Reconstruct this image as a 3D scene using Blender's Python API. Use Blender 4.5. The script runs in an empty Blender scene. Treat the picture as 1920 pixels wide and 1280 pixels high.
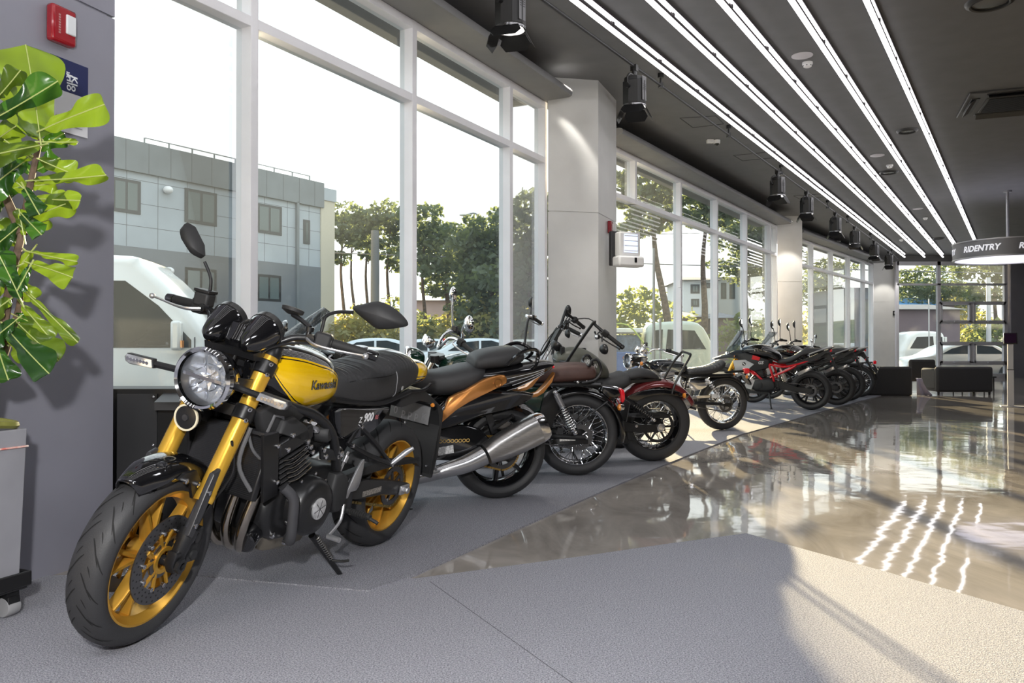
import bpy, math, random
from mathutils import Vector as V, Matrix as MX, noise as NZ
from mathutils.bvhtree import BVHTree
R = math.radians
C = bpy.context.scene.collection
SC = bpy.context.scene

# ---------------------------------------------------------------- camera
F, CH, PITCH = 1540.0, 0.98, math.atan(14 / 1540)      # focal length in px of a 1920 wide frame, eye height (m)
cam = bpy.data.cameras.new('camera'); cam.sensor_width = 36; cam.lens = 36 * F / 1920; cam.clip_end = 600; cam.clip_start = .05
camo = bpy.data.objects.new('camera', cam); C.objects.link(camo)
camo.location = (0, 0, CH); camo.rotation_euler = (math.pi / 2 + PITCH, 0, 0)
SC.camera = camo

# ---------------------------------------------------------------- exposure
vs = SC.view_settings
SC.display_settings.display_device = 'sRGB'
vs.view_transform = 'Standard'; vs.look = 'None'; vs.gamma = 1; vs.use_curve_mapping = False; vs.exposure = 0.45
cy = SC.cycles
cy.max_bounces = 10; cy.diffuse_bounces = 4; cy.glossy_bounces = 5; cy.transmission_bounces = 8; cy.transparent_max_bounces = 24
cy.sample_clamp_indirect = 6; cy.caustics_reflective = False; cy.caustics_refractive = False; cy.use_denoising = True

# ---------------------------------------------------------------- sky
W = bpy.data.worlds.new('sky'); SC.world = W; W.use_nodes = True
wn = W.node_tree; wn.nodes.clear()
wo = wn.nodes.new('ShaderNodeOutputWorld'); bg = wn.nodes.new('ShaderNodeBackground')
tc = wn.nodes.new('ShaderNodeTexCoord'); sp = wn.nodes.new('ShaderNodeSeparateXYZ'); rp = wn.nodes.new('ShaderNodeValToRGB')
rp.color_ramp.elements[0].position = .45; rp.color_ramp.elements[0].color = (.5, .5, .48, 1)
rp.color_ramp.elements[1].position = .52; rp.color_ramp.elements[1].color = (1, .985, .94, 1)
e = rp.color_ramp.elements.new(.85); e.color = (.80, .90, 1, 1)
mp = wn.nodes.new('ShaderNodeMath'); mp.operation = 'MULTIPLY_ADD'; mp.inputs[1].default_value = .5; mp.inputs[2].default_value = .5
L = wn.links.new
L(tc.outputs['Generated'], sp.inputs[0]); L(sp.outputs[2], mp.inputs[0]); L(mp.outputs[0], rp.inputs[0])
L(rp.outputs[0], bg.inputs[0]); L(bg.outputs[0], wo.inputs[0]); bg.inputs[1].default_value = 1.5

# ---------------------------------------------------------------- sun: low, behind the windows
SUN_EL, SUN_AZ = 11.0, 2.8                               # degrees above the horizon, degrees right of the view axis
sl = bpy.data.lights.new('sun', 'SUN'); sl.energy = 19; sl.color = (1, .78, .48); sl.angle = R(.7)
so = bpy.data.objects.new('sun', sl); C.objects.link(so)
sd = V((math.sin(R(SUN_AZ)) * math.cos(R(SUN_EL)), math.cos(R(SUN_AZ)) * math.cos(R(SUN_EL)), math.sin(R(SUN_EL))))
so.rotation_euler = sd.to_track_quat('Z', 'Y').to_euler(); so.location = sd * 60

# ---------------------------------------------------------------- the photographer's flash and added fill lamps out of view at ceiling height
def lamp(name, kind, loc, aim, energy, col=(1, 1, 1), size=1, size_y=None):
    l = bpy.data.lights.new(name, kind); l.energy = energy; l.color = col
    if kind == 'AREA':
        l.shape = 'RECTANGLE'; l.size = size; l.size_y = size_y or size
    else:
        l.shadow_soft_size = size
    o = bpy.data.objects.new(name, l); C.objects.link(o); o.location = loc
    o.rotation_euler = (V(loc) - V(aim)).to_track_quat('Z', 'Y').to_euler(); return o
fl = lamp('camera_flash', 'SPOT', (-.25, -.15, 1.45), (-.9, 5, 1.0), 290, (1, .99, .97), .06); fl.data.spot_size = R(95); fl.data.spot_blend = .7
for i, (x, y) in enumerate([(-1.5, -1.2), (1.5, -1.2), (4.5, 2.5)]):
    lamp('fill_lamp', 'AREA', (x, y, 4.05), (x, y, 0), 62, (.94, .95, 1), 2.0, 1.0)

# ================================================================ helpers
def at(px, py, Y):
    """point of the room seen at a pixel of the 1920x1280 frame, Y metres in front of the camera"""
    a, b = (px - 960) / F, (640 - py) / F
    d = V((a, math.cos(PITCH) - b * math.sin(PITCH), math.sin(PITCH) + b * math.cos(PITCH)))
    return V((0, 0, CH)) + d * (Y / d.y)
def ground(px, py, z=0.0):
    a, b = (px - 960) / F, (640 - py) / F
    d = V((a, math.cos(PITCH) - b * math.sin(PITCH), math.sin(PITCH) + b * math.cos(PITCH)))
    return V((0, 0, CH)) + d * ((z - CH) / d.z)

MATS = {}
def mat(name, col=(.5, .5, .5), rough=.5, metal=0.0, coat=0.0, noise=0.0, nscale=40, bump=0.0, bscale=200, emit=None, estr=0, spec=.5, col2=None, sheen=0, stretch=None):
    if name in MATS: return MATS[name]
    m = bpy.data.materials.new(name); m.use_nodes = True; n = m.node_tree.nodes; l = m.node_tree.links.new
    p = n['Principled BSDF']; p.inputs['Base Color'].default_value = (*col, 1); p.inputs['Roughness'].default_value = rough
    p.inputs['Metallic'].default_value = metal; p.inputs['Coat Weight'].default_value = coat; p.inputs['Coat Roughness'].default_value = .03
    p.inputs['Specular IOR Level'].default_value = spec
    if sheen: p.inputs['Sheen Weight'].default_value = sheen
    if emit: p.inputs['Emission Color'].default_value = (*emit, 1); p.inputs['Emission Strength'].default_value = estr
    if noise or bump or col2:
        tc = n.new('ShaderNodeTexCoord'); src = tc.outputs['Object']
        if stretch:
            mpn = n.new('ShaderNodeMapping'); mpn.inputs['Scale'].default_value = stretch; l(src, mpn.inputs[0]); src = mpn.outputs[0]
    if noise or col2:
        t = n.new('ShaderNodeTexNoise'); t.inputs['Scale'].default_value = nscale; t.inputs['Detail'].default_value = 6; l(src, t.inputs[0])
        r = n.new('ShaderNodeValToRGB'); r.color_ramp.elements[0].position = .35; r.color_ramp.elements[1].position = .65
        c2 = col2 or tuple(min(1, c * (1 + noise)) for c in col); c1 = col if col2 else tuple(c * (1 - noise) for c in col)
        r.color_ramp.elements[0].color = (*c1, 1); r.color_ramp.elements[1].color = (*c2, 1)
        l(t.outputs[0], r.inputs[0]); l(r.outputs[0], p.inputs['Base Color'])
    if bump:
        t2 = n.new('ShaderNodeTexNoise'); t2.inputs['Scale'].default_value = bscale; t2.inputs['Detail'].default_value = 3; l(src, t2.inputs[0])
        b = n.new('ShaderNodeBump'); b.inputs['Strength'].default_value = bump; b.inputs['Distance'].default_value = .01; l(t2.outputs[0], b.inputs['Height']); l(b.outputs[0], p.inputs['Normal'])
    MATS[name] = m; return m

def glass_mat(name, tint=(.9, .96, .95), haze=.035, refl=.45):
    if name in MATS: return MATS[name]
    m = bpy.data.materials.new(name); m.use_nodes = True; n = m.node_tree.nodes; l = m.node_tree.links.new; n.clear()
    o = n.new('ShaderNodeOutputMaterial'); t = n.new('ShaderNodeBsdfTransparent'); t.inputs[0].default_value = (*tint, 1)
    g = n.new('ShaderNodeBsdfGlossy'); g.inputs['Roughness'].default_value = .0; fr = n.new('ShaderNodeFresnel'); fr.inputs[0].default_value = 1.5
    ma = n.new('ShaderNodeMath'); ma.operation = 'MULTIPLY'; ma.inputs[1].default_value = refl; ma.use_clamp = True
    d = n.new('ShaderNodeBsdfTranslucent'); d.inputs[0].default_value = (.72, .82, .88, 1)
    m1 = n.new('ShaderNodeMixShader'); m2 = n.new('ShaderNodeMixShader'); m2.inputs[0].default_value = haze  # translucent share puts the hazy glare of the view into the glass
    l(fr.outputs[0], ma.inputs[0]); l(ma.outputs[0], m1.inputs[0]); l(t.outputs[0], m1.inputs[1]); l(g.outputs[0], m1.inputs[2])
    l(m1.outputs[0], m2.inputs[1]); l(d.outputs[0], m2.inputs[2]); l(m2.outputs[0], o.inputs[0])
    MATS[name] = m; return m

def leaf_mat(name, col, trans=.5, rough=.4, noise=.25, nscale=14):
    if name in MATS: return MATS[name]
    m = mat(name, col, rough, noise=noise, nscale=nscale); n = m.node_tree.nodes; l = m.node_tree.links.new
    p = n['Principled BSDF']; o = n['Material Output']; t = n.new('ShaderNodeBsdfTranslucent'); t.inputs[0].default_value = (min(1, col[0] * 1.5), min(1, col[1] * 1.4), col[2] * .8, 1)
    mx = n.new('ShaderNodeMixShader'); mx.inputs[0].default_value = trans
    l(p.outputs[0], mx.inputs[1]); l(t.outputs[0], mx.inputs[2]); l(mx.outputs[0], o.inputs[0]); return m

def cr(pts, k=6, closed=False):
    """Catmull-Rom through points (any dimension)"""
    n = len(pts); out = []
    if n < 3 and not closed: return [tuple(p) for p in pts]
    rng = range(n) if closed else range(n - 1)
    for i in rng:
        if closed: p0, p1, p2, p3 = pts[(i - 1) % n], pts[i], pts[(i + 1) % n], pts[(i + 2) % n]
        else: p0, p1, p2, p3 = pts[max(i - 1, 0)], pts[i], pts[i + 1], pts[min(i + 2, n - 1)]
        for j in range(k):
            t = j / k
            out.append(tuple(.5 * (2 * b + (c - a) * t + (2 * a - 5 * b + 4 * c - d) * t * t + (3 * b - a - 3 * c + d) * t ** 3) for a, b, c, d in zip(p0, p1, p2, p3)))
    if not closed: out.append(tuple(pts[-1]))
    return out

class MB:
    def __init__(s, T=None): s.v, s.f, s.T, s.mi, s.cm = [], [], T, [], 0
    def add(s, vs, fs):
        o = len(s.v)
        s.v += [tuple(s.T @ V(p)) if s.T else tuple(p) for p in vs]
        s.f += [tuple(i + o for i in f) for f in fs]; s.mi += [s.cm] * len(fs); return s
    def box(s, c, d, rot=None):
        x, y, z = d[0] / 2, d[1] / 2, d[2] / 2
        vs = [V((a * x, b * y, e * z)) for a in (-1, 1) for b in (-1, 1) for e in (-1, 1)]
        if rot: vs = [rot @ p for p in vs]
        return s.add([p + V(c) for p in vs], [(0, 1, 3, 2), (4, 6, 7, 5), (0, 4, 5, 1), (2, 3, 7, 6), (0, 2, 6, 4), (1, 5, 7, 3)])
    def lathe(s, prof, p, ax, n=24, cap=True, up=None):
        """prof: (t along axis, radius)"""
        ax = V(ax).normalized(); u = ax.orthogonal().normalized(); w = ax.cross(u); p = V(p); vs, fs = [], []
        for t, r in prof:
            for i in range(n):
                a = 2 * math.pi * i / n; vs.append(p + ax * t + (u * math.cos(a) + w * math.sin(a)) * r)
        for j in range(len(prof) - 1):
            for i in range(n): k = (i + 1) % n; fs.append((j * n + i, j * n + k, (j + 1) * n + k, (j + 1) * n + i))
        if cap:
            fs.append(tuple(range(n - 1, -1, -1))); q = (len(prof) - 1) * n; fs.append(tuple(q + i for i in range(n)))
        return s.add(vs, fs)
    def ring(s, prof, p, ax, n=48):
        """closed profile revolved"""
        return s.lathe(list(prof) + [prof[0]], p, ax, n, cap=False)
    def cyl(s, a, b, r, r2=None, n=16):
        a, b = V(a), V(b); return s.lathe([(0, r), ((b - a).length, r if r2 is None else r2)], a, b - a, n)
    def tube(s, pts, r, n=10, k=5, rs=None, flat=1):
        pts = [V(p) for p in (cr(pts, k) if k > 1 else pts)]; N = len(pts); vs, fs = [], []
        t0 = (pts[1] - pts[0]).normalized(); u = t0.orthogonal().normalized()
        for i, p in enumerate(pts):
            t = (pts[min(i + 1, N - 1)] - pts[max(i - 1, 0)]).normalized(); u = (u - t * u.dot(t)).normalized(); w = t.cross(u)
            q = i / (N - 1); rr = r
            if rs: x = q * (len(rs) - 1); j = min(int(x), len(rs) - 2); rr = rs[j] + (rs[j + 1] - rs[j]) * (x - j)
            for m in range(n): a = 2 * math.pi * m / n; vs.append(p + u * math.cos(a) * rr + w * math.sin(a) * rr * flat)
        for j in range(N - 1):
            for i in range(n): m = (i + 1) % n; fs.append((j * n + i, j * n + m, (j + 1) * n + m, (j + 1) * n + i))
        fs.append(tuple(range(n - 1, -1, -1))); fs.append(tuple((N - 1) * n + i for i in range(n)))
        return s.add(vs, fs)
    def loops(s, rings, cap=True, closed=True):
        n = len(rings[0]); vs = [p for r in rings for p in r]; fs = []
        for j in range(len(rings) - 1):
            for i in range(n if closed else n - 1): k = (i + 1) % n; fs.append((j * n + i, j * n + k, (j + 1) * n + k, (j + 1) * n + i))
        if cap and closed: fs.append(tuple(range(n - 1, -1, -1))); fs.append(tuple((len(rings) - 1) * n + i for i in range(n)))
        return s.add(vs, fs)
    def secs(s, secs, n=28, k=6, mod=None, yo=0):
        """loft along x; secs: (x, zc, half width, up, down, exponent)"""
        rings = []
        for (x, zc, hw, up, dn, e) in cr(secs, k):
            r = []
            if mod: up = up + mod(x)
            for i in range(n):
                a = 2 * math.pi * i / n; c, q = math.cos(a), math.sin(a); pw = 2 / max(e, 1)
                r.append((x, yo + max(hw, .001) * math.copysign(abs(c) ** pw, c), zc + (up if q > 0 else dn) * math.copysign(abs(q) ** pw, q)))
            rings.append(r)
        return s.loops(rings)
    def prism(s, poly, y0, y1, ax='xz', k=0, shrink=0):
        """polygon (a,b) in a plane, extruded across; smoothed if k; shrink narrows the two faces for a rounded edge"""
        if k: poly = cr(poly, k, True)
        n = len(poly); cx = sum(p[0] for p in poly) / n; cz = sum(p[1] for p in poly) / n
        def mk(a, b, y): return (a, y, b) if ax == 'xz' else ((a, b, y) if ax == 'xy' else (y, a, b))
        def ringp(y, q):
            o = []
            for i, (a, b) in enumerate(poly):
                d = math.hypot(a - cx, b - cz) or 1; f = max(0, 1 - q / d); o.append(mk(cx + (a - cx) * f, cz + (b - cz) * f, y))
            return o
        d = abs(shrink); sg = 1 if y1 > y0 else -1
        rings = [ringp(y0, d), ringp(y0 + sg * d * .4, d * .3), ringp(y0 + sg * d, 0), ringp(y1 - sg * d, 0), ringp(y1 - sg * d * .4, d * .3), ringp(y1, d)] if d else [ringp(y0, 0), ringp(y1, 0)]
        return s.loops(rings)
    def ball(s, c, r, n=14, m=8):
        r = (r, r, r) if not hasattr(r, '__len__') else r
        rings = []
        for j in range(m + 1):
            a = -math.pi / 2 + math.pi * j / m; q = max(math.cos(a), .02)
            rings.append([(c[0] + r[0] * q * math.cos(2 * math.pi * i / n), c[1] + r[1] * q * math.sin(2 * math.pi * i / n), c[2] + r[2] * math.sin(a)) for i in range(n)])
        return s.loops(rings)
    def build(s, name, m, parent=None, smooth=40, bev=0, fix=True):
        me = bpy.data.meshes.new(name); me.from_pydata(s.v, [], s.f)
        for x in (m if isinstance(m, (list, tuple)) else [m]): me.materials.append(x)
        if isinstance(m, (list, tuple)): me.polygons.foreach_set('material_index', s.mi)
        if fix:
            import bmesh
            b = bmesh.new(); b.from_mesh(me); bmesh.ops.recalc_face_normals(b, faces=b.faces); b.to_mesh(me); b.free()
        if smooth:
            me.polygons.foreach_set('use_smooth', [True] * len(me.polygons)); me.set_sharp_from_angle(angle=R(smooth))
        me.update(); o = bpy.data.objects.new(name, me); C.objects.link(o)
        if parent: o.parent = parent
        if bev:
            b = o.modifiers.new('bevel', 'BEVEL'); b.width = bev; b.segments = 2; b.limit_method = 'ANGLE'; b.angle_limit = R(35); b.harden_normals = False
        return o

def tag(o, label=None, cat=None, group=None, kind=None):
    if label: o['label'] = label
    if cat: o['category'] = cat
    if group: o['group'] = group
    if kind: o['kind'] = kind
    return o
def thing(name, loc, label, cat, group=None, rz=0, lean=0):
    o = bpy.data.objects.new(name, None); C.objects.link(o); o.empty_display_size = .1
    o.location = loc; o.rotation_euler = (R(-lean), 0, R(rz)); return tag(o, label, cat, group)
def struct(o): o['kind'] = 'structure'; return o
def kids(o): return [c for c in bpy.data.objects if c.parent == o]
def dup(o, parent=None):
    c = o.copy(); C.objects.link(c)
    if parent: c.parent = parent
    for ch in kids(o): dup(ch, c)
    return c
def text_pts(s, size=1.0, bold=.0, shear=0, extrude=.0, space=1.0):
    cu = bpy.data.curves.new('lettering', 'FONT'); cu.body = s; cu.size = size; cu.offset = bold; cu.shear = shear; cu.extrude = extrude
    cu.align_x = 'CENTER'; cu.align_y = 'CENTER'; cu.resolution_u = 3; cu.space_character = space
    o = bpy.data.objects.new('lettering', cu); C.objects.link(o); me = bpy.data.meshes.new_from_object(o)
    vs = [tuple(v.co) for v in me.vertices]; fs = [tuple(p.vertices) for p in me.polygons]
    bpy.data.objects.remove(o); bpy.data.curves.remove(cu); bpy.data.meshes.remove(me); return vs, fs

# ================================================================ the setting
CEIL, HEAD, TR0, TR1 = 4.18, 3.885, 3.16, 3.23
M_carpet = mat('carpet_grey', (.20, .20, .23), .95, noise=.0, nscale=190, bump=.8, bscale=240, spec=.1, col2=(.54, .54, .585))
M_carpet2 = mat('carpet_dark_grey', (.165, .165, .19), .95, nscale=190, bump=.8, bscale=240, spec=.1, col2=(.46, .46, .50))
M_frame = mat('white_aluminium', (.86, .86, .90), .38, noise=.03, nscale=3)
M_panel = mat('silver_composite_panel', (.66, .66, .65), .36, .15, noise=.05, nscale=2)
M_panel_dark = mat('grey_shaded_panel', (.29, .29, .345), .42, .25, noise=.05, nscale=2)  # darker copy of the panel, the left pillar's shade put into its colour
M_ceil = mat('charcoal_ceiling_paint', (.15, .15, .157), .6, noise=.05, nscale=4)
M_soffit = mat('grey_soffit_paint', (.20, .20, .205), .5, noise=.05, nscale=4)
M_black = mat('satin_black', (.013, .013, .014), .38)
M_dkmetal = mat('dark_grey_metal', (.06, .06, .065), .4, .5, noise=.1, nscale=60)
M_white = mat('white_plastic', (.8, .8, .8), .4)
M_glass = glass_mat('window_glass')

def marble():
    m = mat('polished_marble', (.4, .4, .4), .045, coat=.0); n = m.node_tree.nodes; l = m.node_tree.links.new; p = n['Principled BSDF']
    tc = n.new('ShaderNodeTexCoord'); w = n.new('ShaderNodeTexNoise'); w.inputs['Scale'].default_value = 1.1; w.inputs['Detail'].default_value = 9; w.inputs['Roughness'].default_value = .62; w.inputs['Distortion'].default_value = 1.6
    mp = n.new('ShaderNodeMapping'); mp.inputs['Rotation'].default_value = (0, 0, R(32)); mp.inputs['Scale'].default_value = (2.2, .8, 1)
    r = n.new('ShaderNodeValToRGB'); e = r.color_ramp.elements
    e[0].position = .30; e[0].color = (.24, .215, .19, 1); e[1].position = .72; e[1].color = (.44, .40, .36, 1); x = e.new(.5); x.color = (.34, .31, .28, 1)
    l(tc.outputs['Object'], mp.inputs[0]); l(mp.outputs[0], w.inputs[0]); l(w.outputs[0], r.inputs[0]); l(r.outputs[0], p.inputs['Base Color'])
    b1 = n.new('ShaderNodeTexNoise'); b1.inputs['Scale'].default_value = 2.6; b1.inputs['Detail'].default_value = 2.5; l(tc.outputs['Object'], b1.inputs[0])
    bp = n.new('ShaderNodeBump'); bp.inputs['Strength'].default_value = .06; bp.inputs['Distance'].default_value = .03; l(b1.outputs[0], bp.inputs['Height']); l(bp.outputs[0], p.inputs['Normal'])
    p.inputs['Specular IOR Level'].default_value = .55
    return m
fl_ = MB(); fl_.add([(-9, -8, 0), (24, -8, 0), (24, 28.3, 0), (12.4, 28.3, 0), (6.9, 20.0, 0), (1.2, 11.0, 0), (-2.6, 4.0, 0), (-9, 4, 0)], [(0, 1, 2, 3, 4, 5, 6, 7)])
struct(fl_.build('floor', marble(), smooth=0))

def slab(name, pts, z, m):
    n = len(pts); b = MB(); b.add([(p[0], p[1], z) for p in pts] + [(p[0], p[1], .0002) for p in pts], [tuple(range(n))] + [(i, (i + 1) % n, (i + 1) % n + n, i + n) for i in range(n)])
    return b.build(name, m, smooth=0)
g = lambda *p: ground(*p)
front = [g(779, 1086), g(1100, 1043), g(1250, 1021), g(1399, 1001), g(1660, 1073), g(1920, 1148), g(2400, 1280), V((3.4, -.5, 0)), V((3.4, -4, 0)), V((-4, -4, 0)), V((-4, 3.2, 0)), g(60, 1082), g(380, 1070), g(600, 1080)]
tag(slab('floor_carpet', front, .005, M_carpet), kind='structure')
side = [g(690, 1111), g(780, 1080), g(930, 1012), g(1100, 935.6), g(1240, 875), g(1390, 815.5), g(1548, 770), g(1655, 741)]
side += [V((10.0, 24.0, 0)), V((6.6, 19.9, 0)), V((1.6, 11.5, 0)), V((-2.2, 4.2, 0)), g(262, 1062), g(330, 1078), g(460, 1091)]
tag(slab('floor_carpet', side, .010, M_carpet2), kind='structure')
# a carpet joint in the foreground
a, b = g(806, 1092), g(1075, 1285); sm = MB(); sm.box(((a.x + b.x) / 2, (a.y + b.y) / 2, .0052), (.0022, (b - a).length, .0012), MX.Rotation(math.atan2(b.y - a.y, b.x - a.x) - math.pi / 2, 3, 'Z'))
struct(sm.build('trim_1', mat('carpet_joint', (.10, .10, .11), .9), smooth=0))

c_ = MB(); c_.add([(-9, -8, CEIL), (24, -8, CEIL), (24, 29, CEIL), (12.0, 29, CEIL), (6.3, 20.0, CEIL), (.5, 11.0, CEIL), (-3.6, 3.0, CEIL), (-9, 3, CEIL)], [(0, 1, 2, 3, 4, 5, 6, 7)])
struct(c_.build('ceiling', M_ceil, smooth=0))
w_ = MB(); w_.box((7.5, -8, CEIL / 2), (33, .1, CEIL)); struct(w_.build('wall_back', mat('showroom_wall_paint', (.55, .55, .57), .6, noise=.03, nscale=3)))
w_ = MB(); w_.box((24, 10, CEIL / 2), (.1, 38, CEIL)); struct(w_.build('wall_right', M_panel_dark))
w_ = MB(); w_.box((-9, -2, CEIL / 2), (.1, 12, CEIL)); struct(w_.build('wall_left', M_panel_dark))

def frame_axes(p0, p1):
    d = (V((*p1, 0)) - V((*p0, 0))); Ln = d.length; d.normalize(); nr = V((d.y, -d.x, 0))        # nr points into the room
    return V((*p0, 0)), d, nr, Ln
def obox(mb, o, d, nr, t0, t1, n0, n1, z0, z1):
    """box in a wall frame: along t, depth n (into the room positive)"""
    vs = [o + d * t + nr * n + V((0, 0, z)) for t in (t0, t1) for n in (n0, n1) for z in (z0, z1)]
    mb.add(vs, [(0, 1, 3, 2), (4, 6, 7, 5), (0, 4, 5, 1), (2, 3, 7, 6), (0, 2, 6, 4), (1, 5, 7, 3)])
SETT = []
def bay(idx, p0, p1, mull, w=.07, dp=.135, soff=.36, upper_only=()):
    o, d, nr, Ln = frame_axes(p0, p1); fr = MB()
    obox(fr, o, d, nr, 0, Ln, -dp, 0, HEAD - .075, HEAD); obox(fr, o, d, nr, 0, Ln, -dp, 0, 0, .12); obox(fr, o, d, nr, 0, Ln, -dp, 0, TR0, TR1)
    for k, m in enumerate(mull + [0, Ln]): obox(fr, o, d, nr, m - w / 2, m + w / 2, -dp - .002, .002, TR0 if k in upper_only else 0, HEAD)
    if upper_only: obox(fr, o, d, nr, mull[1] - w / 2 - .09, mull[1] - w / 2 - .03, -.02, .03, 2.02, 2.14)
    f = struct(fr.build('window_%d' % idx, M_frame, smooth=0, bev=.004))
    gl = MB(); e = [0] + mull + [Ln]
    el = [0] + [m for k, m in enumerate(mull) if k not in upper_only] + [Ln]
    for ed, z0, z1 in ((el, .12, TR0), (e, TR1, HEAD - .075)):
        for a, b in zip(ed, ed[1:]):
            vs = [o + d * t + nr * -.085 + V((0, 0, z)) for t, z in ((a + .035, z0), (b - .035, z0), (b - .035, z1), (a + .035, z1))]; gl.add(vs, [(0, 1, 2, 3)])
    gl.build('glass', M_glass, f, smooth=0)
    s = MB(); obox(s, o, d, nr, -.3, Ln + .02, -.5, .0, HEAD + .003, CEIL + .25)                          # wall above the glass
    struct(s.build('wall_over_window_%d' % idx, M_ceil, smooth=0))
    s = MB(); prof = [(.0, HEAD), (soff - .05, HEAD), (soff - .012, HEAD + .014), (soff, HEAD + .05), (soff - .012, HEAD + .086), (soff - .05, HEAD + .10), (.0, HEAD + .10)]
    s.loops([[o + d * t + nr * n + V((0, 0, z)) for n, z in prof] for t in (-.3, Ln - .04)])
    struct(s.build('trim_%d' % (idx + 1), M_soffit, smooth=50))
    return o, d, nr, Ln
def on(o, d, px):
    q = (px - 960) / F; return (o.x - q * o.y) / (q * d.y - d.x)
B1 = ((-2.6, 3.94), (.40, 9.64)); B2 = ((1.36, 11.55), (6.23, 19.29)); B3 = ((7.2, 21.0), (12.25, 27.83))
for i, (bb, pxs) in enumerate(((B1, (476, 777, 959)), (B2, (1193, 1278, 1346, 1401, 1446)), (B3, (1525, 1562, 1594, 1622)))):
    o, d, nr, Ln = frame_axes(*bb); bay(i + 1, *bb, [on(o, d, p) for p in pxs], upper_only=(0,) if i == 1 else ())

def pillar(corners, seam, m=M_panel, name='pillar'):
    """clad pillar: plan corners, with one horizontal open joint"""
    b = MB(); n = len(corners); cx = sum(c[0] for c in corners) / n; cyy = sum(c[1] for c in corners) / n
    def ringz(z, k): return [(cx + (c[0] - cx) * k, cyy + (c[1] - cyy) * k, z) for c in corners]
    b.loops([ringz(0, 1), ringz(seam - .005, 1), ringz(seam - .005, .975), ringz(seam + .005, .975), ringz(seam + .005, 1), ringz(CEIL, 1)])
    return struct(b.build(name, m, smooth=0))
P0d = V((.36, 1, 0)).normalized(); P0n = V((P0d.y, -P0d.x, 0)); P0 = V((-2.02, 3.49, 0))
a = P0 - P0d * 2.6; b = P0 + P0d * .41
pillar([(a.x, a.y), (b.x, b.y), (b.x - P0n.x * .75, b.y - P0n.y * .75), (a.x - P0n.x * .75, a.y - P0n.y * .75)], 2.545, M_panel_dark)
pillar([(.423, 9.64), (1.027, 9.76), (1.343, 10.55), (.74, 10.6)], 2.60)
pillar([(6.39, 19.76), (6.99, 19.76), (7.25, 20.6), (6.6, 20.6)], 2.60)
pillar([(12.42, 28.3), (13.32, 28.3), (13.5, 28.8), (12.5, 28.8)], 2.60)
# far wall: fixed lights with two rows of awning sashes
FZ = 28.1
def fx(px): return (px - 960) / F * FZ
def fz(py): return CH + (654 - py) / F * FZ
fr = MB(); D = .12
def bar(x0, x1, y0, y1, d0=0, d1=D): fr.box(((fx(x0) + fx(x1)) / 2, FZ + (d0 + d1) / 2, (fz(y0) + fz(y1)) / 2), (abs(fx(x1) - fx(x0)), d1 - d0, abs(fz(y0) - fz(y1))))
for x0, x1 in ((1681, 1686), (1758.5, 1764.6), (1884, 1890)): bar(x0, x1, 490, 708)
for y0, y1 in ((490, 497), (531, 534.5), (700, 708)): bar(1683, 1888, y0, y1)
for y0, y1 in ((565, 569), (603, 607), (640.5, 645), (678, 684)): bar(1762, 1888, y0, y1)
for y0, y1 in ((568, 604), (644, 680)):
    bar(1820, 1826, y0, y1)
    for x0, x1 in ((1764, 1820), (1826, 1884)):
        for q in ((x0, x1, y0, y0 + 3.5), (x0, x1, y1 - 3.5, y1), (x0, x0 + 3, y0, y1), (x1 - 3, x1, y0, y1)): bar(*q, -.03, .08)
        bar((x0 + x1) / 2 - 4, (x0 + x1) / 2 + 4, y1 - 2.5, y1, -.07, -.02)
f4 = struct(fr.build('window_4', mat('grey_window_frame', (.60, .60, .66), .45, noise=.04), smooth=0))
gl = MB()
for x0, x1, y0, y1 in ((1686, 1758.5, 497, 531), (1764.6, 1884, 497, 531), (1686, 1758.5, 534.5, 700), (1764.6, 1884, 534.5, 565), (1767, 1817, 571.5, 600.5), (1829, 1881, 571.5, 600.5), (1764.6, 1884, 607, 640.5), (1767, 1817, 647.5, 676.5), (1829, 1881, 647.5, 676.5), (1764.6, 1884, 684, 700)):
    gl.add([(fx(x), FZ + .05, fz(y)) for x, y in ((x0, y1), (x1, y1), (x1, y0), (x0, y0))], [(0, 1, 2, 3)])
gl.build('glass', M_glass, f4, smooth=0)
w_ = MB(); w_.box((18, FZ + .2, (fz(490) + CEIL) / 2), (12, .4, CEIL - fz(490))); struct(w_.build('wall_far_header', M_ceil, smooth=0))
w_ = MB(); w_.box((20.6, FZ + .0, 1.94), (7.2, .25, 3.88)); struct(w_.build('wall_far', M_panel_dark, smooth=0))

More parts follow.
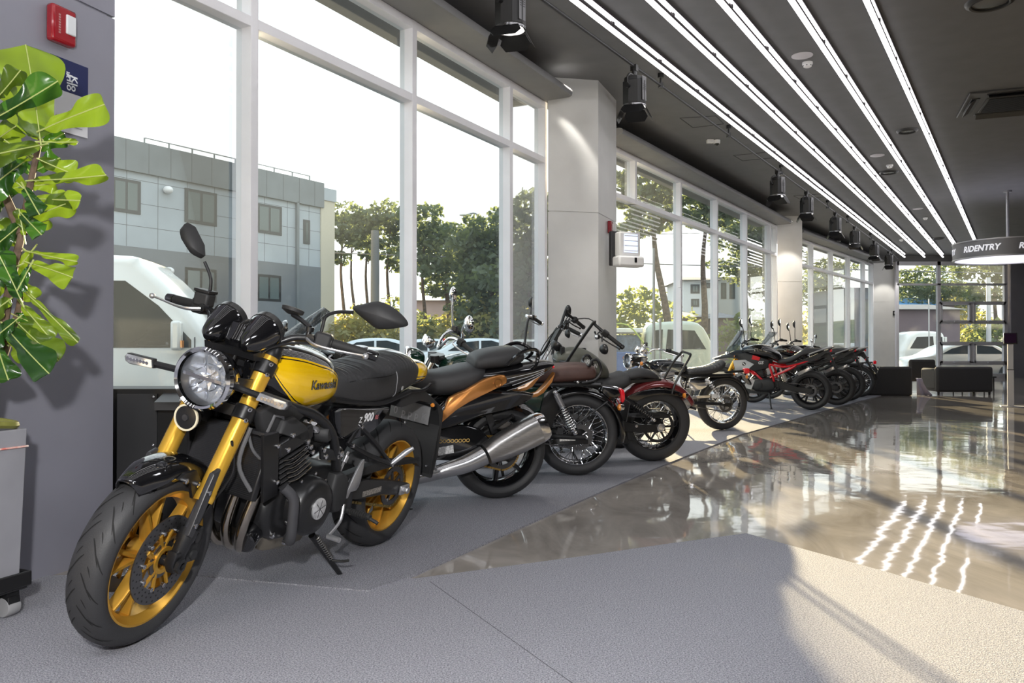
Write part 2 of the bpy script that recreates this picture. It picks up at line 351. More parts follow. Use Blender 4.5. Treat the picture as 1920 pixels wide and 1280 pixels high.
# ================================================================ ceiling fittings
M_led = mat('led_tube', (.9, .9, .9), .4, emit=(1, .985, 1), estr=3.2)
M_ledclip = mat('led_clip', (.04, .03, .035), .5)
U = V((.5282, .8491, 0)); UN = V((.8491, -.5282, 0))       # the light lines' direction and its right hand side
LZ = CH + 3.058
names = ['first linear double light from the windows, nearest the spotlight bar', 'second linear double light from the windows on the charcoal ceiling', 'middle one of the five linear double lights on the ceiling', 'fourth linear double light from the windows, over the dark discs', 'linear double light farthest from the windows, beside the ceiling cassette']
for i, Lt in enumerate((-3.328, -2.765, -2.245, -1.710, -1.154)):
    t1 = (27.3 + .528 * Lt) / .849 if i < 4 else 30.2
    o = UN * Lt; root = thing('linear_ceiling_light', o + U * 10 + V((0, 0, CEIL)), names[i], 'ceiling light', 'linear ceiling lights')
    bs = -root.location
    for z, w in ((LZ, .050), (LZ + .10, .042)):
        m = MB(); a, b = o + U * -3 + V((0, 0, z)) + bs, o + U * t1 + V((0, 0, z)) + bs
        m.tube([a, b], w / 2, 10, 1); m.build('light_tube', M_led, root)
        m = MB(); m.loops([[q + UN * x + V((0, 0, h)) for x, h in ((-.026, .006), (-.026, .030), (.026, .030), (.026, .006), (.022, .006), (.022, .014), (-.022, .014), (-.022, .006))] for q in (a, b)]); m.build('shield_rail', M_ledclip, root, smooth=0)  # black channels added to keep the tubes' light off the ceiling
    m = MB(); m.cyl((0, 0, LZ + .02 - CEIL), (0, 0, -.001), .007, n=6); m.box(V((0, 0, LZ + .05 - CEIL)) + UN * .012, (.03, .03, .03), MX.Rotation(-R(31.9), 3, 'Z')); c0 = m.build('clip', M_ledclip, root)
    for k in range(28):
        c = c0 if not k else c0.copy()
        if k: C.objects.link(c)
        c.parent = root; c.location = o + U * (-2.5 + (t1 + 2.5) * k / 27) + bs + V((0, 0, CEIL))

# bar with the stage spotlights
BL = -3.562; BZ = 4.04
root = thing('spotlight_bar', UN * BL + U * 10 + V((0, 0, CEIL)), 'long thin dark pipe hung below the ceiling beside the windows', 'pipe'); bs = -root.location
m = MB(); m.tube([UN * BL + U * -2 + V((0, 0, BZ)) + bs, UN * BL + U * 30.4 + V((0, 0, BZ)) + bs], .017, 10, 1); m.build('pipe', M_dkmetal, root)
for t in (3.4, 9.0, 11.6, 14.6, 18.6, 21.0, 24.5, 28.8):
    m = MB(); c = UN * BL + U * t + bs; m.cyl(c + V((0, 0, BZ)), c + V((0, 0, CEIL)), .012, n=8); m.cyl(c + V((0, 0, CEIL - .05)), c + V((0, 0, CEIL)), .035, n=12); m.box(c + V((0, 0, BZ)), (.05, .05, .06)); m.build('hanger', M_black, root)
M_spot = mat('spotlight_housing', (.012, .012, .013), .5, .0, stretch=(60, 60, 1), noise=.25, nscale=3)
M_lens = mat('spotlight_lens', (.9, .9, .9), .1, emit=(1, .95, .88), estr=3)
M_door = mat('barn_door_metal', (.02, .02, .021), .3, .5)
spots = []
def make_spot(label):
    r = thing('stage_spotlight', (0, 0, 0), label, 'spotlight', 'spotlights along the bar')
    b = MB(); b.cyl((0, 0, 0), (0, 0, -.09), .03, n=10); b.box((0, 0, 0), (.07, .05, .07)); b.tube([(0, -.14, -.22), (0, -.145, -.13), (0, -.10, -.085), (0, 0, -.08), (0, .10, -.085), (0, .145, -.13), (0, .14, -.22)], .011, 6, 3)
    b.cyl((0, -.16, -.22), (0, -.12, -.22), .025, n=10); b.build('yoke', M_black, r)
    b = MB(); b.lathe([(0, .075), (.012, .108), (.05, .115), (.06, .128), (.30, .128), (.31, .122)], (0, 0, -.095), (0, 0, -1), 8); b.build('housing', M_spot, r, smooth=20)
    b = MB(); b.box((.121, 0, -.24), (.006, .085, .26)); pl = b.build('side_plate', mat('spotlight_plate', (.16, .16, .17), .4, .3), r, bev=.004)
    b = MB(); [b.box((.1245, 0, -.20 - .018 * k), (.002, .065, .006)) for k in range(4)]; b.build('vent_slots', M_black, pl)
    b = MB(); b.lathe([(0, .118), (.012, .118)], (0, 0, -.408), (0, 0, -1), 24); b.build('lens', M_lens, r)
    b = MB(); b.ring([(0, .118), (0, .128), (.02, .128), (.02, .118)], (0, 0, -.405), (0, 0, -1), 24); b.build('front_ring', mat('spot_ring', (.25, .25, .26), .2, .9), r)
    for k, (ln, wd, an) in enumerate(((.16, .115, 28), (.13, .13, 34), (.16, .115, 24), (.13, .13, 36))):
        b = MB(); q = MX.Rotation(k * math.pi / 2 + .4, 3, 'Z'); s_, c_ = math.sin(R(an)), math.cos(R(an))
        p = [(.115, -wd * .75, -.425), (.115, wd * .75, -.425), (.115 + ln * s_ * .55, wd * 1.0, -.425 - ln * c_ * .55), (.115 + ln * s_, wd * .7, -.425 - ln * c_), (.115 + ln * s_, -wd * .7, -.425 - ln * c_), (.115 + ln * s_ * .55, -wd * 1.0, -.425 - ln * c_ * .55)]
        b.add([q @ V(x) for x in p] + [q @ (V(x) + V((.003, 0, .003))) for x in p], [(0, 1, 2, 3, 4, 5), (11, 10, 9, 8, 7, 6)] + [(i, (i + 1) % 6, (i + 1) % 6 + 6, i + 6) for i in range(6)]); b.build('barn_door', M_door, r, smooth=0)
    return r
sl_ = ['large black spotlight at the top edge, nearest the camera', 'second black spotlight along the bar, hanging in front of the first pillar', 'third spotlight along the bar, beside the dome camera', 'fourth spotlight along the bar, above the second pillar', 'fifth spotlight along the bar, just right of the second pillar', 'sixth spotlight along the bar, over the far windows', 'seventh spotlight along the bar, left of the last pillar', 'last spotlight at the far end of the bar, on the last pillar']
def bar_at(px):
    q = (px - 960) / F; o = UN * BL; return o + U * ((o.x - q * o.y) / (q * U.y - U.x)) + V((0, 0, BZ))
proto = None
for i, (px, rz) in enumerate(((957, -38), (1190, -38), (1459, -62), (1513, -48), (1567, -52), (1603, -40), (1640, -60), (1667, -50))):
    s = make_spot(sl_[i]) if i == 0 else dup(proto); proto = proto or s; s['label'] = sl_[i]
    s.location = bar_at(px) - V((0, 0, .02)); s.rotation_euler = (0, 0, R(rz))
for x, y, e_ in ((.62, 9.36, 130), (6.62, 19.05, 110), (12.8, 27.5, 110)):
    l = lamp('pillar_washer', 'SPOT', (x, y, CEIL - .03), (x + .03, y + (.12 if y < 12 else .75), 0), e_, (1, .95, .86), .05); l.data.spot_size = R(62); l.data.spot_blend = .25
for px, aim in ((957, (-.4, 7.6, 0)), (1190, (.9, 9.7, 2.2))):
    p = bar_at(px); l = lamp('spotlight_beam', 'SPOT', p - V((0, 0, .46)), (p.x + .0, p.y + .25, 0), 60, (1, .95, .88), .08); l.data.spot_size = R(75); l.data.spot_blend = .5

def ceil_at(px, py): return ground(px, py, CEIL)
M_disc = mat('speaker_grille', (.62, .60, .64), .6, noise=.05, nscale=300)
for px, py, lb in ((1504, 104, 'largest pale round ceiling speaker, above the nearest smoke detector'), (1645, 291, 'pale round ceiling speaker halfway along the lights'), (1721, 391, 'small pale round ceiling speaker toward the far wall')):
    p = ceil_at(px, py); b = MB(); b.lathe([(0, .112), (.006, .112), (.009, .105)], (0, 0, 0), (0, 0, -1), 36); o = b.build('ceiling_speaker', M_disc); o.location = p; tag(o, lb, 'speaker', 'round ceiling speakers')
M_hole = mat('downlight_recess', (.02, .02, .02), .4); M_ringg = mat('downlight_ring', (.04, .04, .04), .4, .2)
for px, py, r_, lb in ((1856, 3, .21, 'round dark downlight cut by the top edge'), (1701, 244, .15, 'round dark downlight halfway along the lights'), (1666, 322, .17, 'round dark ring downlight just behind the second smoke detector'), (1760, 446, .17, 'round dark downlight toward the ring sign')):
    p = ceil_at(px, py); rt = thing('downlight', p, lb, 'downlight', 'dark round downlights')
    b = MB(); b.ring([(0, r_ * .72), (0, r_), (.015, r_ * .97), (.035, r_ * .80), (.03, r_ * .72)], (0, 0, 0), (0, 0, -1), 40); b.build('trim_ring', M_ringg, rt)
    b = MB(); b.lathe([(0, r_ * .71), (.012, r_ * .70), (.02, r_ * .45)], (0, 0, 0), (0, 0, -1), 32); b.build('lamp_face', mat('downlight_lens', (.10, .10, .095), .25), rt)
for px, py, lb in ((1514, 126, 'white smoke detector nearest the camera, below the large pale speaker'), (1668, 318, 'white smoke detector in front of the dark ring downlight'), (1735, 408, 'small white smoke detector between the light lines near the far end'), (1690, 449, 'smallest white smoke detector, by the far end of the lights')):
    p = ceil_at(px, py - 9 * (py < 400)); rt = thing('smoke_detector', p, lb, 'smoke detector', 'white smoke detectors')
    b = MB(); b.lathe([(0, .075), (.03, .075), (.035, .07)], (0, 0, 0), (0, 0, -1), 28); b.build('base', M_white, rt)
    b = MB(); b.lathe([(.036, .062), (.065, .058), (.075, .04)], (0, 0, 0), (0, 0, -1), 24); h = b.build('sensor_head', M_white, rt)
    rt.scale = (.75, .75, .75)
    b = MB(); [b.box((.061 * math.cos(a), .061 * math.sin(a), -.052), (.006, .02, .01), MX.Rotation(a, 3, 'Z')) for a in [k * math.pi / 3 for k in range(6)]]; b.build('slots', M_black, h)
p = ceil_at(1338, 262); rt = thing('dome_camera', p + V((0, 0, .0)), 'white dome security camera on the ceiling above the second window bay', 'security camera')
b = MB(); b.box((-.09, 0, -.04), (.17, .13, .08)); b.build('junction_box', M_white, rt, bev=.01)
b = MB(); b.lathe([(0, .085), (.075, .085), (.09, .075)], (.08, 0, -.01), (0, 0, -1), 28); b.build('housing', M_white, rt)
b = MB(); b.lathe([(.09, .062), (.12, .05), (.14, .02)], (.08, 0, -.01), (0, 0, -1), 24); b.build('lens_dome', mat('smoked_dome', (.02, .02, .02), .05), rt)
for i, (pa, pb, pc, pd) in enumerate((((1275, 221), (1342, 217), (1357, 232), (1299, 239)), ((1375, 291), (1441, 285), (1455, 295), (1392, 301)), ((1488, 367), (1540, 363), (1552, 368), (1500, 373)))):
    b = MB(); q = [ceil_at(*x) for x in (pa, pb, pc, pd)]
    for s_, e_ in zip(q, q[1:] + q[:1]): b.tube([s_ - V((0, 0, .001)), e_ - V((0, 0, .001))], .006, 6, 1)
    struct(b.build('trim_%d' % (6 + i), mat('hatch_groove', (.05, .05, .052), .6)))
rt.scale = (.6, .6, .6)
p = ceil_at(1569, 451); b = MB(); b.box((0, 0, -.02), (.22, .06, .03)); b.cyl((0, 0, 0), (0, 0, -.03), .03); o = b.build('occupancy_sensor', M_white); o.location = p; tag(o, 'tiny white ceiling sensor behind the sixth spotlight', 'sensor')

# ceiling cassette
p = ceil_at(1818, 173); rt = thing('ceiling_cassette', p, 'dark square ceiling air conditioner cassette at the right edge', 'air conditioner', rz=-69.1 + 48.2)
M_ac = mat('cassette_grey', (.04, .04, .04), .45); M_acl = mat('cassette_light_grey', (.09, .09, .09), .45)
b = MB(); S_ = 1.12
b.box((S_ / 2, S_ / 2, -.016), (S_, S_, .03)); b.build('panel', M_acl, rt, bev=.008)
b = MB(); b.box((S_ / 2, S_ / 2, -.034), (S_ * .60, S_ * .60, .02)); gr = b.build('intake_grille', M_ac, rt, bev=.006)
b = MB(); [b.box((S_ / 2, S_ * (.23 + .54 * k / 17), -.047), (S_ * .54, .014, .012)) for k in range(18)]; b.build('slats', M_black, gr)
for k in range(4):
    q = MX.Rotation(k * math.pi / 2, 3, 'Z'); c = V((S_ / 2, S_ / 2, 0)); b = MB(); b.box(c + q @ V((S_ * .41, 0, -.034)), (.10, S_ * .64, .012), q); b.build('air_outlet', M_black, rt, bev=.004)
    b = MB(); b.box(c + q @ V((S_ * .425, 0, -.055)), (.10, S_ * .60, .006), q @ MX.Rotation(R(32), 3, 'Y')); b.build('louvre', M_ac, rt)

# hanging ring sign
RC = at(1889, 357, 16.6); rt = thing('ring_sign', (RC.x, RC.y, CEIL), 'round hanging sign band with white lettering and glowing underside', 'sign')
RR, z0, z1 = .99, 2.79 - CEIL, 3.12 - CEIL
b = MB(); b.ring([(z0, RR - .03), (z0, RR), (z1, RR), (z1, RR - .03)], (0, 0, 0), (0, 0, 1), 72); b.build('band', mat('sign_band', (.20, .20, .215), .45, .3), rt)
b = MB(); b.ring([(z1 - .01, RR - .04), (z1 - .01, RR + .012), (z1 + .015, RR + .012), (z1 + .015, RR - .04)], (0, 0, 0), (0, 0, 1), 72); b.ring([(z0 - .012, RR - .04), (z0 - .012, RR + .012), (z0 + .012, RR + .012), (z0 + .012, RR - .04)], (0, 0, 0), (0, 0, 1), 72); b.build('rim', mat('sign_rim', (.45, .45, .48), .35, .4), rt)
b = MB(); b.lathe([(0, RR - .035), (.01, RR - .035)], (0, 0, z0 + .005), (0, 0, 1), 64); b.build('lit_panel', mat('sign_lit_panel', (.8, .8, .85), .5, emit=(.86, .84, 1), estr=1.0), rt)
b = MB(); b.cyl((0, 0, z0 + .02), (0, 0, 0), .028, n=14); b.cyl((0, 0, -.03), (0, 0, 0), .08, n=20); b.build('pole', mat('sign_pole', (.35, .35, .37), .35, .5), rt)
vs, fs = text_pts('RIDENTRY', .20, .006, .22, 0, 1.02); tw = max(v[0] for v in vs) - min(v[0] for v in vs)
for a0 in (150, 210, 270, 330):
    m = MB(); m.add([((RR + .004) * math.cos(R(a0) + x / tw * .76), (RR + .004) * math.sin(R(a0) + x / tw * .76), (z0 + z1) / 2 + y * .8) for x, y, _ in vs], fs); m.build('lettering', mat('white_lettering', (.9, .9, .93), .5, emit=(.9, .9, 1), estr=.4), rt, smooth=0)

# ================================================================ motorcycles: shared pieces
# bike frame of reference: x forward, y to the rider's left, z up, origin under the rear axle
M_gloss = mat('gloss_black_paint', (.006, .006, .007), .10, coat=1.0)
M_blk = mat('black_powder_coat', (.012, .012, .013), .34); M_blk2 = mat('matt_black_plastic', (.022, .022, .023), .6, bump=.1, bscale=500)
M_gold = mat('gold_anodised', (.86, .50, .06), .26, .6, coat=.3); M_goldrim = mat('gold_cast_wheel', (.66, .36, .05), .34, .6)
M_chrome = mat('chrome', (.85, .86, .88), .05, 1.0); M_steel = mat('brushed_steel', (.48, .47, .46), .28, .95, noise=.12, nscale=30, stretch=(1, 1, 12)); M_alu = mat('cast_aluminium', (.55, .55, .57), .35, .8)
M_rub = mat('tyre_rubber', (.032, .032, .034), .58, bump=.12, bscale=260); M_groove = mat('tyre_groove', (.004, .004, .004), .8)
M_vinyl = mat('black_seat_vinyl', (.030, .030, .032), .48, bump=.25, bscale=420); M_grip = mat('rubber_grip', (.016, .016, .016), .65, bump=.2, bscale=600)
M_bolt = mat('bright_bolt', (.62, .62, .64), .25, 1.0); M_red = mat('red_lens', (.60, .01, .02), .12, coat=1, emit=(.8, .02, .03), estr=.15); M_amber = mat('amber_lens', (.80, .26, .02), .15, coat=1)
M_clear = glass_mat('clear_lens', (.97, .98, 1), .0, 1.3); M_refl = mat('lamp_reflector', (.80, .83, .88), .13, .92); M_chain = mat('drive_chain', (.30, .22, .08), .4, .8); M_disc = mat('brake_disc', (.16, .16, .165), .35, .9)
M_pipe = mat('exhaust_steel', (.40, .36, .31), .18, 1.0, noise=.15, nscale=8); M_screen = glass_mat('clear_windscreen', (.93, .95, .96), .015, .9); M_smoke = glass_mat('smoked_windscreen', (.35, .42, .50), .05, 1.2); M_mirr = mat('mirror_glass', (.8, .82, .85), .02, 1.0)

def steer_T(deg, sx, rake):
    r = R(rake); k = V((-math.sin(r), 0, math.cos(r))); p = V((sx, 0, 0))
    return MX.Translation(p) @ MX.Rotation(R(deg), 4, k) @ MX.Translation(-p)
def bolts(T, parent, pts, r=.009, ax=(0, 1, 0), name='bolt', m=None):
    for p in pts:
        b = MB(T); b.lathe([(-.006, r), (.004, r), (.005, r * .55), (.001, r * .5)], p, ax, 10); b.build(name, m or M_bolt, parent)

def tyre_mesh(b, c, Rt, w, rr, n=72, grooves=None):
    """tyre as a revolved section; grooves: list of (s0, s1, twist) strips per pitch"""
    prof = []
    for i in range(15):
        a = -1.0 + 2 * i / 14; y = a * w / 2; prof.append((y, Rt - (w * .34) * (1 - math.sqrt(max(0, 1 - (abs(a) ** 2.3) * .98)))))
    sec = [(-w * .36, rr), (-w * .44, rr + .008)] + [(-w * .5, rr + (Rt - rr) * .38)] + prof[0:] + [(w * .5, rr + (Rt - rr) * .38), (w * .44, rr + .008), (w * .36, rr)]
    b.cm = 0; b.lathe(sec, c, (0, 1, 0), n, cap=False)
    if grooves:
        b.cm = 1; ax = V((0, 1, 0)); u = ax.orthogonal().normalized(); q = ax.cross(u)
        def S(th, s):
            a = abs(s); rad = Rt - (w * .34) * (1 - math.sqrt(max(0, 1 - (a ** 2.3) * .98))) + .0007
            return V(c) + ax * (s * w / 2) + (u * math.cos(th) + q * math.sin(th)) * rad
        pitch, lst = grooves
        for k in range(pitch):
            t0 = 2 * math.pi * k / pitch
            for (s0, s1, dt, wd, off) in lst:
                vs = []
                for i in range(9):
                    f = i / 8; s = s0 + (s1 - s0) * f; th = t0 + off + dt * f * (.6 + .4 * f); hw = wd / Rt * math.sin(math.pi * (.06 + .88 * f)) ** .6
                    vs += [S(th - hw, s), S(th + hw, s)]
                b.add(vs, [(2 * i, 2 * i + 1, 2 * i + 3, 2 * i + 2) for i in range(8)])
    return b
def spoke_wheel(T, root, name, c, Rt, w, rr, m_rim, m_sp, ns=36, hubr=.05, hubw=.09, m_hub=None, n=64, disc=0, m_disc=None, drum=0):
    """wire wheel: the rim is the part, tyre, spokes, hub and disc its pieces"""
    m_hub = m_hub or M_alu; rw = w * .36
    b = MB(T); b.ring([(-rw, rr + .012), (-rw, rr - .004), (-rw * .7, rr - .012), (-rw * .3, rr - .026), (rw * .3, rr - .026), (rw * .7, rr - .012), (rw, rr - .004), (rw, rr + .012), (0, rr - .005)], c, (0, 1, 0), n); rim = b.build(name, m_rim, root)
    b = MB(T); tyre_mesh(b, c, Rt, w, rr, n); b.build('tyre', M_rub, rim)
    b = MB(T)
    for k in range(ns):
        a = 2 * math.pi * k / ns; s = 1 if k % 2 else -1; d = .30 * (1 if (k // 2) % 2 else -1)
        p = V(c) + V((hubr * math.cos(a + d * 2.6), s * hubw / 2, hubr * math.sin(a + d * 2.6))); q = V(c) + V(((rr - .02) * math.cos(a), s * .008, (rr - .02) * math.sin(a))); b.cyl(p, q, .0026, n=5)
    sp = b.build('spokes', m_sp, rim)
    b = MB(T); b.lathe([(-hubw / 2 - .01, hubr * .6), (-hubw / 2, hubr + .006), (-hubw / 2 + .01, hubr), (-hubw * .2, hubr * .62), (hubw * .2, hubr * .62), (hubw / 2 - .01, hubr), (hubw / 2, hubr + .006), (hubw / 2 + .01, hubr * .6)], c, (0, 1, 0), 24); b.cyl(V(c) + V((0, -hubw / 2 - .05, 0)), V(c) + V((0, hubw / 2 + .05, 0)), .012, n=12); b.build('hub', m_hub, rim)
    for s in ([1] if disc == 1 else [-1] if disc == -1 else [1, -1] if disc == 2 else []): brake_disc(T, rim, c, s * (hubw / 2 + .012), .14, m_disc)
    if drum: b = MB(T); b.lathe([(0, drum), (.03, drum), (.045, drum * .8), (.05, drum * .3)], V(c) + V((0, .02, 0)), (0, 1, 0), 32); b.build('drum', m_hub, rim)
    return rim
def brake_disc(T, rim, c, y, r, m=None, holes=30):
    b = MB(T); b.ring([(y - .0025, r * .66), (y - .0025, r), (y + .0025, r), (y + .0025, r * .66)], c, (0, 1, 0), 48); d = b.build('brake_disc', m or M_disc, rim)
    b = MB(T); s = 1 if y > 0 else -1
    for ring_, q in ((.93, 0), (.83, .5), (.74, .25)):
        for k in range(holes):
            a = 2 * math.pi * (k + q) / holes; b.lathe([(0, .0035), (.0004, .0035)], V(c) + V((r * ring_ * math.cos(a), y + s * .0028, r * ring_ * math.sin(a))), (0, s, 0), 6)
    b.build('drillings', M_black, d); return d
def cast_wheel(T, root, name, c, Rt, w, rr, m_rim, ns=5, split=.22, hubr=.045, hubw=.1, disc=2, dr=.155, sp_w=.03, n=72, grooves=None, m_car=None, offs=.3):
    rw = w * .40; b = MB(T)
    b.ring([(-rw, rr + .013), (-rw, rr - .003), (-rw * .82, rr - .010), (-rw * .5, rr - .024), (rw * .5, rr - .024), (rw * .82, rr - .010), (rw, rr - .003), (rw, rr + .013), (rw * .85, rr + .004), (0, rr - .008), (-rw * .85, rr + .004)], c, (0, 1, 0), n)
    for k in range(ns):
        for s in ((-1, 1) if split else (0,)):
            a0 = 2 * math.pi * k / ns + offs + s * split * .18; a1 = 2 * math.pi * k / ns + offs + s * split
            rings = []
            for f in (0, .35, .7, 1):
                r = hubr * .9 + (rr - .02 - hubr * .9) * f; a = a0 + (a1 - a0) * f; hw = sp_w * (.62 - .18 * f) / 1.0; hy = hubw * (.26 - .08 * f)
                p = V(c) + V((r * math.cos(a), 0, r * math.sin(a))); tn = V((-math.sin(a), 0, math.cos(a)))
                rings.append([p + tn * hw * x + V((0, hy * y, 0)) for x, y in ((-1, -.6), (-.6, -1), (.6, -1), (1, -.6), (1, .6), (.6, 1), (-.6, 1), (-1, .6))])
            b.loops(rings)
    b.lathe([(-hubw / 2, hubr * .7), (-hubw / 2, hubr), (-hubw * .3, hubr * 1.15), (hubw * .3, hubr * 1.15), (hubw / 2, hubr), (hubw / 2, hubr * .7)], c, (0, 1, 0), 28)
    rim = b.build(name, m_rim, root, bev=0)
    b = MB(T); tyre_mesh(b, c, Rt, w, rr, n, grooves); b.build('tyre', [M_rub, M_groove], rim, fix=not grooves)
    for s in {0: (), 1: (1,), -1: (-1,), 2: (1, -1)}[disc]:
        y = s * (hubw / 2 + .016); brake_disc(T, rim, c, y, dr)
        b = MB(T)
        for k in range(5):
            a = 2 * math.pi * k / 5 + .2; p0 = V(c) + V((hubr * .8 * math.cos(a), y * .9, hubr * .8 * math.sin(a)))
            for q in (-.28, .28): p1 = V(c) + V((dr * .68 * math.cos(a + q), y, dr * .68 * math.sin(a + q))); b.tube([p0, p1], .011, 6, 1, flat=.6)
        b.ring([(y - .006, hubr * .75), (y - .006, hubr * 1.1), (y + .006, hubr * 1.1), (y + .006, hubr * .75)], c, (0, 1, 0), 28); b.build('disc_carrier', m_car or M_blk, rim)
        bolts(T, rim, [V(c) + V((dr * .66 * math.cos(2 * math.pi * k / 10 + .06), y + s * .004, dr * .66 * math.sin(2 * math.pi * k / 10 + .06))) for k in range(10)], .008, (0, s, 0), 'rivet')
    return rim
def caliper(T, parent, c, m, name='brake_caliper', s=1):
    b = MB(T); b.prism([(c[0] - .035, c[2] - .06), (c[0] + .03, c[2] - .055), (c[0] + .04, c[2]), (c[0] + .03, c[2] + .055), (c[0] - .035, c[2] + .06), (c[0] - .045, c[2])], c[1] - .028, c[1] + .028, shrink=.006)
    for dz in (-.03, .03): b.cyl((c[0], c[1], c[2] + dz), (c[0], c[1] + s * .036, c[2] + dz), .017, n=14)
    return b.build(name, m, parent)
def spring(b, p0, p1, r, wire, turns, n=10):
    p0, p1 = V(p0), V(p1); ax = (p1 - p0).normalized(); u = ax.orthogonal().normalized(); w = ax.cross(u); N = turns * n
    b.tube([p0 + (p1 - p0) * (i / N) + (u * math.cos(2 * math.pi * i / n) + w * math.sin(2 * math.pi * i / n)) * r for i in range(N + 1)], wire, 6, 1)
def shock(T, root, top, bot, m_sp, m_can, r=.026, name='rear_shock', frac=.36):
    t, o = V(top), V(bot); b = MB(T); m = t + (o - t) * frac; b.cyl(t + (o - t) * .05, m, r * .82, n=16); b.cyl(t, t + (o - t) * .08, r * .5, n=10); b.ball(t, r * .7); sh = b.build(name, m_can, root)
    b = MB(T); spring(b, t + (o - t) * (frac - .02), t + (o - t) * .90, r, .0045, 10); b.build('spring', m_sp, sh)
    b = MB(T); b.cyl(m, t + (o - t) * .96, r * .42, n=10); b.lathe([(0, r * 1.1), (.012, r * 1.1)], t + (o - t) * .90, o - t, 16); b.ball(o, r * .7); b.build('damper', M_chrome, sh); return sh
def fork_legs(T, root, xa, za, xt, zt, yy, r_up, r_lo, m_up, m_lo, split=.45, usd=False, gaiter=None):
    for s in (1, -1):
        a, t = V((xa, s * yy, za)), V((xt, s * yy, zt)); m = a + (t - a) * split
        b = MB(T); b.lathe([(0, r_up), ((t - m).length - .02, r_up), ((t - m).length, r_up * .8)], m, t - m, 24)
        leg = b.build('fork_leg', m_up, root)
        b = MB(T); b.lathe([(0, r_lo * .9), (.03, r_lo), ((m - a).length * .97, r_lo), ((m - a).length, r_lo * .92)] if not usd else [(.0, r_lo * 1.1), (.06, r_lo), ((m - a).length, r_lo)], a, m - a, 22); b.build('fork_slider', m_lo, leg)
        if gaiter:
            b = MB(T); d = (t - m).normalized(); b.lathe([(i * .012, r_lo * (1.12 if i % 2 else .9)) for i in range(14)], m, d, 18); b.build('gaiter', gaiter, leg)
def yoke(T, root, xt, zt, dx, yy, m, name='triple_clamp'):
    b = MB(T); b.prism([(xt - dx - .03, -.05), (xt - dx - .03, .05), (xt - .03, yy + .02), (xt + .03, yy + .03), (xt + .035, yy - .03), (xt + .02, 0), (xt + .035, -yy + .03), (xt + .03, -yy - .03), (xt - .03, -yy - .02)], zt - .015, zt + .015, ax='xy')
    for s in (1, -1): b.cyl((xt, s * yy, zt - .03), (xt, s * yy, zt + .02), .034, n=18)
    return b.build(name, m, root)
def mirror(T, root, p0, pts, c, sz, m_stem, m_case, ang=0, name='mirror', thick=.022, shape=None, face=-1):
    """stem through pts from p0 to the head at c; head outline in the y z plane, facing back"""
    b = MB(T); b.tube([p0] + list(pts), .0065, 8); mi = b.build(name, m_stem, root)
    poly = shape or [(math.cos(a) * sz[0], math.sin(a) * sz[1]) for a in [2 * math.pi * k / 20 for k in range(20)]]
    q = MX.Rotation(R(ang), 3, 'Z'); rings = []
    for f, x in ((.05, thick * 1.6), (.5, thick * 1.45), (.85, thick * .8), (1, .004), (1, -.004), (.93, -.006)): rings.append([V(c) + q @ V((x, a * f, d * f)) for a, d in poly])
    b = MB(T); b.loops(rings); h = b.build('mirror_head', m_case, mi)
    b = MB(T); b.add([V(c) + q @ V((-.0065, a * .9, d * .9)) for a, d in poly], [tuple(range(len(poly)))]); b.build('mirror_glass', M_mirr, h); return mi
def round_lamp(T, root, c, r, m_shell, m_ring, depth=.12, name='headlight', ax=(1, 0, 0), detail=1):
    ax = V(ax).normalized(); c = V(c); b = MB(T)
    b.lathe([(-depth, r * .02), (-depth, r * .25), (-depth * .9, r * .55), (-depth * .55, r * .86), (-.015, r * 1.0), (0, r * 1.0)], c, ax, 40, cap=False); h = b.build(name, m_shell, root)
    b = MB(T); b.ring([(-.012, r * .97), (-.012, r * 1.05), (.012, r * 1.06), (.022, r * .98), (.016, r * .90)], c, ax, 44); b.build('headlight_ring', m_ring, h)
    b = MB(T); b.lathe([(-.051, r * .01), (-.050, r * .10), (-.046, r * .35), (-.03, r * .70), (-.002, r * .90)], c, ax, 36, cap=False); b.build('reflector', mat('lamp_bowl', (.72, .75, .80), .22, .6), h)
    u = ax.orthogonal().normalized(); 
    if abs(u.z) < .5: u = ax.cross(u)
    w = ax.cross(u)
    if detail:
        b = MB(T)
        for k in range(6):
            a = math.pi / 6 + k * math.pi / 3; d = u * math.cos(a) + w * math.sin(a); t_ = u * -math.sin(a) + w * math.cos(a)
            for q0, q1, dz in ((.10, .42, .016), (.46, .86, .010)):
                for e in (-1, 1):
                    p_ = [c + d * r * q0 - ax * .040, c + d * r * q1 - ax * .028, c + (d * q1 * .93 + t_ * e * q1 * .42) * r - ax * (.016 + .006 * (k % 2)), c + (d * q0 + t_ * e * q0 * .5) * r - ax * (.030 - dz)]
                    b.add(p_, [(0, 1, 2, 3)])
        b.build('lamp_facets', mat('lamp_facet', (.90, .93, .98), .10, .75), h, smooth=0); b = MB(T); b.prism([(0, 0)], 0, 0) if 0 else b.box(c - ax * .012, (.012, r * 1.75, .010)); b.build('dividing_bar', M_chrome, h, smooth=0)
    b = MB(T); b.lathe([(.004, r * .92), (.014, r * .75), (.020, r * .4), (.021, r * .02)], c, ax, 36, cap=False); b.build('lens', M_clear, h); return h
def indicator(T, root, p0, p1, r, m_lens, m_body, name='turn_signal', rnd=True):
    p0, p1 = V(p0), V(p1); d = (p1 - p0).normalized(); b = MB(T); b.tube([p0, p1], r * .38, 8, 1); t = b.build(name, m_body, root)
    if rnd:
        b = MB(T); b.lathe([(-r * 1.3, r * .3), (-r * .9, r * .8), (0, r)], p1 + d * r, (1, 0, 0), 18); b.build('lamp_body', m_body, t); b = MB(T); b.lathe([(0, r * .95), (r * .5, r * .8), (r * .75, r * .3)], p1 + d * r, (1, 0, 0), 18); b.build('lamp_lens', m_lens, t)
    return t
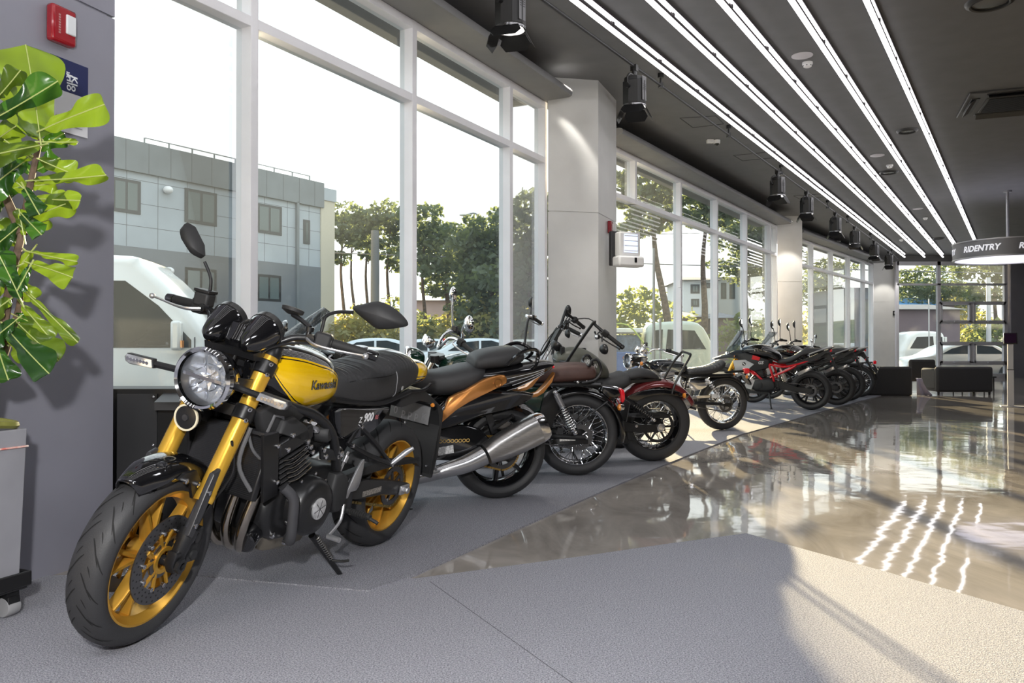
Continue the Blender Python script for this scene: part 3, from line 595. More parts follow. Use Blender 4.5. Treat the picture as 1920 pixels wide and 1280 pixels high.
def disc_chain(T, root, xf, zf, rf, rb, zb, y, m=None, rear_teeth=True):
    b = MB(T)
    for s, (ra, rc) in ((1, (rf, rb)), (-1, (rf, rb))):
        a, c = V((xf, y, zf + s * ra)), V((0, y, zb + s * rc)); n = 46
        for k in range(n):
            p = a + (c - a) * (k / n); b.box(p, ((c - a).length / n * .8, .011 if k % 2 else .007, .012), (c - a).to_track_quat('X', 'Z').to_matrix())
    for k in range(26):
        t = math.pi / 2 + math.pi * (k + .5) / 26; p = V((rb * math.cos(t), y, zb + rb * math.sin(t))); b.box(p, (math.pi * rb / 26 * .8, .011 if k % 2 else .007, .012), MX.Rotation(-t - math.pi / 2, 3, 'Y'))
    ch = b.build('chain', m or M_chain, root)
    b = MB(T); b.ring([(y - .003, rb * .70), (y - .003, rb - .004), (y + .003, rb - .004), (y + .003, rb * .70)], (0, 0, zb), (0, 1, 0), 40)
    for k in range(5): a = 2 * math.pi * k / 5; b.cyl((.03 * math.cos(a), y, zb + .03 * math.sin(a)), (rb * .75 * math.cos(a), y, zb + rb * .75 * math.sin(a)), .008, n=6)
    b.build('sprocket', M_disc, root)
def fins(T, root, name, cx, cz, ang, lx, ly, h, n, m, m_edge=None, thick=.55, taper=0):
    """stack of cooling fins around a barrel, tilted forward by ang"""
    q = MX.Rotation(R(ang), 3, 'Y'); b = MB(T); b.box((cx, 0, cz), (lx * .82, ly * .9, h), q); o = b.build(name, m, root, bev=.003)
    b = MB(T)
    for k in range(n):
        f = k / (n - 1) - .5; c = V((cx, 0, cz)) + q @ V((0, 0, f * h * .94)); s = 1 - taper * f; b.box(c, (lx * s, ly * s, h / n * thick), q)
    b.build('cooling_fins', m_edge or m, o, smooth=0, bev=.0015); return o
def place(root_loc, head, lean, label, group, name='motorcycle'):
    return thing(name, (root_loc.x, root_loc.y, .011), label, 'motorcycle', group, head, lean)
def lettering(parent, s, size, mtl, fn, bold=.004, shear=0, name='lettering', ext=.0, space=1.0):
    """flat letters laid onto a surface by fn(x, y) -> point"""
    vs, fs = text_pts(s, size, bold, shear, ext, space); b = MB(); b.add([fn(x, y, z) for x, y, z in vs], fs); return b.build(name, mtl, parent, smooth=0)
def surf_y(obj, sgn=1, far=.6):
    """side surface of a part as a function of x, z (in the bike's own frame)"""
    me = obj.data; tree_ = BVHTree.FromPolygons([v.co.copy() for v in me.vertices], [tuple(p.vertices) for p in me.polygons])
    def f(x, z, off=.0012):
        h = tree_.ray_cast(V((x, sgn * far, z)), V((0, -sgn, 0))); return V((x, (h[0].y if h[0] else sgn * .1) + sgn * off, z))
    return f
BG = 'motorcycles parked in the row along the windows'
def P(name, m, root, fn, T=None, smooth=40, bev=0):
    b = MB(T); fn(b); return b.build(name, m, root, smooth=smooth, bev=bev)
def mudguard(T, rt, c, r, hw, a0, a1, m, name, drop=.06, n=20, nose=0, lip=0):
    rings = []
    for i in range(n):
        f = i / (n - 1); a = R(a0 + (a1 - a0) * f); w = hw * (1 - nose * max(0, f - .75) * 3); rings.append([(c[0] + (r - drop * abs(t) ** 2.4) * math.cos(a), w * math.sin(t * 1.45) / math.sin(1.45), c[2] + (r - drop * abs(t) ** 2.4) * math.sin(a)) for t in [-1 + 2 * k / 14 for k in range(15)]])
    b = MB(T); b.loops(rings, cap=False, closed=False); o = b.build(name, m, rt); md = o.modifiers.new('thickness', 'SOLIDIFY'); md.thickness = .005; return o
def tubes_frame(rt, polys, r, m, name='frame_tube'):
    for s in (1, -1):
        P(name, m, rt, lambda b: [b.tube([(x, s * y, z) for x, y, z in pl], r, 8) for pl in polys])

# ================================================================ the yellow and black roadster nearest the camera
def tank_yellow():
    m = bpy.data.materials.new('yellow_black_tank_paint'); m.use_nodes = True; n = m.node_tree.nodes; l = m.node_tree.links.new; p = n['Principled BSDF']
    p.inputs['Roughness'].default_value = .09; p.inputs['Coat Weight'].default_value = 1; p.inputs['Coat Roughness'].default_value = .02
    tc = n.new('ShaderNodeTexCoord'); s = n.new('ShaderNodeSeparateXYZ'); l(tc.outputs['Object'], s.inputs[0])
    def math_(op, a, b=None, c=None):
        q = n.new('ShaderNodeMath'); q.operation = op
        for i, v in enumerate((a, b, c)):
            if v is None: continue
            if isinstance(v, (int, float)): q.inputs[i].default_value = v
            else: l(v, q.inputs[i])
        return q.outputs[0]
    u = math_('DIVIDE', math_('SUBTRACT', 1.135, s.outputs[0]), .52)
    def curve(pts):
        f = n.new('ShaderNodeFloatCurve'); c = f.mapping.curves[0]
        while len(c.points) > 2: c.points.remove(c.points[1])
        c.points[0].location = pts[0]; c.points[-1].location = pts[-1]
        for q in pts[1:-1]: c.points.new(*q)
        f.mapping.update(); l(u, f.inputs['Value']); return f.outputs[0]
    # heights mapped 0..1 over z .70 .. 1.05
    hz = lambda z: (z - .70) / .35
    top = curve([(0, hz(.982)), (.25, hz(.978)), (.55, hz(.952)), (.82, hz(.915)), (1, hz(.845))]); bot = curve([(0, hz(.965)), (.06, hz(.92)), (.2, hz(.845)), (.42, hz(.785)), (.65, hz(.768)), (.88, hz(.795)), (1, hz(.84))])
    z = math_('DIVIDE', math_('SUBTRACT', s.outputs[2], .70), .35)
    d = math_('MULTIPLY', math_('MINIMUM', math_('SUBTRACT', top, z), math_('MULTIPLY', math_('SUBTRACT', z, bot), .9)), .35)
    inx = math_('MULTIPLY', math_('GREATER_THAN', u, .0), math_('LESS_THAN', u, 1.0))
    ins = math_('MULTIPLY', math_('GREATER_THAN', d, 0), inx); pin = math_('MULTIPLY', math_('GREATER_THAN', d, .007), math_('LESS_THAN', d, .011)); yel = math_('MULTIPLY', ins, math_('SUBTRACT', 1, pin))
    side = math_('GREATER_THAN', math_('ABSOLUTE', s.outputs[1]), .045); yel = math_('MULTIPLY', yel, side)
    mx = n.new('ShaderNodeMix'); mx.data_type = 'RGBA'; l(yel, mx.inputs[0]); mx.inputs[6].default_value = (.006, .006, .007, 1); mx.inputs[7].default_value = (.92, .56, .005, 1); l(mx.outputs[2], p.inputs['Base Color']); return m

def bike_yellow():
    o = ground(690, 1022); rt = place(o, 248, 11, 'yellow and black naked roadster with gold forks and gold wheels, nearest the camera', BG)
    T = steer_T(9, 1.568, 25); N = None
    GR = (18, [(.06, .72, .26, .0050, 0), (-.06, -.72, .26, .0050, .17), (.42, .95, .20, .0044, .13), (-.42, -.95, .20, .0044, .30), (.30, .55, .10, .0036, .27), (-.30, -.55, .10, .0036, .10)])
    fw = cast_wheel(T, rt, 'front_wheel', (1.47, 0, .30), .300, .125, .224, M_goldrim, 5, .24, .042, .10, 2, .150, .017, 96, GR, M_goldrim, .15)
    b = MB(T); b.cyl((1.47, -.13, .30), (1.47, .13, .30), .017, n=16); b.lathe([(0, .026), (.012, .026), (.014, .014), (.004, .012)], (1.47, .128, .30), (0, 1, 0), 6); b.build('axle', M_blk, fw)
    b = MB(T); b.ring([(.062, .045), (.062, .062), (.067, .062), (.067, .045)], (1.47, 0, .30), (0, 1, 0), 40); b.build('sensor_ring', M_disc, fw)
    rw = cast_wheel(N, rt, 'rear_wheel', (0, 0, .315), .315, .180, .224, M_goldrim, 5, .24, .05, .13, -1, .12, .017, 84, (18, [(.1, .8, .24, .0050, 0), (-.1, -.8, .24, .0050, .17)]), M_blk, .5)
    # upside down fork: gold upper tubes, dark sliders
    ax, az = 1.462, .30
    def fk(z): return ax - (z - az) * .4663
    for s in (1, -1):
        y = s * .104; b = MB(T); p0, p1 = V((fk(.50), y, .50)), V((fk(.985), y, .985)); L_ = (p1 - p0).length
        b.lathe([(-.01, .033), (0, .0345), (.015, .0345), (.017, .033), (.03, .033), (.032, .0315), (L_ - .10, .0315), (L_, .0315)], p0, p1 - p0, 28); lg = b.build('fork_leg', M_gold, rt)
        b = MB(T); b.lathe([(0, .036), (.025, .036), (.03, .032), (.045, .032), (.046, .017)], p1, p1 - p0, 28); b.build('fork_cap', M_blk, lg); b = MB(T); b.lathe([(.0, .022), (.062, .022), (.064, .015)], p1, p1 - p0, 6); b.build('adjuster', M_gold, lg)
        b = MB(T); q = V((fk(.33), y, .33)); b.lathe([(0, .020), ((p0 - q).length, .020)], q, p0 - q, 20); b.build('fork_slider', mat('dark_slider', (.10, .10, .11), .3, .6), lg)
        b = MB(T); dn = (V((fk(.3), 0, .3)) - V((fk(.5), 0, .5))).normalized(); b.lathe([(0, .030), (.035, .030), (.045, .026), (.11, .024), (.12, .016)], V((fk(.405), y, .405)), dn, 20); b.prism([(ax - .028, .335), (ax + .026, .345), (ax + .034, .30), (ax + .014, .268), (ax - .022, .272)], y - .016, y + .02, shrink=.005); b.prism([(ax - .03, .36), (ax - .10, .40), (ax - .105, .33), (ax - .07, .29), (ax - .02, .31)], y - .03, y - .004, shrink=.004); b.build('axle_clamp', M_blk, lg)
        b = MB(T); b.prism([(fk(.60) + .065, .60), (fk(.56) + .07, .545), (fk(.42) + .055, .40), (fk(.40) + .02, .385), (fk(.45) + .0, .47), (fk(.60) + .03, .61)], y + s * .012, y + s * .030, shrink=.005); sc = b.build('fork_guard', mat('satin_grey_guard', (.035, .035, .038), .35), lg); bolts(T, sc, [(fk(.43) + .035, y + s * .032, .43), (fk(.55) + .05, y + s * .032, .535)], .009, (0, s, 0))
        for zc, nm in ((.785, 'lower_clamp'), (.945, 'upper_clamp')):
            b = MB(T); d = (p1 - p0).normalized(); c = V((fk(zc), y, zc)); b.lathe([(-.026, .038), (.026, .038)], c, d, 24); b.box(c + V((-.045, -s * .03, -.0)), (.08, .07, .045)); cl = b.build(nm, M_blk, lg, bev=.004); bolts(T, cl, [c + V((.020, s * .028, .012)) + d * .012, c + V((.020, s * .028, .0)) - d * .016], .008, (.6, s * .8, 0))
        caliper(T, rt, (1.375, y - s * .022, .335), M_blk2, s=s)
    b = MB(T); b.prism([(fk(.785) - .09, -.06), (fk(.785) - .09, .06), (fk(.785), .10), (fk(.785) + .01, 0), (fk(.785), -.10)], .765, .805, ax='xy'); b.build('triple_clamp', M_blk, rt)
    b = MB(T); b.prism([(fk(.945) - .09, -.06), (fk(.945) - .09, .06), (fk(.945), .10), (fk(.945) + .01, 0), (fk(.945), -.10)], .93, .96, ax='xy'); b.build('top_clamp', M_blk, rt)
    # front mudguard over the tyre
    mg = mudguard(T, rt, (1.47, 0, .30), .342, .074, 128, 57, M_gloss, 'front_mudguard', .062, 20, .55)
    for s in (1, -1):
        b = MB(T); b.prism([(1.50, .585), (1.47, .60), (1.41, .60), (1.375, .56), (1.40, .50), (1.43, .56)], s * .070, s * .082); br = b.build('mudguard_bracket', M_blk, mg); bolts(T, br, [(1.465, s * .086, .575), (1.395, s * .086, .55)], .010, (0, s, 0))
    # headlight with facets
    hax = V((1, 0, -.02)); h = round_lamp(T, rt, (1.375, .012, .896), .102, M_gloss, M_chrome, .14, ax=hax)
    for s in (1, -1):
        b = MB(T); b.prism([(1.19, .845), (1.33, .875), (1.345, .905), (1.32, .92), (1.18, .90)], s * .088, s * .102, shrink=.004); lb = b.build('headlight_bracket', M_blk, rt); bolts(T, lb, [(1.325, s * .105, .895)], .012, (0, s, 0))
        b = MB(T); b.tube([(1.33, s * .10, .89), (1.335, s * .21, .885)], .012, 8, 1); tsn = b.build('turn_signal', M_blk, rt)
        b = MB(T); poly = [(.205, -.013), (.30, -.022), (.318, -.016), (.325, 0), (.318, .013), (.215, .018)]; b.prism([(y_ * s, .885 + z_) for y_, z_ in poly], 1.325, 1.352, ax='yz', shrink=.003); b.build('lamp_body', M_blk2, tsn); b = MB(T); b.prism([((.212 + (y_ - .212) * .97) * s, .885 + z_ * .85) for y_, z_ in poly], 1.352, 1.3565, ax='yz', shrink=.001); ln = b.build('lamp_lens', mat('clear_grey_lens', (.45, .46, .47), .15, .6), tsn)
        b = MB(T); [b.lathe([(0, .006), (.002, .006)], (1.357, s * (.228 + .013 * k), .885 - .003 * (k > 3)), (1, 0, 0), 10) for k in range(7)]; b.build('leds', M_chrome, ln)
    # twin bell gauges and the display between them
    for s in (1, -1):
        b = MB(T); ga = V((.58, 0, -.30)).normalized(); c = V((1.155, s * .075, 1.082)); b.lathe([(-.012, .058), (.0, .063), (.018, .064), (.03, .060), (.075, .050), (.12, .034), (.14, .014)], c, ga, 36); gg = b.build('gauge', M_gloss, rt)
        b = MB(T); b.ring([(-.014, .050), (-.014, .064), (.012, .0665), (.012, .06)], c, ga, 40); b.build('gauge_ring', mat('satin_ring', (.03, .03, .03), .25), gg); b = MB(T); b.lathe([(-.0135, .05), (-.013, .05)], c, ga, 30); b.build('dial', mat('dial_face', (.02, .02, .02), .2), gg)
    b = MB(T); b.prism([(1.14, 1.00), (1.13, 1.075), (1.16, 1.10), (1.215, 1.085), (1.245, 1.03), (1.23, 1.0)], -.032, .032, shrink=.006); b.build('display', M_gloss, rt)
    b = MB(T); b.prism([(1.10, .965), (1.24, .975), (1.25, 1.0), (1.13, 1.01)], -.10, .10); b.build('gauge_bracket', M_blk, rt)
    b = MB(T); b.lathe([(-.02, .03), (-.012, .042), (.0, .044), (.012, .042), (.014, .034)], (1.345, -.035, .745), (1, 0, 0), 30); hn = b.build('horn', M_blk, rt); b = MB(T); b.ring([(.008, .040), (.008, .0465), (.0145, .0465), (.0145, .040)], (1.345, -.035, .745), (1, 0, 0), 32); b.build('horn_rim', mat('cream_rim', (.75, .68, .5), .4), hn); b = MB(T); b.lathe([(.014, .012), (.02, .011)], (1.345, -.035, .745), (1, 0, 0), 16); b.build('horn_cap', M_dkmetal, hn)
    # handlebar with controls
    hb = [(1.02, -.42, 1.075), (1.06, -.30, 1.085), (1.10, -.17, 1.075), (1.135, -.10, 1.035), (1.14, 0, 1.03), (1.135, .10, 1.035), (1.10, .17, 1.075), (1.06, .30, 1.085), (1.02, .42, 1.075)]
    b = MB(T); b.tube(hb, .0125, 12); bar_ = b.build('handlebar', M_blk, rt)
    for s in (1, -1):
        g0, g1 = V((1.066, s * .285, 1.084)), V((1.022, s * .415, 1.075)); d = (g1 - g0).normalized()
        b = MB(T); b.lathe([(0, .021), (.006, .021), (.008, .0165)] + [(.012 + .006 * k, .0168 + .0008 * (k % 2)) for k in range(20)] + [(.134, .0165)], g0, d, 18); b.build('grip', M_grip, bar_)
        b = MB(T); b.lathe([(0, .017), (.004, .0185), (.038, .0185), (.042, .014)], g0 + d * .136, d, 18); b.build('bar_end', M_gloss, bar_)
        b = MB(T); c = g0 - d * .028; b.box(c, (.052, .062, .058), d.to_track_quat('Y', 'Z').to_matrix()); sw = b.build('switch_pod', M_blk2, bar_, bev=.010)
        b = MB(T); b.box(c + V((-.03, 0, .008)), (.014, .020, .014)); b.build('switch', M_dkmetal, sw)
        b = MB(T); b.cyl(c + V((.02, -s * .035, 0)), c + V((.045, -s * .03, .0)), .016, n=14); b.build('lever_perch', M_blk, bar_)
        b = MB(T); b.tube([c + V((.052, -s * .035, -.004)), c + V((.075, s * .005, -.012)), c + V((.068, s * .06, -.014)), c + V((.045, s * .13, -.012)), c + V((.036, s * .185, -.008))], .0075, 8, 6, [.010, .0085, .007, .006, .0065], .6); b.ball(c + V((.036, s * .19, -.008)), .011); b.build('clutch_lever' if s > 0 else 'brake_lever', M_alu, bar_)
    # left mirror reaches out low, right one stands upright
    shp = [(-.105, -.002), (-.075, .018), (-.02, .040), (.035, .034), (.085, .012), (.105, -.008), (.085, -.022), (.01, -.045), (-.03, -.036)]
    mirror(T, bar_, (1.075, .245, 1.10), [(1.075, .245, 1.14), (1.075, .25, 1.175), (1.07, .29, 1.20), (1.065, .345, 1.212)], (1.055, .445, 1.228), (0, 0), M_blk, M_blk2, 8, shape=[(a, z * 1.12) for a, z in cr(shp, 3, True)], thick=.030)
    mirror(T, bar_, (1.075, -.235, 1.10), [(1.075, -.235, 1.15), (1.075, -.245, 1.20), (1.072, -.285, 1.25)], (1.055, -.36, 1.318), (0, 0), M_blk, M_blk2, -10, shape=[(-.068, .030), (-.050, .058), (-.012, .050), (.052, -.008), (.066, -.045), (.050, -.060), (.018, -.056), (-.045, -.008)], thick=.030)
    b = MB(T); b.box((1.085, -.245, 1.115), (.055, .062, .055)); b.build('fluid_reservoir', M_blk2, bar_, bev=.009); b = MB(T); b.box((1.085, -.245, 1.146), (.06, .066, .012)); b.build('reservoir_cap', M_blk, bar_, bev=.003)
    # phone mount: puck on a jointed arm
    b = MB(T); b.cyl((1.085, .20, 1.07), (1.08, .20, 1.115), .010, n=10); b.cyl((1.08, .20, 1.105), (1.08, .20, 1.122), .016, n=14); b.tube([(1.08, .20, 1.118), (1.07, .155, 1.135), (1.06, .11, 1.145)], .009, 8, 3); pm = b.build('phone_mount', M_blk, bar_); b = MB(T); b.lathe([(0, .018), (.01, .040), (.022, .042), (.024, .036)], (1.06, .105, 1.145), (-.25, 0, 1), 28); b.build('phone_puck', M_blk2, pm)
    for k, pts in enumerate(([(1.06, .27, 1.07), (1.12, .16, 1.05), (1.20, .09, .99), (1.16, .06, .84)], [(1.06, -.27, 1.07), (1.14, -.18, 1.08), (1.23, -.10, 1.0), (1.17, -.07, .84)], [(1.06, .24, 1.075), (1.17, .05, 1.035), (1.24, .02, .95), (1.15, .0, .8)], [(1.21, .10, .80), (1.26, .085, .70), (1.30, .10, .66), (1.29, .11, .55)], [(1.31, .125, .70), (1.27, .13, .58), (1.36, .115, .46), (1.38, .10, .38)])):
        b = MB(T); b.tube(pts, .005, 7); b.build('cable', M_blk, rt)

    # tank
    b = MB(); b.secs([(.615, .835, .055, .055, .06, 2.3), (.645, .850, .095, .085, .085, 2.4), (.72, .862, .122, .115, .105, 2.5), (.82, .872, .136, .130, .120, 2.5), (.93, .880, .142, .136, .125, 2.5), (1.03, .893, .136, .126, .115, 2.5), (1.10, .915, .112, .098, .10, 2.4), (1.145, .930, .078, .066, .075, 2.3), (1.165, .935, .04, .035, .04, 2.2)], 48, 8)
    tk = b.build('fuel_tank', tank_yellow(), rt, smooth=60)
    sy = surf_y(tk); M_em = mat('emblem_chrome', (.42, .43, .46), .15, 1.0); M_emb = mat('emblem_black', (.01, .01, .01), .3)
    cxz = (.795, .868)
    for mm, off, bo in ((M_emb, .0018, .0020), (M_em, .0034, .0004)):
        lettering(tk, 'Kawasaki', .058, mm, lambda x, y, z: sy(cxz[0] - x * .92, cxz[1] + y * .86 - x * .02, off), bo, .0, 'emblem', space=1.02)
    b = MB(); b.lathe([(0, .045), (.008, .045), (.012, .038), (.013, .01)], (.92, 0, 1.012), (-.05, 0, 1), 32); b.build('fuel_cap', M_alu, tk)
    # seat, ribbed front and back
    def rib(lo, hi, n_):
        def f(x):
            if x < lo or x > hi: return 0
            return .010 * abs(math.sin(math.pi * n_ * (x - lo) / (hi - lo))) - .004
        return f
    b = MB(); b.secs([(.705, .830, .060, .060, .07, 2.6), (.66, .832, .105, .075, .075, 2.8), (.58, .828, .130, .082, .082, 3), (.48, .826, .142, .092, .080, 3), (.36, .836, .146, .098, .088, 3), (.25, .850, .142, .105, .098, 2.9), (.14, .870, .130, .098, .095, 2.8), (.03, .878, .115, .085, .080, 2.6), (-.05, .880, .09, .066, .06, 2.4), (-.085, .878, .05, .035, .03, 2.2)][::-1], 44, 10, rib(-.0, .63, 21))
    st = b.build('seat', M_vinyl, rt, smooth=60)
    ssy = surf_y(st); b = MB(); b.tube([(ssy(x, z, .002)) for x, z in ((.245, .95), (.25, .90), (.24, .84), (.225, .79), (.21, .76))], .0022, 6); b.build('piping', mat('grey_piping', (.25, .25, .26), .5), st)
    b = MB(); b.box(ssy(.16, .825, .003), (.014, .004, .020)); b.build('seat_badge', M_alu, st, bev=.003)
    b = MB(); b.tube([ssy(x, z, .002) for x, z in ((.60, .87), (.48, .882), (.35, .89), (.26, .90))], .0018, 6); b.build('seam', M_blk, st)
    # tail cowl with the yellow stripes
    def tail_m():
        m = mat('tail_cowl_paint', (.006, .006, .007), .09, coat=1); n = m.node_tree.nodes; l = m.node_tree.links.new; p = n['Principled BSDF']; tc = n.new('ShaderNodeTexCoord'); s = n.new('ShaderNodeSeparateXYZ'); l(tc.outputs['Object'], s.inputs[0])
        r = n.new('ShaderNodeMapRange'); r.inputs[1].default_value = .815; r.inputs[2].default_value = .945; l(s.outputs[2], r.inputs[0]); c = n.new('ShaderNodeValToRGB'); c.color_ramp.interpolation = 'CONSTANT'; e = c.color_ramp.elements; e[0].position = 0; e[0].color = (.006, .006, .007, 1); e[1].position = .30; e[1].color = (.92, .56, .005, 1)
        for q, k in ((.36, 0), (.40, 1), (.86, 0), (.90, 1), (.95, 0)): x = e.new(q); x.color = (.92, .56, .005, 1) if k else (.006, .006, .007, 1)
        l(r.outputs[0], c.inputs[0]); l(c.outputs[0], p.inputs['Base Color']); return m
    b = MB(); b.secs([(.06, .845, .085, .06, .055, 2.6), (-.03, .868, .098, .062, .060, 2.6), (-.10, .876, .094, .062, .062, 2.5), (-.16, .878, .080, .056, .058, 2.4), (-.205, .880, .058, .042, .044, 2.3), (-.225, .880, .03, .022, .024, 2.2)][::-1], 36, 8); tl = b.build('tail_cowl', tail_m(), rt, smooth=60)
    b = MB(); b.ball((-.222, 0, .865), (.02, .045, .025)); b.build('tail_light', M_red, tl)
    for s in (1, -1):
        b = MB(); b.tube([(.06, s * .10, .80), (-.06, s * .125, .805), (-.14, s * .12, .83)], .008, 8); b.build('grab_bar', M_blk, rt)
        indicator(None, rt, (-.19, s * .04, .73), (-.20, s * .11, .72), .012, M_amber, M_blk)
    # side cover with model lettering
    for s in (1, -1):
        b = MB(); b.prism([(.715, .755), (.60, .765), (.305, .745), (.275, .735), (.33, .675), (.43, .625), (.585, .622), (.665, .66)], s * .108, s * .150, k=2, shrink=.014); sc = b.build('side_cover', M_gloss, rt)
        if s > 0:
            M_wl = mat('white_decal', (.85, .85, .86), .35); M_rl = mat('red_decal', (.45, .12, .13), .4); f = lambda x0, z0: (lambda x, y, z: V((x0 - x, .1512, z0 + y)))
            lettering(sc, '900', .050, M_wl, f(.452, .712), .0022, .1); lettering(sc, 'Z', .034, M_wl, f(.515, .705), .0010, .1); lettering(sc, 'RS', .024, M_rl, f(.385, .708), .0012, .1, space=1.1)
        b = MB(); b.tube([(.70, s * .12, .80), (.50, s * .128, .775), (.30, s * .125, .765), (.05, s * .11, .80)], .013, 8); b.build('subframe', M_blk, rt)
    # frame
    for s in (1, -1):
        b = MB(); b.tube([(1.16, s * .05, .86), (1.02, s * .13, .80), (.88, s * .165, .76), (.76, s * .175, .68), (.68, s * .165, .56), (.63, s * .15, .45), (.60, s * .14, .34)], .020, 10); b.tube([(1.17, s * .04, .80), (1.08, s * .12, .70), (.98, s * .16, .64)], .018, 10); fr_ = b.build('frame_tube', M_blk, rt); bolts(None, fr_, [(.60, s * .165, .40), (.68, s * .188, .585)], .014, (0, s, 0))
        b = MB(); b.prism([(.82, .63), (.70, .60), (.66, .55), (.80, .575)], s * .165, s * .178, shrink=.003); eb = b.build('engine_bracket', M_blk, rt); bolts(None, eb, [(.80, s * .182, .615), (.69, s * .182, .575), (.78, s * .182, .585)], .011, (0, s, 0))
        b = MB(); b.prism([(1.20, .79), (1.10, .83), (.99, .80), (.93, .76), (1.02, .70), (1.10, .675), (1.16, .70)], s * .120, s * .162, k=0, shrink=.012); du = b.build('intake_cover', M_blk2, rt)
        b = MB(); b.tube([(1.15, s * .164, .715), (1.125, s * .166, .775), (1.075, s * .166, .765), (1.05, s * .166, .70)], .006, 6, 1); b.build('cover_edge', mat('cover_highlight', (.12, .12, .125), .3), du)
    # radiator
    b = MB(); q = MX.Rotation(R(-14), 3, 'Y'); b.box((1.135, 0, .585), (.030, .335, .250), q); rd = b.build('radiator', M_blk, rt, bev=.006)
    b = MB(); [b.box(V((1.135, 0, .585)) + q @ V((.0165, 0, -.112 + .0064 * k)), (.004, .30, .0022), q) for k in range(36)]; b.build('radiator_fins', mat('radiator_fin', (.045, .045, .047), .35, .5), rd, smooth=0)
    for s in (1, -1):
        b = MB(); b.prism([(1.185, .71), (1.10, .715), (1.05, .475), (1.125, .455)], s * .166, s * .180, shrink=.003); tr_ = b.build('radiator_shroud', M_blk, rd); bolts(None, tr_, [(1.10, s * .183, .665), (1.07, s * .183, .525)], .009, (0, s, 0))
        b = MB(); b.box((1.145, s * .150, .712), (.07, .055, .012)); b.build('shroud_top', M_dkmetal, rd)
    # engine
    b = MB(); b.prism([(1.02, .47), (.98, .50), (.80, .53), (.62, .52), (.55, .46), (.56, .36), (.62, .30), (.80, .265), (.98, .27), (1.05, .33), (1.06, .42)], -.15, .15, k=2, shrink=.03); en = b.build('crankcase', M_blk, rt)
    fins(None, rt, 'cylinder_block', .965, .575, 18, .165, .34, .135, 7, M_blk, mat('polished_fin_edge', (.10, .10, .105), .25, .7), .36)
    q = MX.Rotation(R(18), 3, 'Y'); b = MB(); b.box((.99, 0, .672), (.20, .37, .062), q); hd = b.build('cylinder_head', M_blk, rt, bev=.010); b = MB(); b.prism([(1.10, .71), (1.08, .755), (1.02, .765), (.93, .72), (.905, .675), (.915, .655)], -.185, .185, shrink=.012); b.build('cam_cover', M_blk2, hd)
    for z_, w_2 in ((.66, .004), (.545, .003)): pass
    b = MB()
    for k in range(6): b.tube([(1.040 - .010 * k, .173, .600 - .0175 * k), (.985 - .010 * k, .1755, .604 - .0175 * k), (.905 - .010 * k, .174, .640 - .0175 * k)], .0024, 6, 3)
    for k in range(3): b.tube([(.935 - .004 * k, .1765, .656 - .016 * k), (.905 - .004 * k, .177, .668 - .016 * k)], .0024, 6, 1)
    b.build('fin_highlight', mat('machined_fin', (.75, .75, .77), .2, 1), hd)
    bolts(None, hd, [(1.03, .19, .70), (.93, .19, .665), (.90, .186, .64), (1.04, .186, .645), (.875, .182, .615)], .010)
    b = MB(); b.lathe([(0, .118), (.055, .116), (.075, .105), (.085, .088), (.088, .05), (.086, .045)], (.84, .14, .395), (0, 1, 0), 40); ac = b.build('alternator_cover', M_blk, rt); b = MB(); b.lathe([(.086, .043), (.092, .043), (.094, .038), (.0935, .01)], (.84, .14, .395), (0, 1, 0), 36); b.build('cover_cap', mat('spun_aluminium', (.72, .72, .73), .38, .55, noise=.3, nscale=25), ac); b = MB(); [b.box((.84 + .0 * k, .2352, .395), (.072, .0008, .0022), MX.Rotation(k * math.pi / 3 + .3, 3, 'Y')) for k in range(3)]; b.build('cap_groove', M_dkmetal, ac)
    bolts(None, ac, [(.84 + .126 * math.cos(a), .175, .395 + .126 * math.sin(a)) for a in [.3 + k * .7 for k in range(9)]], .008)
    b = MB(); b.prism([(.69, .50), (.60, .48), (.585, .38), (.63, .33), (.70, .36)], .13, .195, k=2, shrink=.015); b.build('sprocket_cover', M_blk2, rt)
    b = MB(); b.tube([(1.03, .185, .50), (1.00, .215, .46), (.99, .22, .38), (.975, .215, .30), (.93, .18, .275), (.90, .15, .28)], .020, 12); b.build('coolant_hose', mat('rubber_hose', (.045, .045, .05), .5), rt)
    b = MB(); b.lathe([(0, .043), (.006, .046), (.07, .046), (.075, .04)], (1.04, .085, .305), (.75, .2, -.25), 26); b.build('oil_filter', M_gloss, rt); bolts(None, rt, [(.93, .16, .262), (1.0, .15, .30), (.90, .17, .30)], .012)
    b = MB(); b.prism([(1.00, .285), (.97, .215), (.86, .195), (.72, .205), (.66, .27)], -.10, .10, k=0, shrink=.02); b.build('sump', mat('sump_bronze', (.28, .25, .20), .35, .7), rt)
    for i, y in enumerate((.135, .05, -.05, -.135)):
        b = MB(); b.tube([(1.05, y, .61), (1.085, y, .58), (1.098, y * .98, .52), (1.125, y * .95, .44), (1.14, y * .85, .345), (1.105, y * .65, .268), (1.03, y * .55 - .015, .235), (.90, y * .5 - .03, .225)], .0205, 12, 6); b.build('header_pipe', M_pipe, rt)
    b = MB(); b.lathe([(0, .03), (.02, .055), (.12, .06), (.16, .045)], (.93, -.04, .23), (-1, -.25, .02), 20); b.tube([(.80, -.07, .225), (.62, -.13, .26), (.45, -.18, .33)], .026, 10); ex = b.build('exhaust', M_pipe, rt); b = MB(); b.lathe([(0, .03), (.03, .052), (.33, .056), (.36, .05), (.362, .03)], (.46, -.18, .325), (-.95, -.05, .28), 24); b.build('muffler', M_steel, ex)
    b = MB(); b.tube([(1.21, .10, .80), (1.18, .13, .66), (1.13, .15, .60), (1.10, .155, .52), (1.12, .14, .47)], .006, 8); b.tube([(1.2, .13, .73), (1.22, .12, .60), (1.17, .15, .50)], .008, 8); b.build('hose', mat('grey_hose', (.12, .12, .125), .4), rt)
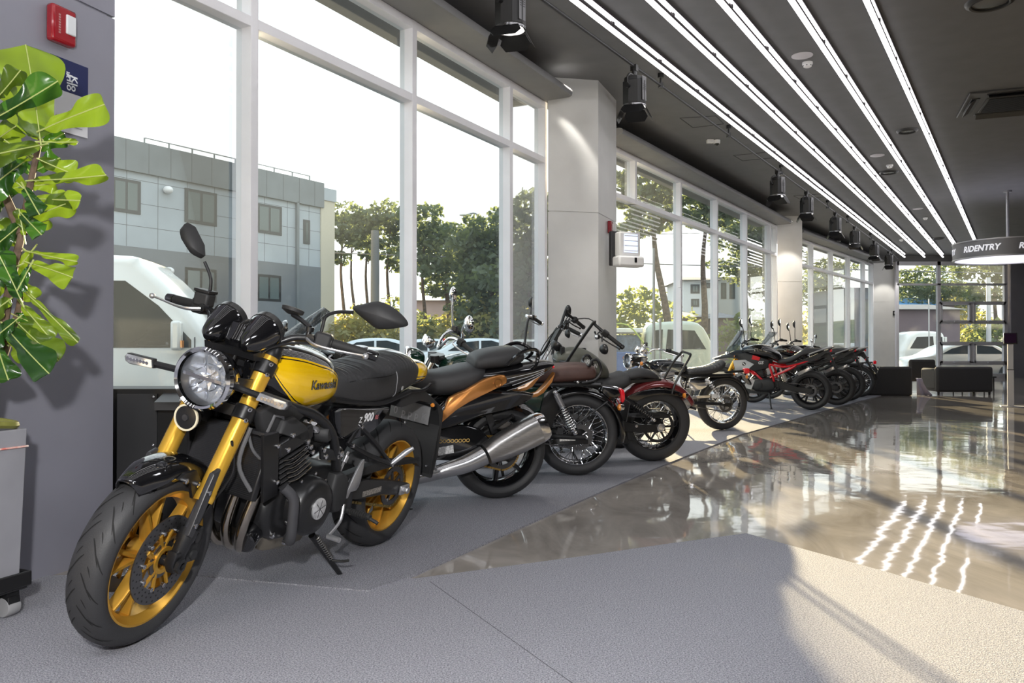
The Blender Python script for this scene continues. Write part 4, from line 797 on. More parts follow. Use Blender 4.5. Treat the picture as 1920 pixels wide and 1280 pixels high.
    b = MB(); b.lathe([(0, .035), (.05, .037), (.06, .03)], (.80, .13, .675), (-.3, 1, .1), 20); b.prism([(.88, .70), (.72, .70), (.69, .62), (.76, .60), (.88, .645)], -.12, .125, shrink=.015); b.build('throttle_bodies', M_blk2, rt)
    random.seed(3); b = MB(); 
    for k in range(26): p = V((.87 + random.uniform(-.045, .035), .135 + random.uniform(-.01, .03), .70 + random.uniform(-.035, .03))); b.box(p, (random.uniform(.008, .022), random.uniform(.006, .016), random.uniform(.008, .022)), MX.Rotation(random.uniform(0, 3), 3, V((random.random(), 1, random.random())).normalized()))
    b.build('fittings', M_alu, rt, smooth=0)
    # swingarm, chain, pegs and stand
    for s in (1, -1):
        b = MB(); b.prism([(.60, .425), (.58, .36), (.42, .335), (.20, .315), (.06, .295), (-.055, .295), (-.06, .335), (.02, .355), (.16, .385), (.36, .415)], s * .105, s * .142, shrink=.010); sa = b.build('swingarm', mat('black_swingarm', (.02, .02, .021), .3), rt)
        b = MB(); b.box((.0, s * .148, .315), (.085, .012, .045)); b.lathe([(0, .020), (.02, .018), (.022, .01)], (0, s * .152, .315), (0, s, 0), 6); b.build('axle_adjuster', M_alu, sa, bev=.003)
        b = MB(); b.box((.30, s * .1435, .352), (.16, .001, .026)); b.build('warning_sticker', mat('warning_sticker', (.22, .20, .18), .5, noise=.5, nscale=120), sa)
    b = MB(); b.prism([(.52, .455), (.30, .475), (.10, .47), (-.12, .45), (-.18, .40), (-.13, .425), (.08, .44), (.30, .435), (.50, .43)], .085, .125, shrink=.004); b.build('chain_guard', M_blk2, rt)
    disc_chain(None, rt, .60, .40, .045, .105, .315, .078)
    b = MB(); b.prism([(.60, .40), (.585, .33), (.55, .30), (.50, .32), (.51, .40), (.55, .46)], .15, .172, shrink=.005); fp = b.build('footpeg_bracket', M_blk, rt); b = MB(); b.prism([(.475, .535), (.515, .50), (.56, .425), (.585, .385), (.56, .375), (.545, .40), (.50, .40), (.475, .44)], .172, .180, k=2, shrink=.002); b.build('heel_guard', mat('silver_heel_guard', (.42, .42, .43), .35, .7), fp)
    b = MB(); [b.lathe([(0, .012), (.004, .015), (.008, .015), (.010, .012)], (.553, .195 + .0105 * k, .322), (0, 1, 0), 12) for k in range(9)]; b.cyl((.553, .17, .322), (.553, .30, .322), .012, n=12); b.tube([(.553, .295, .318), (.545, .335, .305)], .008, 8, 1); b.build('footpeg', M_grip, fp)
    b = MB(); b.tube([(.60, .19, .36), (.62, .20, .30), (.66, .20, .265), (.70, .20, .245)], .007, 8); b.cyl((.70, .20, .245), (.70, .26, .245), .011, n=12); b.tube([(.50, .20, .30), (.56, .20, .315)], .006, 8, 1); b.build('gear_lever', M_alu, rt)
    for s in (1, -1):
        b = MB(); b.tube([(.50, s * .14, .675), (.40, s * .17, .60), (.275, s * .195, .495)], .011, 8); b.tube([(.50, s * .14, .675), (.60, s * .16, .61)], .010, 8, 1); b.tube([(.575, s * .155, .605), (.42, s * .18, .54), (.275, s * .195, .495)], .012, 8); pb = b.build('passenger_peg_bracket', M_blk, rt); b = MB(); b.tube([(.275, s * .20, .49), (.225, s * .24, .55), (.205, s * .265, .575)], .0135, 10, 2, [.010, .0135, .008]); b.build('passenger_peg', M_alu, pb); bolts(None, pb, [(.50, s * .155, .675), (.575, s * .172, .605), (.275, s * .21, .49)], .009, (0, s, 0))
        b = MB(); b.tube([(.56, s * .145, .57), (.62, s * .15, .47)], .006, 6, 1); b.cyl((.59, s * .15, .53), (.575, s * .15, .555), .012, n=10); b.build('brake_rod', M_alu, rt)
    b = MB(); foot = V((.508, .178 + .010, .012)); b.tube([(.715, .135, .235), (.62, .165, .13), foot + V((0, 0, .004))], .0125, 10, 3, [.015, .012, .010]); ss = b.build('side_stand', M_blk, rt)
    # stand foot lies flat on the floor whatever the bike leans
    b = MB(); qq = MX.Rotation(R(11), 3, 'X'); b.box(foot, (.055, .032, .008), qq); b.build('stand_foot', M_blk, ss); b = MB(); b.tube([(.60, .172, .11), (.585, .215, .115), (.575, .245, .125)], .006, 8); b.build('stand_tang', M_blk, ss); b = MB(); spring(b, (.70, .15, .23), (.615, .185, .125), .010, .0025, 12, 8); b.build('stand_spring', M_steel, ss)
    # rear fender, number plate and flap
    b = MB(); b.prism([(.10, .78), (-.12, .80), (-.22, .76), (-.375, .69), (-.40, .66), (-.41, .60), (-.425, .42), (-.40, .30), (-.385, .30), (-.40, .42), (-.385, .58), (-.355, .65), (-.31, .715), (-.10, .745), (.08, .72)], -.095, .095, shrink=.006); rf = b.build('rear_fender', M_blk2, rt)
    b = MB(); b.prism([(-.19, .585), (.05, .585), (.05, .69), (-.19, .69)], -.336, -.330, ax='yz', shrink=.004); rp = b.build('number_plate', mat('plate_back', (.20, .20, .205), .45, .5), rf)
    b = MB(); b.prism([(-.13, .32), (.085, .32), (.095, .60), (-.12, .60)], -.392, -.382, ax='yz', shrink=.004); fl2 = b.build('mud_flap', M_blk2, rf); bolts(None, fl2, [(-.378, -.015, .43)], .017, (1, 0, 0)); bolts(None, fl2, [(-.378, -.11, .56), (-.378, .06, .36)], .007, (1, 0, 0))
    M_pe = mat('plate_emboss', (.42, .42, .43), .35, .7)
    for k, (ch, y) in enumerate((('0', -.155), ('p', -.105), ('p', -.065), ('p', -.025), ('K', .020))):
        lettering(rp, ch, .062, M_pe, lambda x, y_, z: V((-.3292, y + x * .8, .622 + y_ * .9)), .001, name='embossed_letter')
    b = MB(); b.tube([(-.372, -.20, .70), (-.372, -.23, .71)], .01, 8, 1); b.build('plate_lamp', M_alu, rf)
    return rt
bike_yellow()

# ================================================================ the other motorcycles of the row
def controls(T, rt, pts, m_bar, r=.011, grip=.13, lever=M_alu, pod=M_blk, mirrors=None, name='handlebar', endcap=M_chrome, levers=True):
    """handlebar through pts from the right grip to the left grip, with pods, grips and levers"""
    bar_ = P(name, m_bar, rt, lambda b: b.tube(pts, r, 10, 5), T)
    for s, e, q in ((-1, pts[0], pts[1]), (1, pts[-1], pts[-2])):
        e, q = V(e), V(q); d = (e - q).normalized(); g0 = e - d * grip
        P('grip', M_grip, bar_, lambda b: (b.lathe([(0, .020), (.006, .017)] + [(.01 + .007 * k, .0165 + .0009 * (k % 2)) for k in range(int(grip / .007) - 2)] + [(grip, .0165)], g0, d, 14)), T)
        P('bar_end', endcap, bar_, lambda b: b.lathe([(0, .013), (.004, .019), (.022, .019), (.028, .012)], e, d, 16), T)
        P('switch_pod', pod, bar_, lambda b: b.box(g0 - d * .03, (.045, .055, .05), d.to_track_quat('Y', 'Z').to_matrix()), T, bev=.008)
        if levers: P('lever', lever, bar_, lambda b: (b.tube([g0 - d * .05 + V((.03, 0, 0)), g0 - d * .03 + V((.06, 0, -.01)), g0 + d * .06 + V((.055, 0, -.012)), g0 + d * .15 + V((.035, 0, -.008))], .006, 7, 4), b.ball(g0 + d * .155 + V((.035, 0, -.008)), .009)), T)
    return bar_
def vtwin(rt, cx, cz, m, m_fin, y=.0):
    P('crankcase', m, rt, lambda b: (b.prism([(cx - .26, cz - .10), (cx - .24, cz + .06), (cx - .08, cz + .13), (cx + .14, cz + .10), (cx + .18, cz - .02), (cx + .12, cz - .13), (cx - .12, cz - .15)], -.13, .13, k=2, shrink=.03)))
    for a, nm in ((-24, 'rear_cylinder'), (24, 'front_cylinder')):
        q = MX.Rotation(R(a), 3, 'Y'); c = V((cx - .03, 0, cz + .04)) + q @ V((0, 0, .16)); fins(None, rt, nm, c.x, c.z, a, .15, .16, .17, 9, m, m_fin)
        c2 = V((cx - .03, 0, cz + .04)) + q @ V((0, 0, .29)); P('rocker_cover', m, rt, lambda b: b.box(c2, (.15, .15, .07), q), bev=.02)
    P('primary_cover', m, rt, lambda b: b.prism([(cx - .24, cz - .07), (cx - .23, cz + .05), (cx - .12, cz + .09), (cx + .12, cz + .08), (cx + .19, cz + .01), (cx + .15, cz - .09), (cx - .05, cz - .11)], .12, .185, k=3, shrink=.02))
    P('air_cleaner', m, rt, lambda b: b.lathe([(0, .085), (.05, .085), (.065, .07), (.068, .02)], (cx + .0, -.12, cz + .25), (0, -1, 0), 28))
def ptwin(rt, cx, cz, m, m_cov, fin_edge, n=8):
    P('crankcase', m, rt, lambda b: b.prism([(cx - .25, cz - .06), (cx - .22, cz + .06), (cx - .05, cz + .10), (cx + .17, cz + .08), (cx + .20, cz - .03), (cx + .12, cz - .13), (cx - .12, cz - .14)], -.14, .14, k=2, shrink=.03))
    P('engine_cover', m_cov, rt, lambda b: b.prism([(cx - .20, cz - .05), (cx - .14, cz + .07), (cx + .10, cz + .06), (cx + .15, cz - .03), (cx + .06, cz - .10), (cx - .12, cz - .10)], .13, .19, k=3, shrink=.02))
    fins(None, rt, 'cylinder', cx + .07, cz + .19, 8, .17, .26, .19, n, m, fin_edge); P('cylinder_head', m_cov, rt, lambda b: b.box((cx + .085, 0, cz + .315), (.19, .25, .06), MX.Rotation(R(8), 3, 'Y')), bev=.02)
    P('clutch_cover', m_cov, rt, lambda b: b.lathe([(0, .085), (.03, .082), (.05, .06), (.052, .02)], (cx + .06, .15, cz - .02), (0, 1, 0), 30))
def side_stand(rt, x, y, lean, m=M_blk, top=(.62, .13, .24)):
    f = V((x, y, 0)); f.z = y * math.tan(R(lean)) * 1.0
    ss = P('side_stand', m, rt, lambda b: b.tube([top, tuple((V(top) * .5 + f * .5) + V((0, .01, 0))), f + V((0, 0, .004))], .0115, 8, 3)); P('stand_foot', m, ss, lambda b: b.box(f + V((0, 0, .003)), (.05, .03, .007), MX.Rotation(R(lean), 3, 'X')))

# ---- 2: black and bronze sports tourer
M_bronze = mat('bronze_paint', (.62, .26, .07), .28, .75, coat=.6)
def bike_bronze():
    rt = place(ground(930, 934), 200, 9, 'black sports motorcycle with bronze trim and a big silver silencer, behind the yellow one', BG); T = steer_T(6, 1.575, 23.5)
    cast_wheel(T, rt, 'front_wheel', (1.48, 0, .30), .300, .12, .224, M_blk, 7, 0, .05, .10, 2, .155, .03, 64, None, M_blk)
    cast_wheel(None, rt, 'rear_wheel', (0, 0, .315), .315, .190, .224, M_gloss, 7, 0, .055, .14, -1, .12, .032, 80, (18, [(.1, .8, .24, .0028, 0), (-.1, -.8, .24, .0028, .17)]), M_blk)
    fork_legs(T, rt, 1.47, .30, 1.23, .84, .105, .026, .030, M_gold, M_blk, .35); yoke(T, rt, 1.245, .80, .05, .10, M_blk)
    mudguard(T, rt, (1.48, 0, .30), .325, .075, 150, 30, M_gloss, 'front_mudguard')
    b = MB(); b.secs([(1.66, .80, .05, .05, .06, 2.2), (1.60, .83, .15, .09, .12, 2.6), (1.48, .86, .215, .13, .20, 2.8), (1.34, .86, .235, .15, .26, 3), (1.20, .82, .24, .16, .30, 3), (1.05, .76, .22, .14, .28, 3)], 40, 8); nf = b.build('nose_fairing', M_gloss, rt, smooth=50)
    P('headlight', M_refl, nf, lambda b: b.ball((1.60, 0, .80), (.07, .08, .07))); 
    for s in (1, -1):
        P('side_fairing', M_gloss, rt, lambda b: b.prism([(1.40, .86), (1.10, .92), (.86, .80), (.72, .66), (.66, .42), (.74, .26), (1.02, .22), (1.22, .40), (1.36, .60)], s * .15, s * .235, k=2, shrink=.035))
        P('fairing_stripe', M_bronze, rt, lambda b: b.prism([(1.20, .70), (.86, .58), (.80, .50), (1.14, .60)], s * .236, s * .240))
    b = MB()
    rows = []
    for f in [k / 10 for k in range(11)]:
        x = 1.50 - .36 * f; z = .93 + .30 * (f ** .8); hw = .155 - .035 * f - .03 * f * f; rows.append([(x - .10 * abs(t) ** 2.2 * (1 - .3 * f), hw * t, z - .05 * abs(t) ** 2.5) for t in [-1 + 2 * k / 12 for k in range(13)]])
    b.loops(rows, cap=False, closed=False); b.build('windscreen', M_screen, rt, smooth=60)
    bar_ = controls(T, rt, [(1.00, -.33, .945), (1.08, -.20, .975), (1.13, -.12, .98), (1.13, .12, .98), (1.08, .20, .975), (1.00, .33, .945)], M_blk)
    for s in (1, -1): mirror(None, nf, (1.42, s * .18, .98), [(1.38, s * .26, 1.02), (1.34, s * .30, 1.05)], (1.32, s * .37, 1.06), (.085, .045), M_blk, M_gloss)
    b = MB(); b.secs([(.56, .83, .06, .05, .08, 2.2), (.62, .86, .11, .08, .10, 2.4), (.74, .885, .150, .095, .12, 2.5), (.90, .90, .17, .09, .13, 2.5), (1.04, .91, .165, .085, .13, 2.5), (1.15, .905, .12, .06, .1, 2.3)], 40, 8); tk = b.build('fuel_tank', M_gloss, rt, smooth=60); P('fuel_cap', M_alu, tk, lambda b: b.lathe([(0, .05), (.008, .05), (.011, .04)], (.92, 0, .988), (0, 0, 1), 28))
    b = MB(); b.secs([(.60, .785, .05, .05, .05, 2.4), (.56, .785, .09, .065, .07, 2.6), (.46, .775, .12, .072, .075, 2.7), (.36, .785, .145, .080, .085, 2.7), (.27, .80, .150, .085, .085, 2.7), (.20, .815, .142, .078, .075, 2.6), (.145, .825, .11, .055, .05, 2.4), (.125, .83, .06, .03, .03, 2.2)][::-1], 40, 8); b.build('rider_seat', M_vinyl, rt, smooth=60)
    b = MB(); b.secs([(.225, .885, .06, .02, .03, 2.4), (.21, .90, .11, .045, .05, 2.6), (.14, .915, .13, .060, .055, 2.7), (.04, .925, .135, .068, .055, 2.7), (-.05, .935, .125, .064, .05, 2.6), (-.10, .938, .10, .045, .035, 2.5), (-.12, .94, .06, .02, .02, 2.2)][::-1], 40, 8); b.build('pillion_seat', M_vinyl, rt, smooth=60)
    b = MB(); b.secs([(.22, .80, .12, .06, .09, 2.8), (.08, .82, .145, .06, .12, 2.8), (-.08, .845, .14, .055, .11, 2.7), (-.20, .862, .115, .048, .075, 2.5), (-.29, .872, .075, .036, .045, 2.3), (-.345, .878, .03, .015, .018, 2.1)][::-1], 40, 8); tl = b.build('tail_fairing', M_gloss, rt, smooth=60); P('tail_light', M_red, tl, lambda b: b.ball((-.335, 0, .868), (.015, .05, .014)))
    for s in (1, -1):
        P('side_panel', M_gloss, rt, lambda b: b.prism([(.40, .70), (.20, .745), (.02, .74), (-.16, .72), (-.10, .66), (.10, .60), (.30, .545), (.48, .505), (.52, .56)], s * .115, s * .185, k=2, shrink=.03))
        bp = P('bronze_trim', M_bronze, rt, lambda b: (b.prism([(.40, .71), (.30, .755), (.195, .815), (.12, .84), (.05, .845), (.035, .80), (.10, .765), (.20, .715), (.36, .63), (.455, .55), (.475, .565), (.43, .64)], s * .150, s * .192, k=2, shrink=.010)))
        P('trim_socket', mat('bronze_dark', (.30, .12, .03), .3, .6), bp, lambda b: (b.lathe([(0, .030), (.003, .030), (.004, .024), (-.004, .012)], (.095, s * .191, .80), (0, s, 0), 22)))
        P('tail_trim', M_bronze, rt, lambda b: b.prism([(-.11, .690), (-.20, .712), (-.255, .765), (-.315, .845), (-.30, .79), (-.245, .715), (-.20, .69), (-.13, .68)], s * .075, s * .125, shrink=.006))
        P('tail_stripe', mat('silver_pinstripe', (.6, .6, .62), .3), rt, lambda b: [b.tube([(.02 - .02 * k, s * (.147 - .004 * k), .815 - .022 * k), (-.14, s * (.136 - .004 * k), .846 - .019 * k), (-.25, s * (.103 - .004 * k), .868 - .011 * k)], .0018, 5) for k in range(4)])
        P('grab_rail', M_gloss, rt, lambda b: b.tube([(.02, s * .135, .90), (-.06, s * .140, .975), (-.14, s * .130, 1.0), (-.20, s * .09, .98), (-.215, s * .05, .95), (-.19, s * .10, .90), (-.15, s * .125, .87)], .012, 8))
        sl = P('silencer', M_steel, rt, lambda b: b.loops([[(x + dx * z_, s * (.205 + .075 * math.copysign(abs(math.cos(a)) ** .7, math.cos(a))), z + z_ * math.cos(R(25)) * 1.0) for a in [2 * math.pi * k / 28 for k in range(28)] for z_ in [h * math.copysign(abs(math.sin(a)) ** .75, math.sin(a))]] for x, z, h, dx in ((.15, .352, .060, .40), (.08, .385, .080, .42), (-.02, .430, .092, .42), (-.12, .478, .098, .42), (-.185, .508, .096, .42))]))
        P('silencer_cap', mat('polished_cap', (.80, .80, .82), .12, 1.0), sl, lambda b: b.loops([[(x + .42 * z_, s * (.205 + w * math.copysign(abs(math.cos(a)) ** .7, math.cos(a))), z + z_ * .9) for a in [2 * math.pi * k / 28 for k in range(28)] for z_ in [h * math.copysign(abs(math.sin(a)) ** .75, math.sin(a))]] for x, z, h, w in ((-.183, .507, .098, .077), (-.215, .522, .092, .074), (-.235, .532, .078, .064), (-.225, .528, .060, .05))]))
        P('link_pipe', mat('silver_shield', (.62, .62, .63), .22, .9), sl, lambda b: (b.tube([(.80, s * .15, .19), (.60, s * .19, .215), (.42, s * .215, .265), (.28, s * .215, .30), (.17, s * .205, .345)], .045, 16, 6, [.03, .036, .046, .056, .064])))
        P('silencer_hanger', M_blk, rt, lambda b: b.prism([(.06, .47), (.12, .63), (.16, .65), (.15, .58), (.10, .46)], s * .13, s * .145, shrink=.003)); P('passenger_peg', M_blk, rt, lambda b: b.tube([(.09, s * .15, .50), (.03, s * .19, .56), (.0, s * .23, .60)], .013, 8))
        P('swingarm', M_gloss, rt, lambda b: b.prism([(.58, .44), (.46, .50), (.34, .53), (.18, .50), (.06, .37), (-.06, .335), (-.06, .29), (.10, .285), (.34, .30), (.58, .34)], s * .115, s * .155, k=2, shrink=.012))
        P('footpeg', M_alu, rt, lambda b: (b.tube([(.52, s * .17, .33), (.50, s * .20, .33), (.50, s * .28, .33)], .012, 8), b.prism([(.56, .42), (.50, .42), (.47, .30), (.55, .28)], s * .155, s * .17, shrink=.004)))
        P('frame_spar', M_blk, rt, lambda b: b.prism([(1.22, .86), (1.18, .90), (.80, .74), (.58, .56), (.56, .38), (.64, .36), (.72, .56), (.95, .66)], s * .12, s * .165, k=2, shrink=.012))
    P('chain_sticker', mat('gold_decal', (.65, .42, .12), .4), rt, lambda b: [b.ring([(.1555, .008), (.1555, .012), (.1565, .012), (.1565, .008)], (.46 - .025 * k, 0, .432), (0, 1, 0), 10) for k in range(9)])
    P('info_sticker', mat('pale_sticker', (.62, .62, .62), .5, noise=.35, nscale=90), rt, lambda b: b.box((.40, .1570, .375), (.10, .001, .05), MX.Rotation(R(8), 3, 'Y')))
    P('hugger', M_gloss, rt, lambda b: b.loops([[(.0 + (.345 - .05 * abs(t) ** 2.2) * math.cos(a), .11 * t, .315 + (.345 - .05 * abs(t) ** 2.2) * math.sin(a)) for t in [-1 + k / 6 for k in range(13)]] for a in [R(30 + 9 * k) for k in range(12)]], cap=False, closed=False))
    P('engine', M_blk, rt, lambda b: b.prism([(1.10, .40), (1.04, .62), (.78, .66), (.58, .52), (.56, .34), (.66, .22), (.98, .20)], -.15, .15, k=2, shrink=.03)); P('belly', M_gloss, rt, lambda b: b.prism([(1.15, .30), (.62, .25), (.58, .17), (.95, .14), (1.12, .20)], -.17, .17, k=2, shrink=.03))
    disc_chain(None, rt, .60, .42, .05, .11, .315, .078, mat('gold_chain', (.62, .38, .10), .3, .8))
    side_stand(rt, .636, .212, 9, top=(.66, .14, .22)); return rt
bike_bronze()

# ---- 3: classic twin with brown seat
M_brownseat = mat('brown_leather_seat', (.085, .042, .034), .45, bump=.25, bscale=260, noise=.15, nscale=12); M_green = mat('dark_green_paint', (.006, .030, .018), .12, coat=1); M_copper = mat('copper_paint', (.55, .22, .11), .25, .5, coat=1)
def bike_brown():
    rt = place(ground(1080, 892), 187, 6, 'classic motorcycle with a brown seat, copper and green tank and chrome mirrors', BG); T = steer_T(4, 1.50, 26)
    c = M_chrome
    spoke_wheel(T, rt, 'front_wheel', (1.40, 0, .33), .33, .105, .245, c, c, 36, .05, .10, disc=1)
    spoke_wheel(None, rt, 'rear_wheel', (0, 0, .32), .32, .140, .232, c, c, 40, .055, .12, disc=-1, m_hub=M_blk)
    fork_legs(T, rt, 1.39, .33, 1.10, .92, .10, .021, .027, c, M_blk, .5, gaiter=M_grip); yoke(T, rt, 1.10, .92, .05, .10, M_blk)
    mudguard(T, rt, (1.40, 0, .33), .355, .068, 150, 25, M_green, 'front_mudguard')
    mudguard(None, rt, (0, 0, .32), .372, .088, 60, 190, M_gloss, 'rear_mudguard', .05, 26)
    round_lamp(T, rt, (1.285, 0, .905), .088, M_green, c, .12); 
    for s in (1, -1): P('gauge', c, rt, lambda b: b.lathe([(0, .04), (.008, .046), (.05, .044), (.07, .03)], (1.12, s * .058, 1.06), (.45, 0, -.7), 24), T)
    bar_ = controls(T, rt, [(.84, -.39, 1.03), (.90, -.28, 1.08), (1.00, -.14, 1.07), (1.06, -.06, .99), (1.06, .06, .99), (1.00, .14, 1.07), (.93, .24, 1.06), (.84, .365, .985)], c)
    mirror(T, bar_, (.915, .235, 1.075), [(.915, .235, 1.14), (.905, .27, 1.19), (.895, .32, 1.225)], (.885, .385, 1.20), (.052, .062), c, c, 25); mirror(T, bar_, (.93, -.26, 1.08), [(.93, -.26, 1.18), (.93, -.26, 1.30), (.925, -.275, 1.36)], (.92, -.30, 1.36), (.03, .062), c, c, 40)
    P('red_tag', mat('red_tag', (.75, .08, .06), .4), bar_, lambda b: b.box((1.03, .09, 1.04), (.02, .02, .045)), T)
    b = MB(); b.secs([(.53, .80, .05, .05, .06, 2.3), (.57, .81, .10, .07, .085, 2.5), (.68, .825, .128, .10, .11, 2.6), (.82, .84, .142, .105, .12, 2.6), (.94, .85, .13, .09, .11, 2.5), (1.02, .855, .09, .06, .08, 2.3), (1.06, .855, .04, .03, .04, 2.1)], 40, 8); tk = b.build('fuel_tank', M_green, rt, smooth=60); sy = surf_y(tk)
    poly = cr([(.60, .835), (.72, .868), (.86, .878), (.96, .868), (.99, .83), (.90, .775), (.74, .765), (.62, .79)], 4, True)
    b = MB(); n = len(poly); cxp = V((.80, .82)); vs = [sy(cxp[0] + (x - cxp[0]) * f, cxp[1] + (z - cxp[1]) * f, .0015) for f in (0, .33, .66, 1) for x, z in poly]; b.add(vs, [(j * n + i, j * n + (i + 1) % n, (j + 1) * n + (i + 1) % n, (j + 1) * n + i) for j in range(3) for i in range(n)]); b.build('tank_panel', M_copper, tk); P('fuel_cap', c, tk, lambda b: b.lathe([(0, .036), (.01, .036), (.016, .028)], (.80, 0, .943), (0, 0, 1), 24))
    b = MB(); b.secs([(.52, .775, .06, .03, .04, 2.6), (.48, .78, .105, .05, .06, 2.8), (.34, .785, .125, .062, .068, 2.9), (.22, .79, .132, .068, .070, 2.9), (.08, .798, .135, .072, .072, 2.9), (-.03, .80, .132, .068, .068, 2.9), (-.10, .80, .115, .052, .055, 2.8), (-.125, .80, .08, .03, .03, 2.5)][::-1], 40, 8); st = b.build('seat', M_brownseat, rt, smooth=60)
    P('seat_strap', M_blk, st, lambda b: b.tube([(.06, .137, .742), (-.05, .134, .745), (-.11, .10, .75)], .010, 8, flat=.5)); bolts(None, st, [(.03, .147, .742), (-.04, .145, .744)], .010)
    P('grab_rail', M_blk, rt, lambda b: b.tube([(.0, .14, .735), (-.10, .150, .76), (-.145, .150, .83), (-.115, .150, .905), (-.075, .140, .90), (-.06, .12, .86), (-.06, -.12, .86), (-.075, -.14, .90), (-.115, -.150, .905), (-.145, -.150, .83), (-.10, -.150, .76), (0, -.14, .735)], .011, 8))
    tlb = P('tail_lamp_bracket', M_gloss, rt, lambda b: b.prism([(-.17, .66), (-.19, .685), (-.31, .665), (-.33, .62), (-.25, .58)], -.035, .035, shrink=.004)); P('bracket_trim', c, tlb, lambda b: b.tube([(-.18, .0, .688), (-.25, 0, .680), (-.315, 0, .668)], .012, 8)); P('tail_lamp', M_red, tlb, lambda b: b.prism([(-.325, .665), (-.352, .66), (-.362, .61), (-.355, .575), (-.335, .57)], -.045, .045, k=2, shrink=.008))
    for s in (1, -1):
        indicator(None, rt, (-.29, s * .03, .585), (-.30, s * .095, .555), .028, M_amber, c)
        shock(None, rt, (.20, s * .150, .665), (.045, s * .155, .36), c, mat('silver_damper', (.55, .55, .57), .25, .8), .030)
        P('swingarm', M_blk, rt, lambda b: (b.tube([(.55, s * .11, .36), (.30, s * .125, .335), (-.04, s * .125, .315)], .022, 10), b.prism([(.20, .315), (.06, .315), (-.06, .30), (-.06, .27), (.06, .265), (.22, .27)], s * .118, s * .138, shrink=.004)))
        P('fender_stay', M_blk, rt, lambda b: b.tube([(-.21, s * .10, .585), (.10, s * .14, .375)], .007, 6, 1)); s < 0 and P('silencer', c, rt, lambda b: (b.tube([(1.0, s * .14, .26), (.62, s * .16, .235), (.45, s * .165, .245)], .024, 12), b.lathe([(0, .026), (.08, .042), (.45, .044), (.62, .030)], (.45, s * .165, .245), (-1, 0, .05), 20)))
        P('side_panel', M_green, rt, lambda b: b.prism([(.52, .69), (.28, .70), (.24, .62), (.30, .52), (.46, .50), (.53, .58)], s * .10, s * .13, k=2, shrink=.014))
        P('footpeg', M_grip, rt, lambda b: b.cyl((.50, s * .13, .31), (.50, s * .27, .31), .014, n=10)); P('passenger_peg', M_grip, rt, lambda b: b.tube([(.22, s * .14, .36), (.20, s * .2, .38), (.2, s * .27, .385)], .012, 8)); P('plate_bracket', M_blk, rt, lambda b: b.prism([(.28, .66), (.20, .70), (.15, .60), (.22, .40), (.30, .36), (.31, .52)], s * .125, s * .14, shrink=.004))
    P('maker_plate', mat('pale_plate', (.72, .70, .66), .5, noise=.3, nscale=70), rt, lambda b: b.box((.10, .1395, .315), (.12, .001, .04), MX.Rotation(R(2), 3, 'Y')))
    P('rear_number_plate', M_blk2, rt, lambda b: b.box((-.375, 0, .50), (.006, .19, .15), MX.Rotation(R(-10), 3, 'Y')))
    tubes_frame(rt, [[(1.10, .03, .85), (.9, .06, .60), (.80, .09, .28), (.60, .11, .23), (.50, .11, .36), (.42, .11, .66)], [(1.08, .03, .88), (.72, .06, .76), (.42, .11, .72), (.0, .115, .72), (-.15, .10, .715)]], .016, M_blk)
    ptwin(rt, .72, .40, M_blk, M_alu, M_alu); disc_chain(None, rt, .53, .36, .04, .095, .31, .09, M_disc); caliper(None, rt, (.12, -.10, .40), M_blk2)
    side_stand(rt, .58, .17, 6, top=(.62, .12, .22)); return rt
bike_brown()

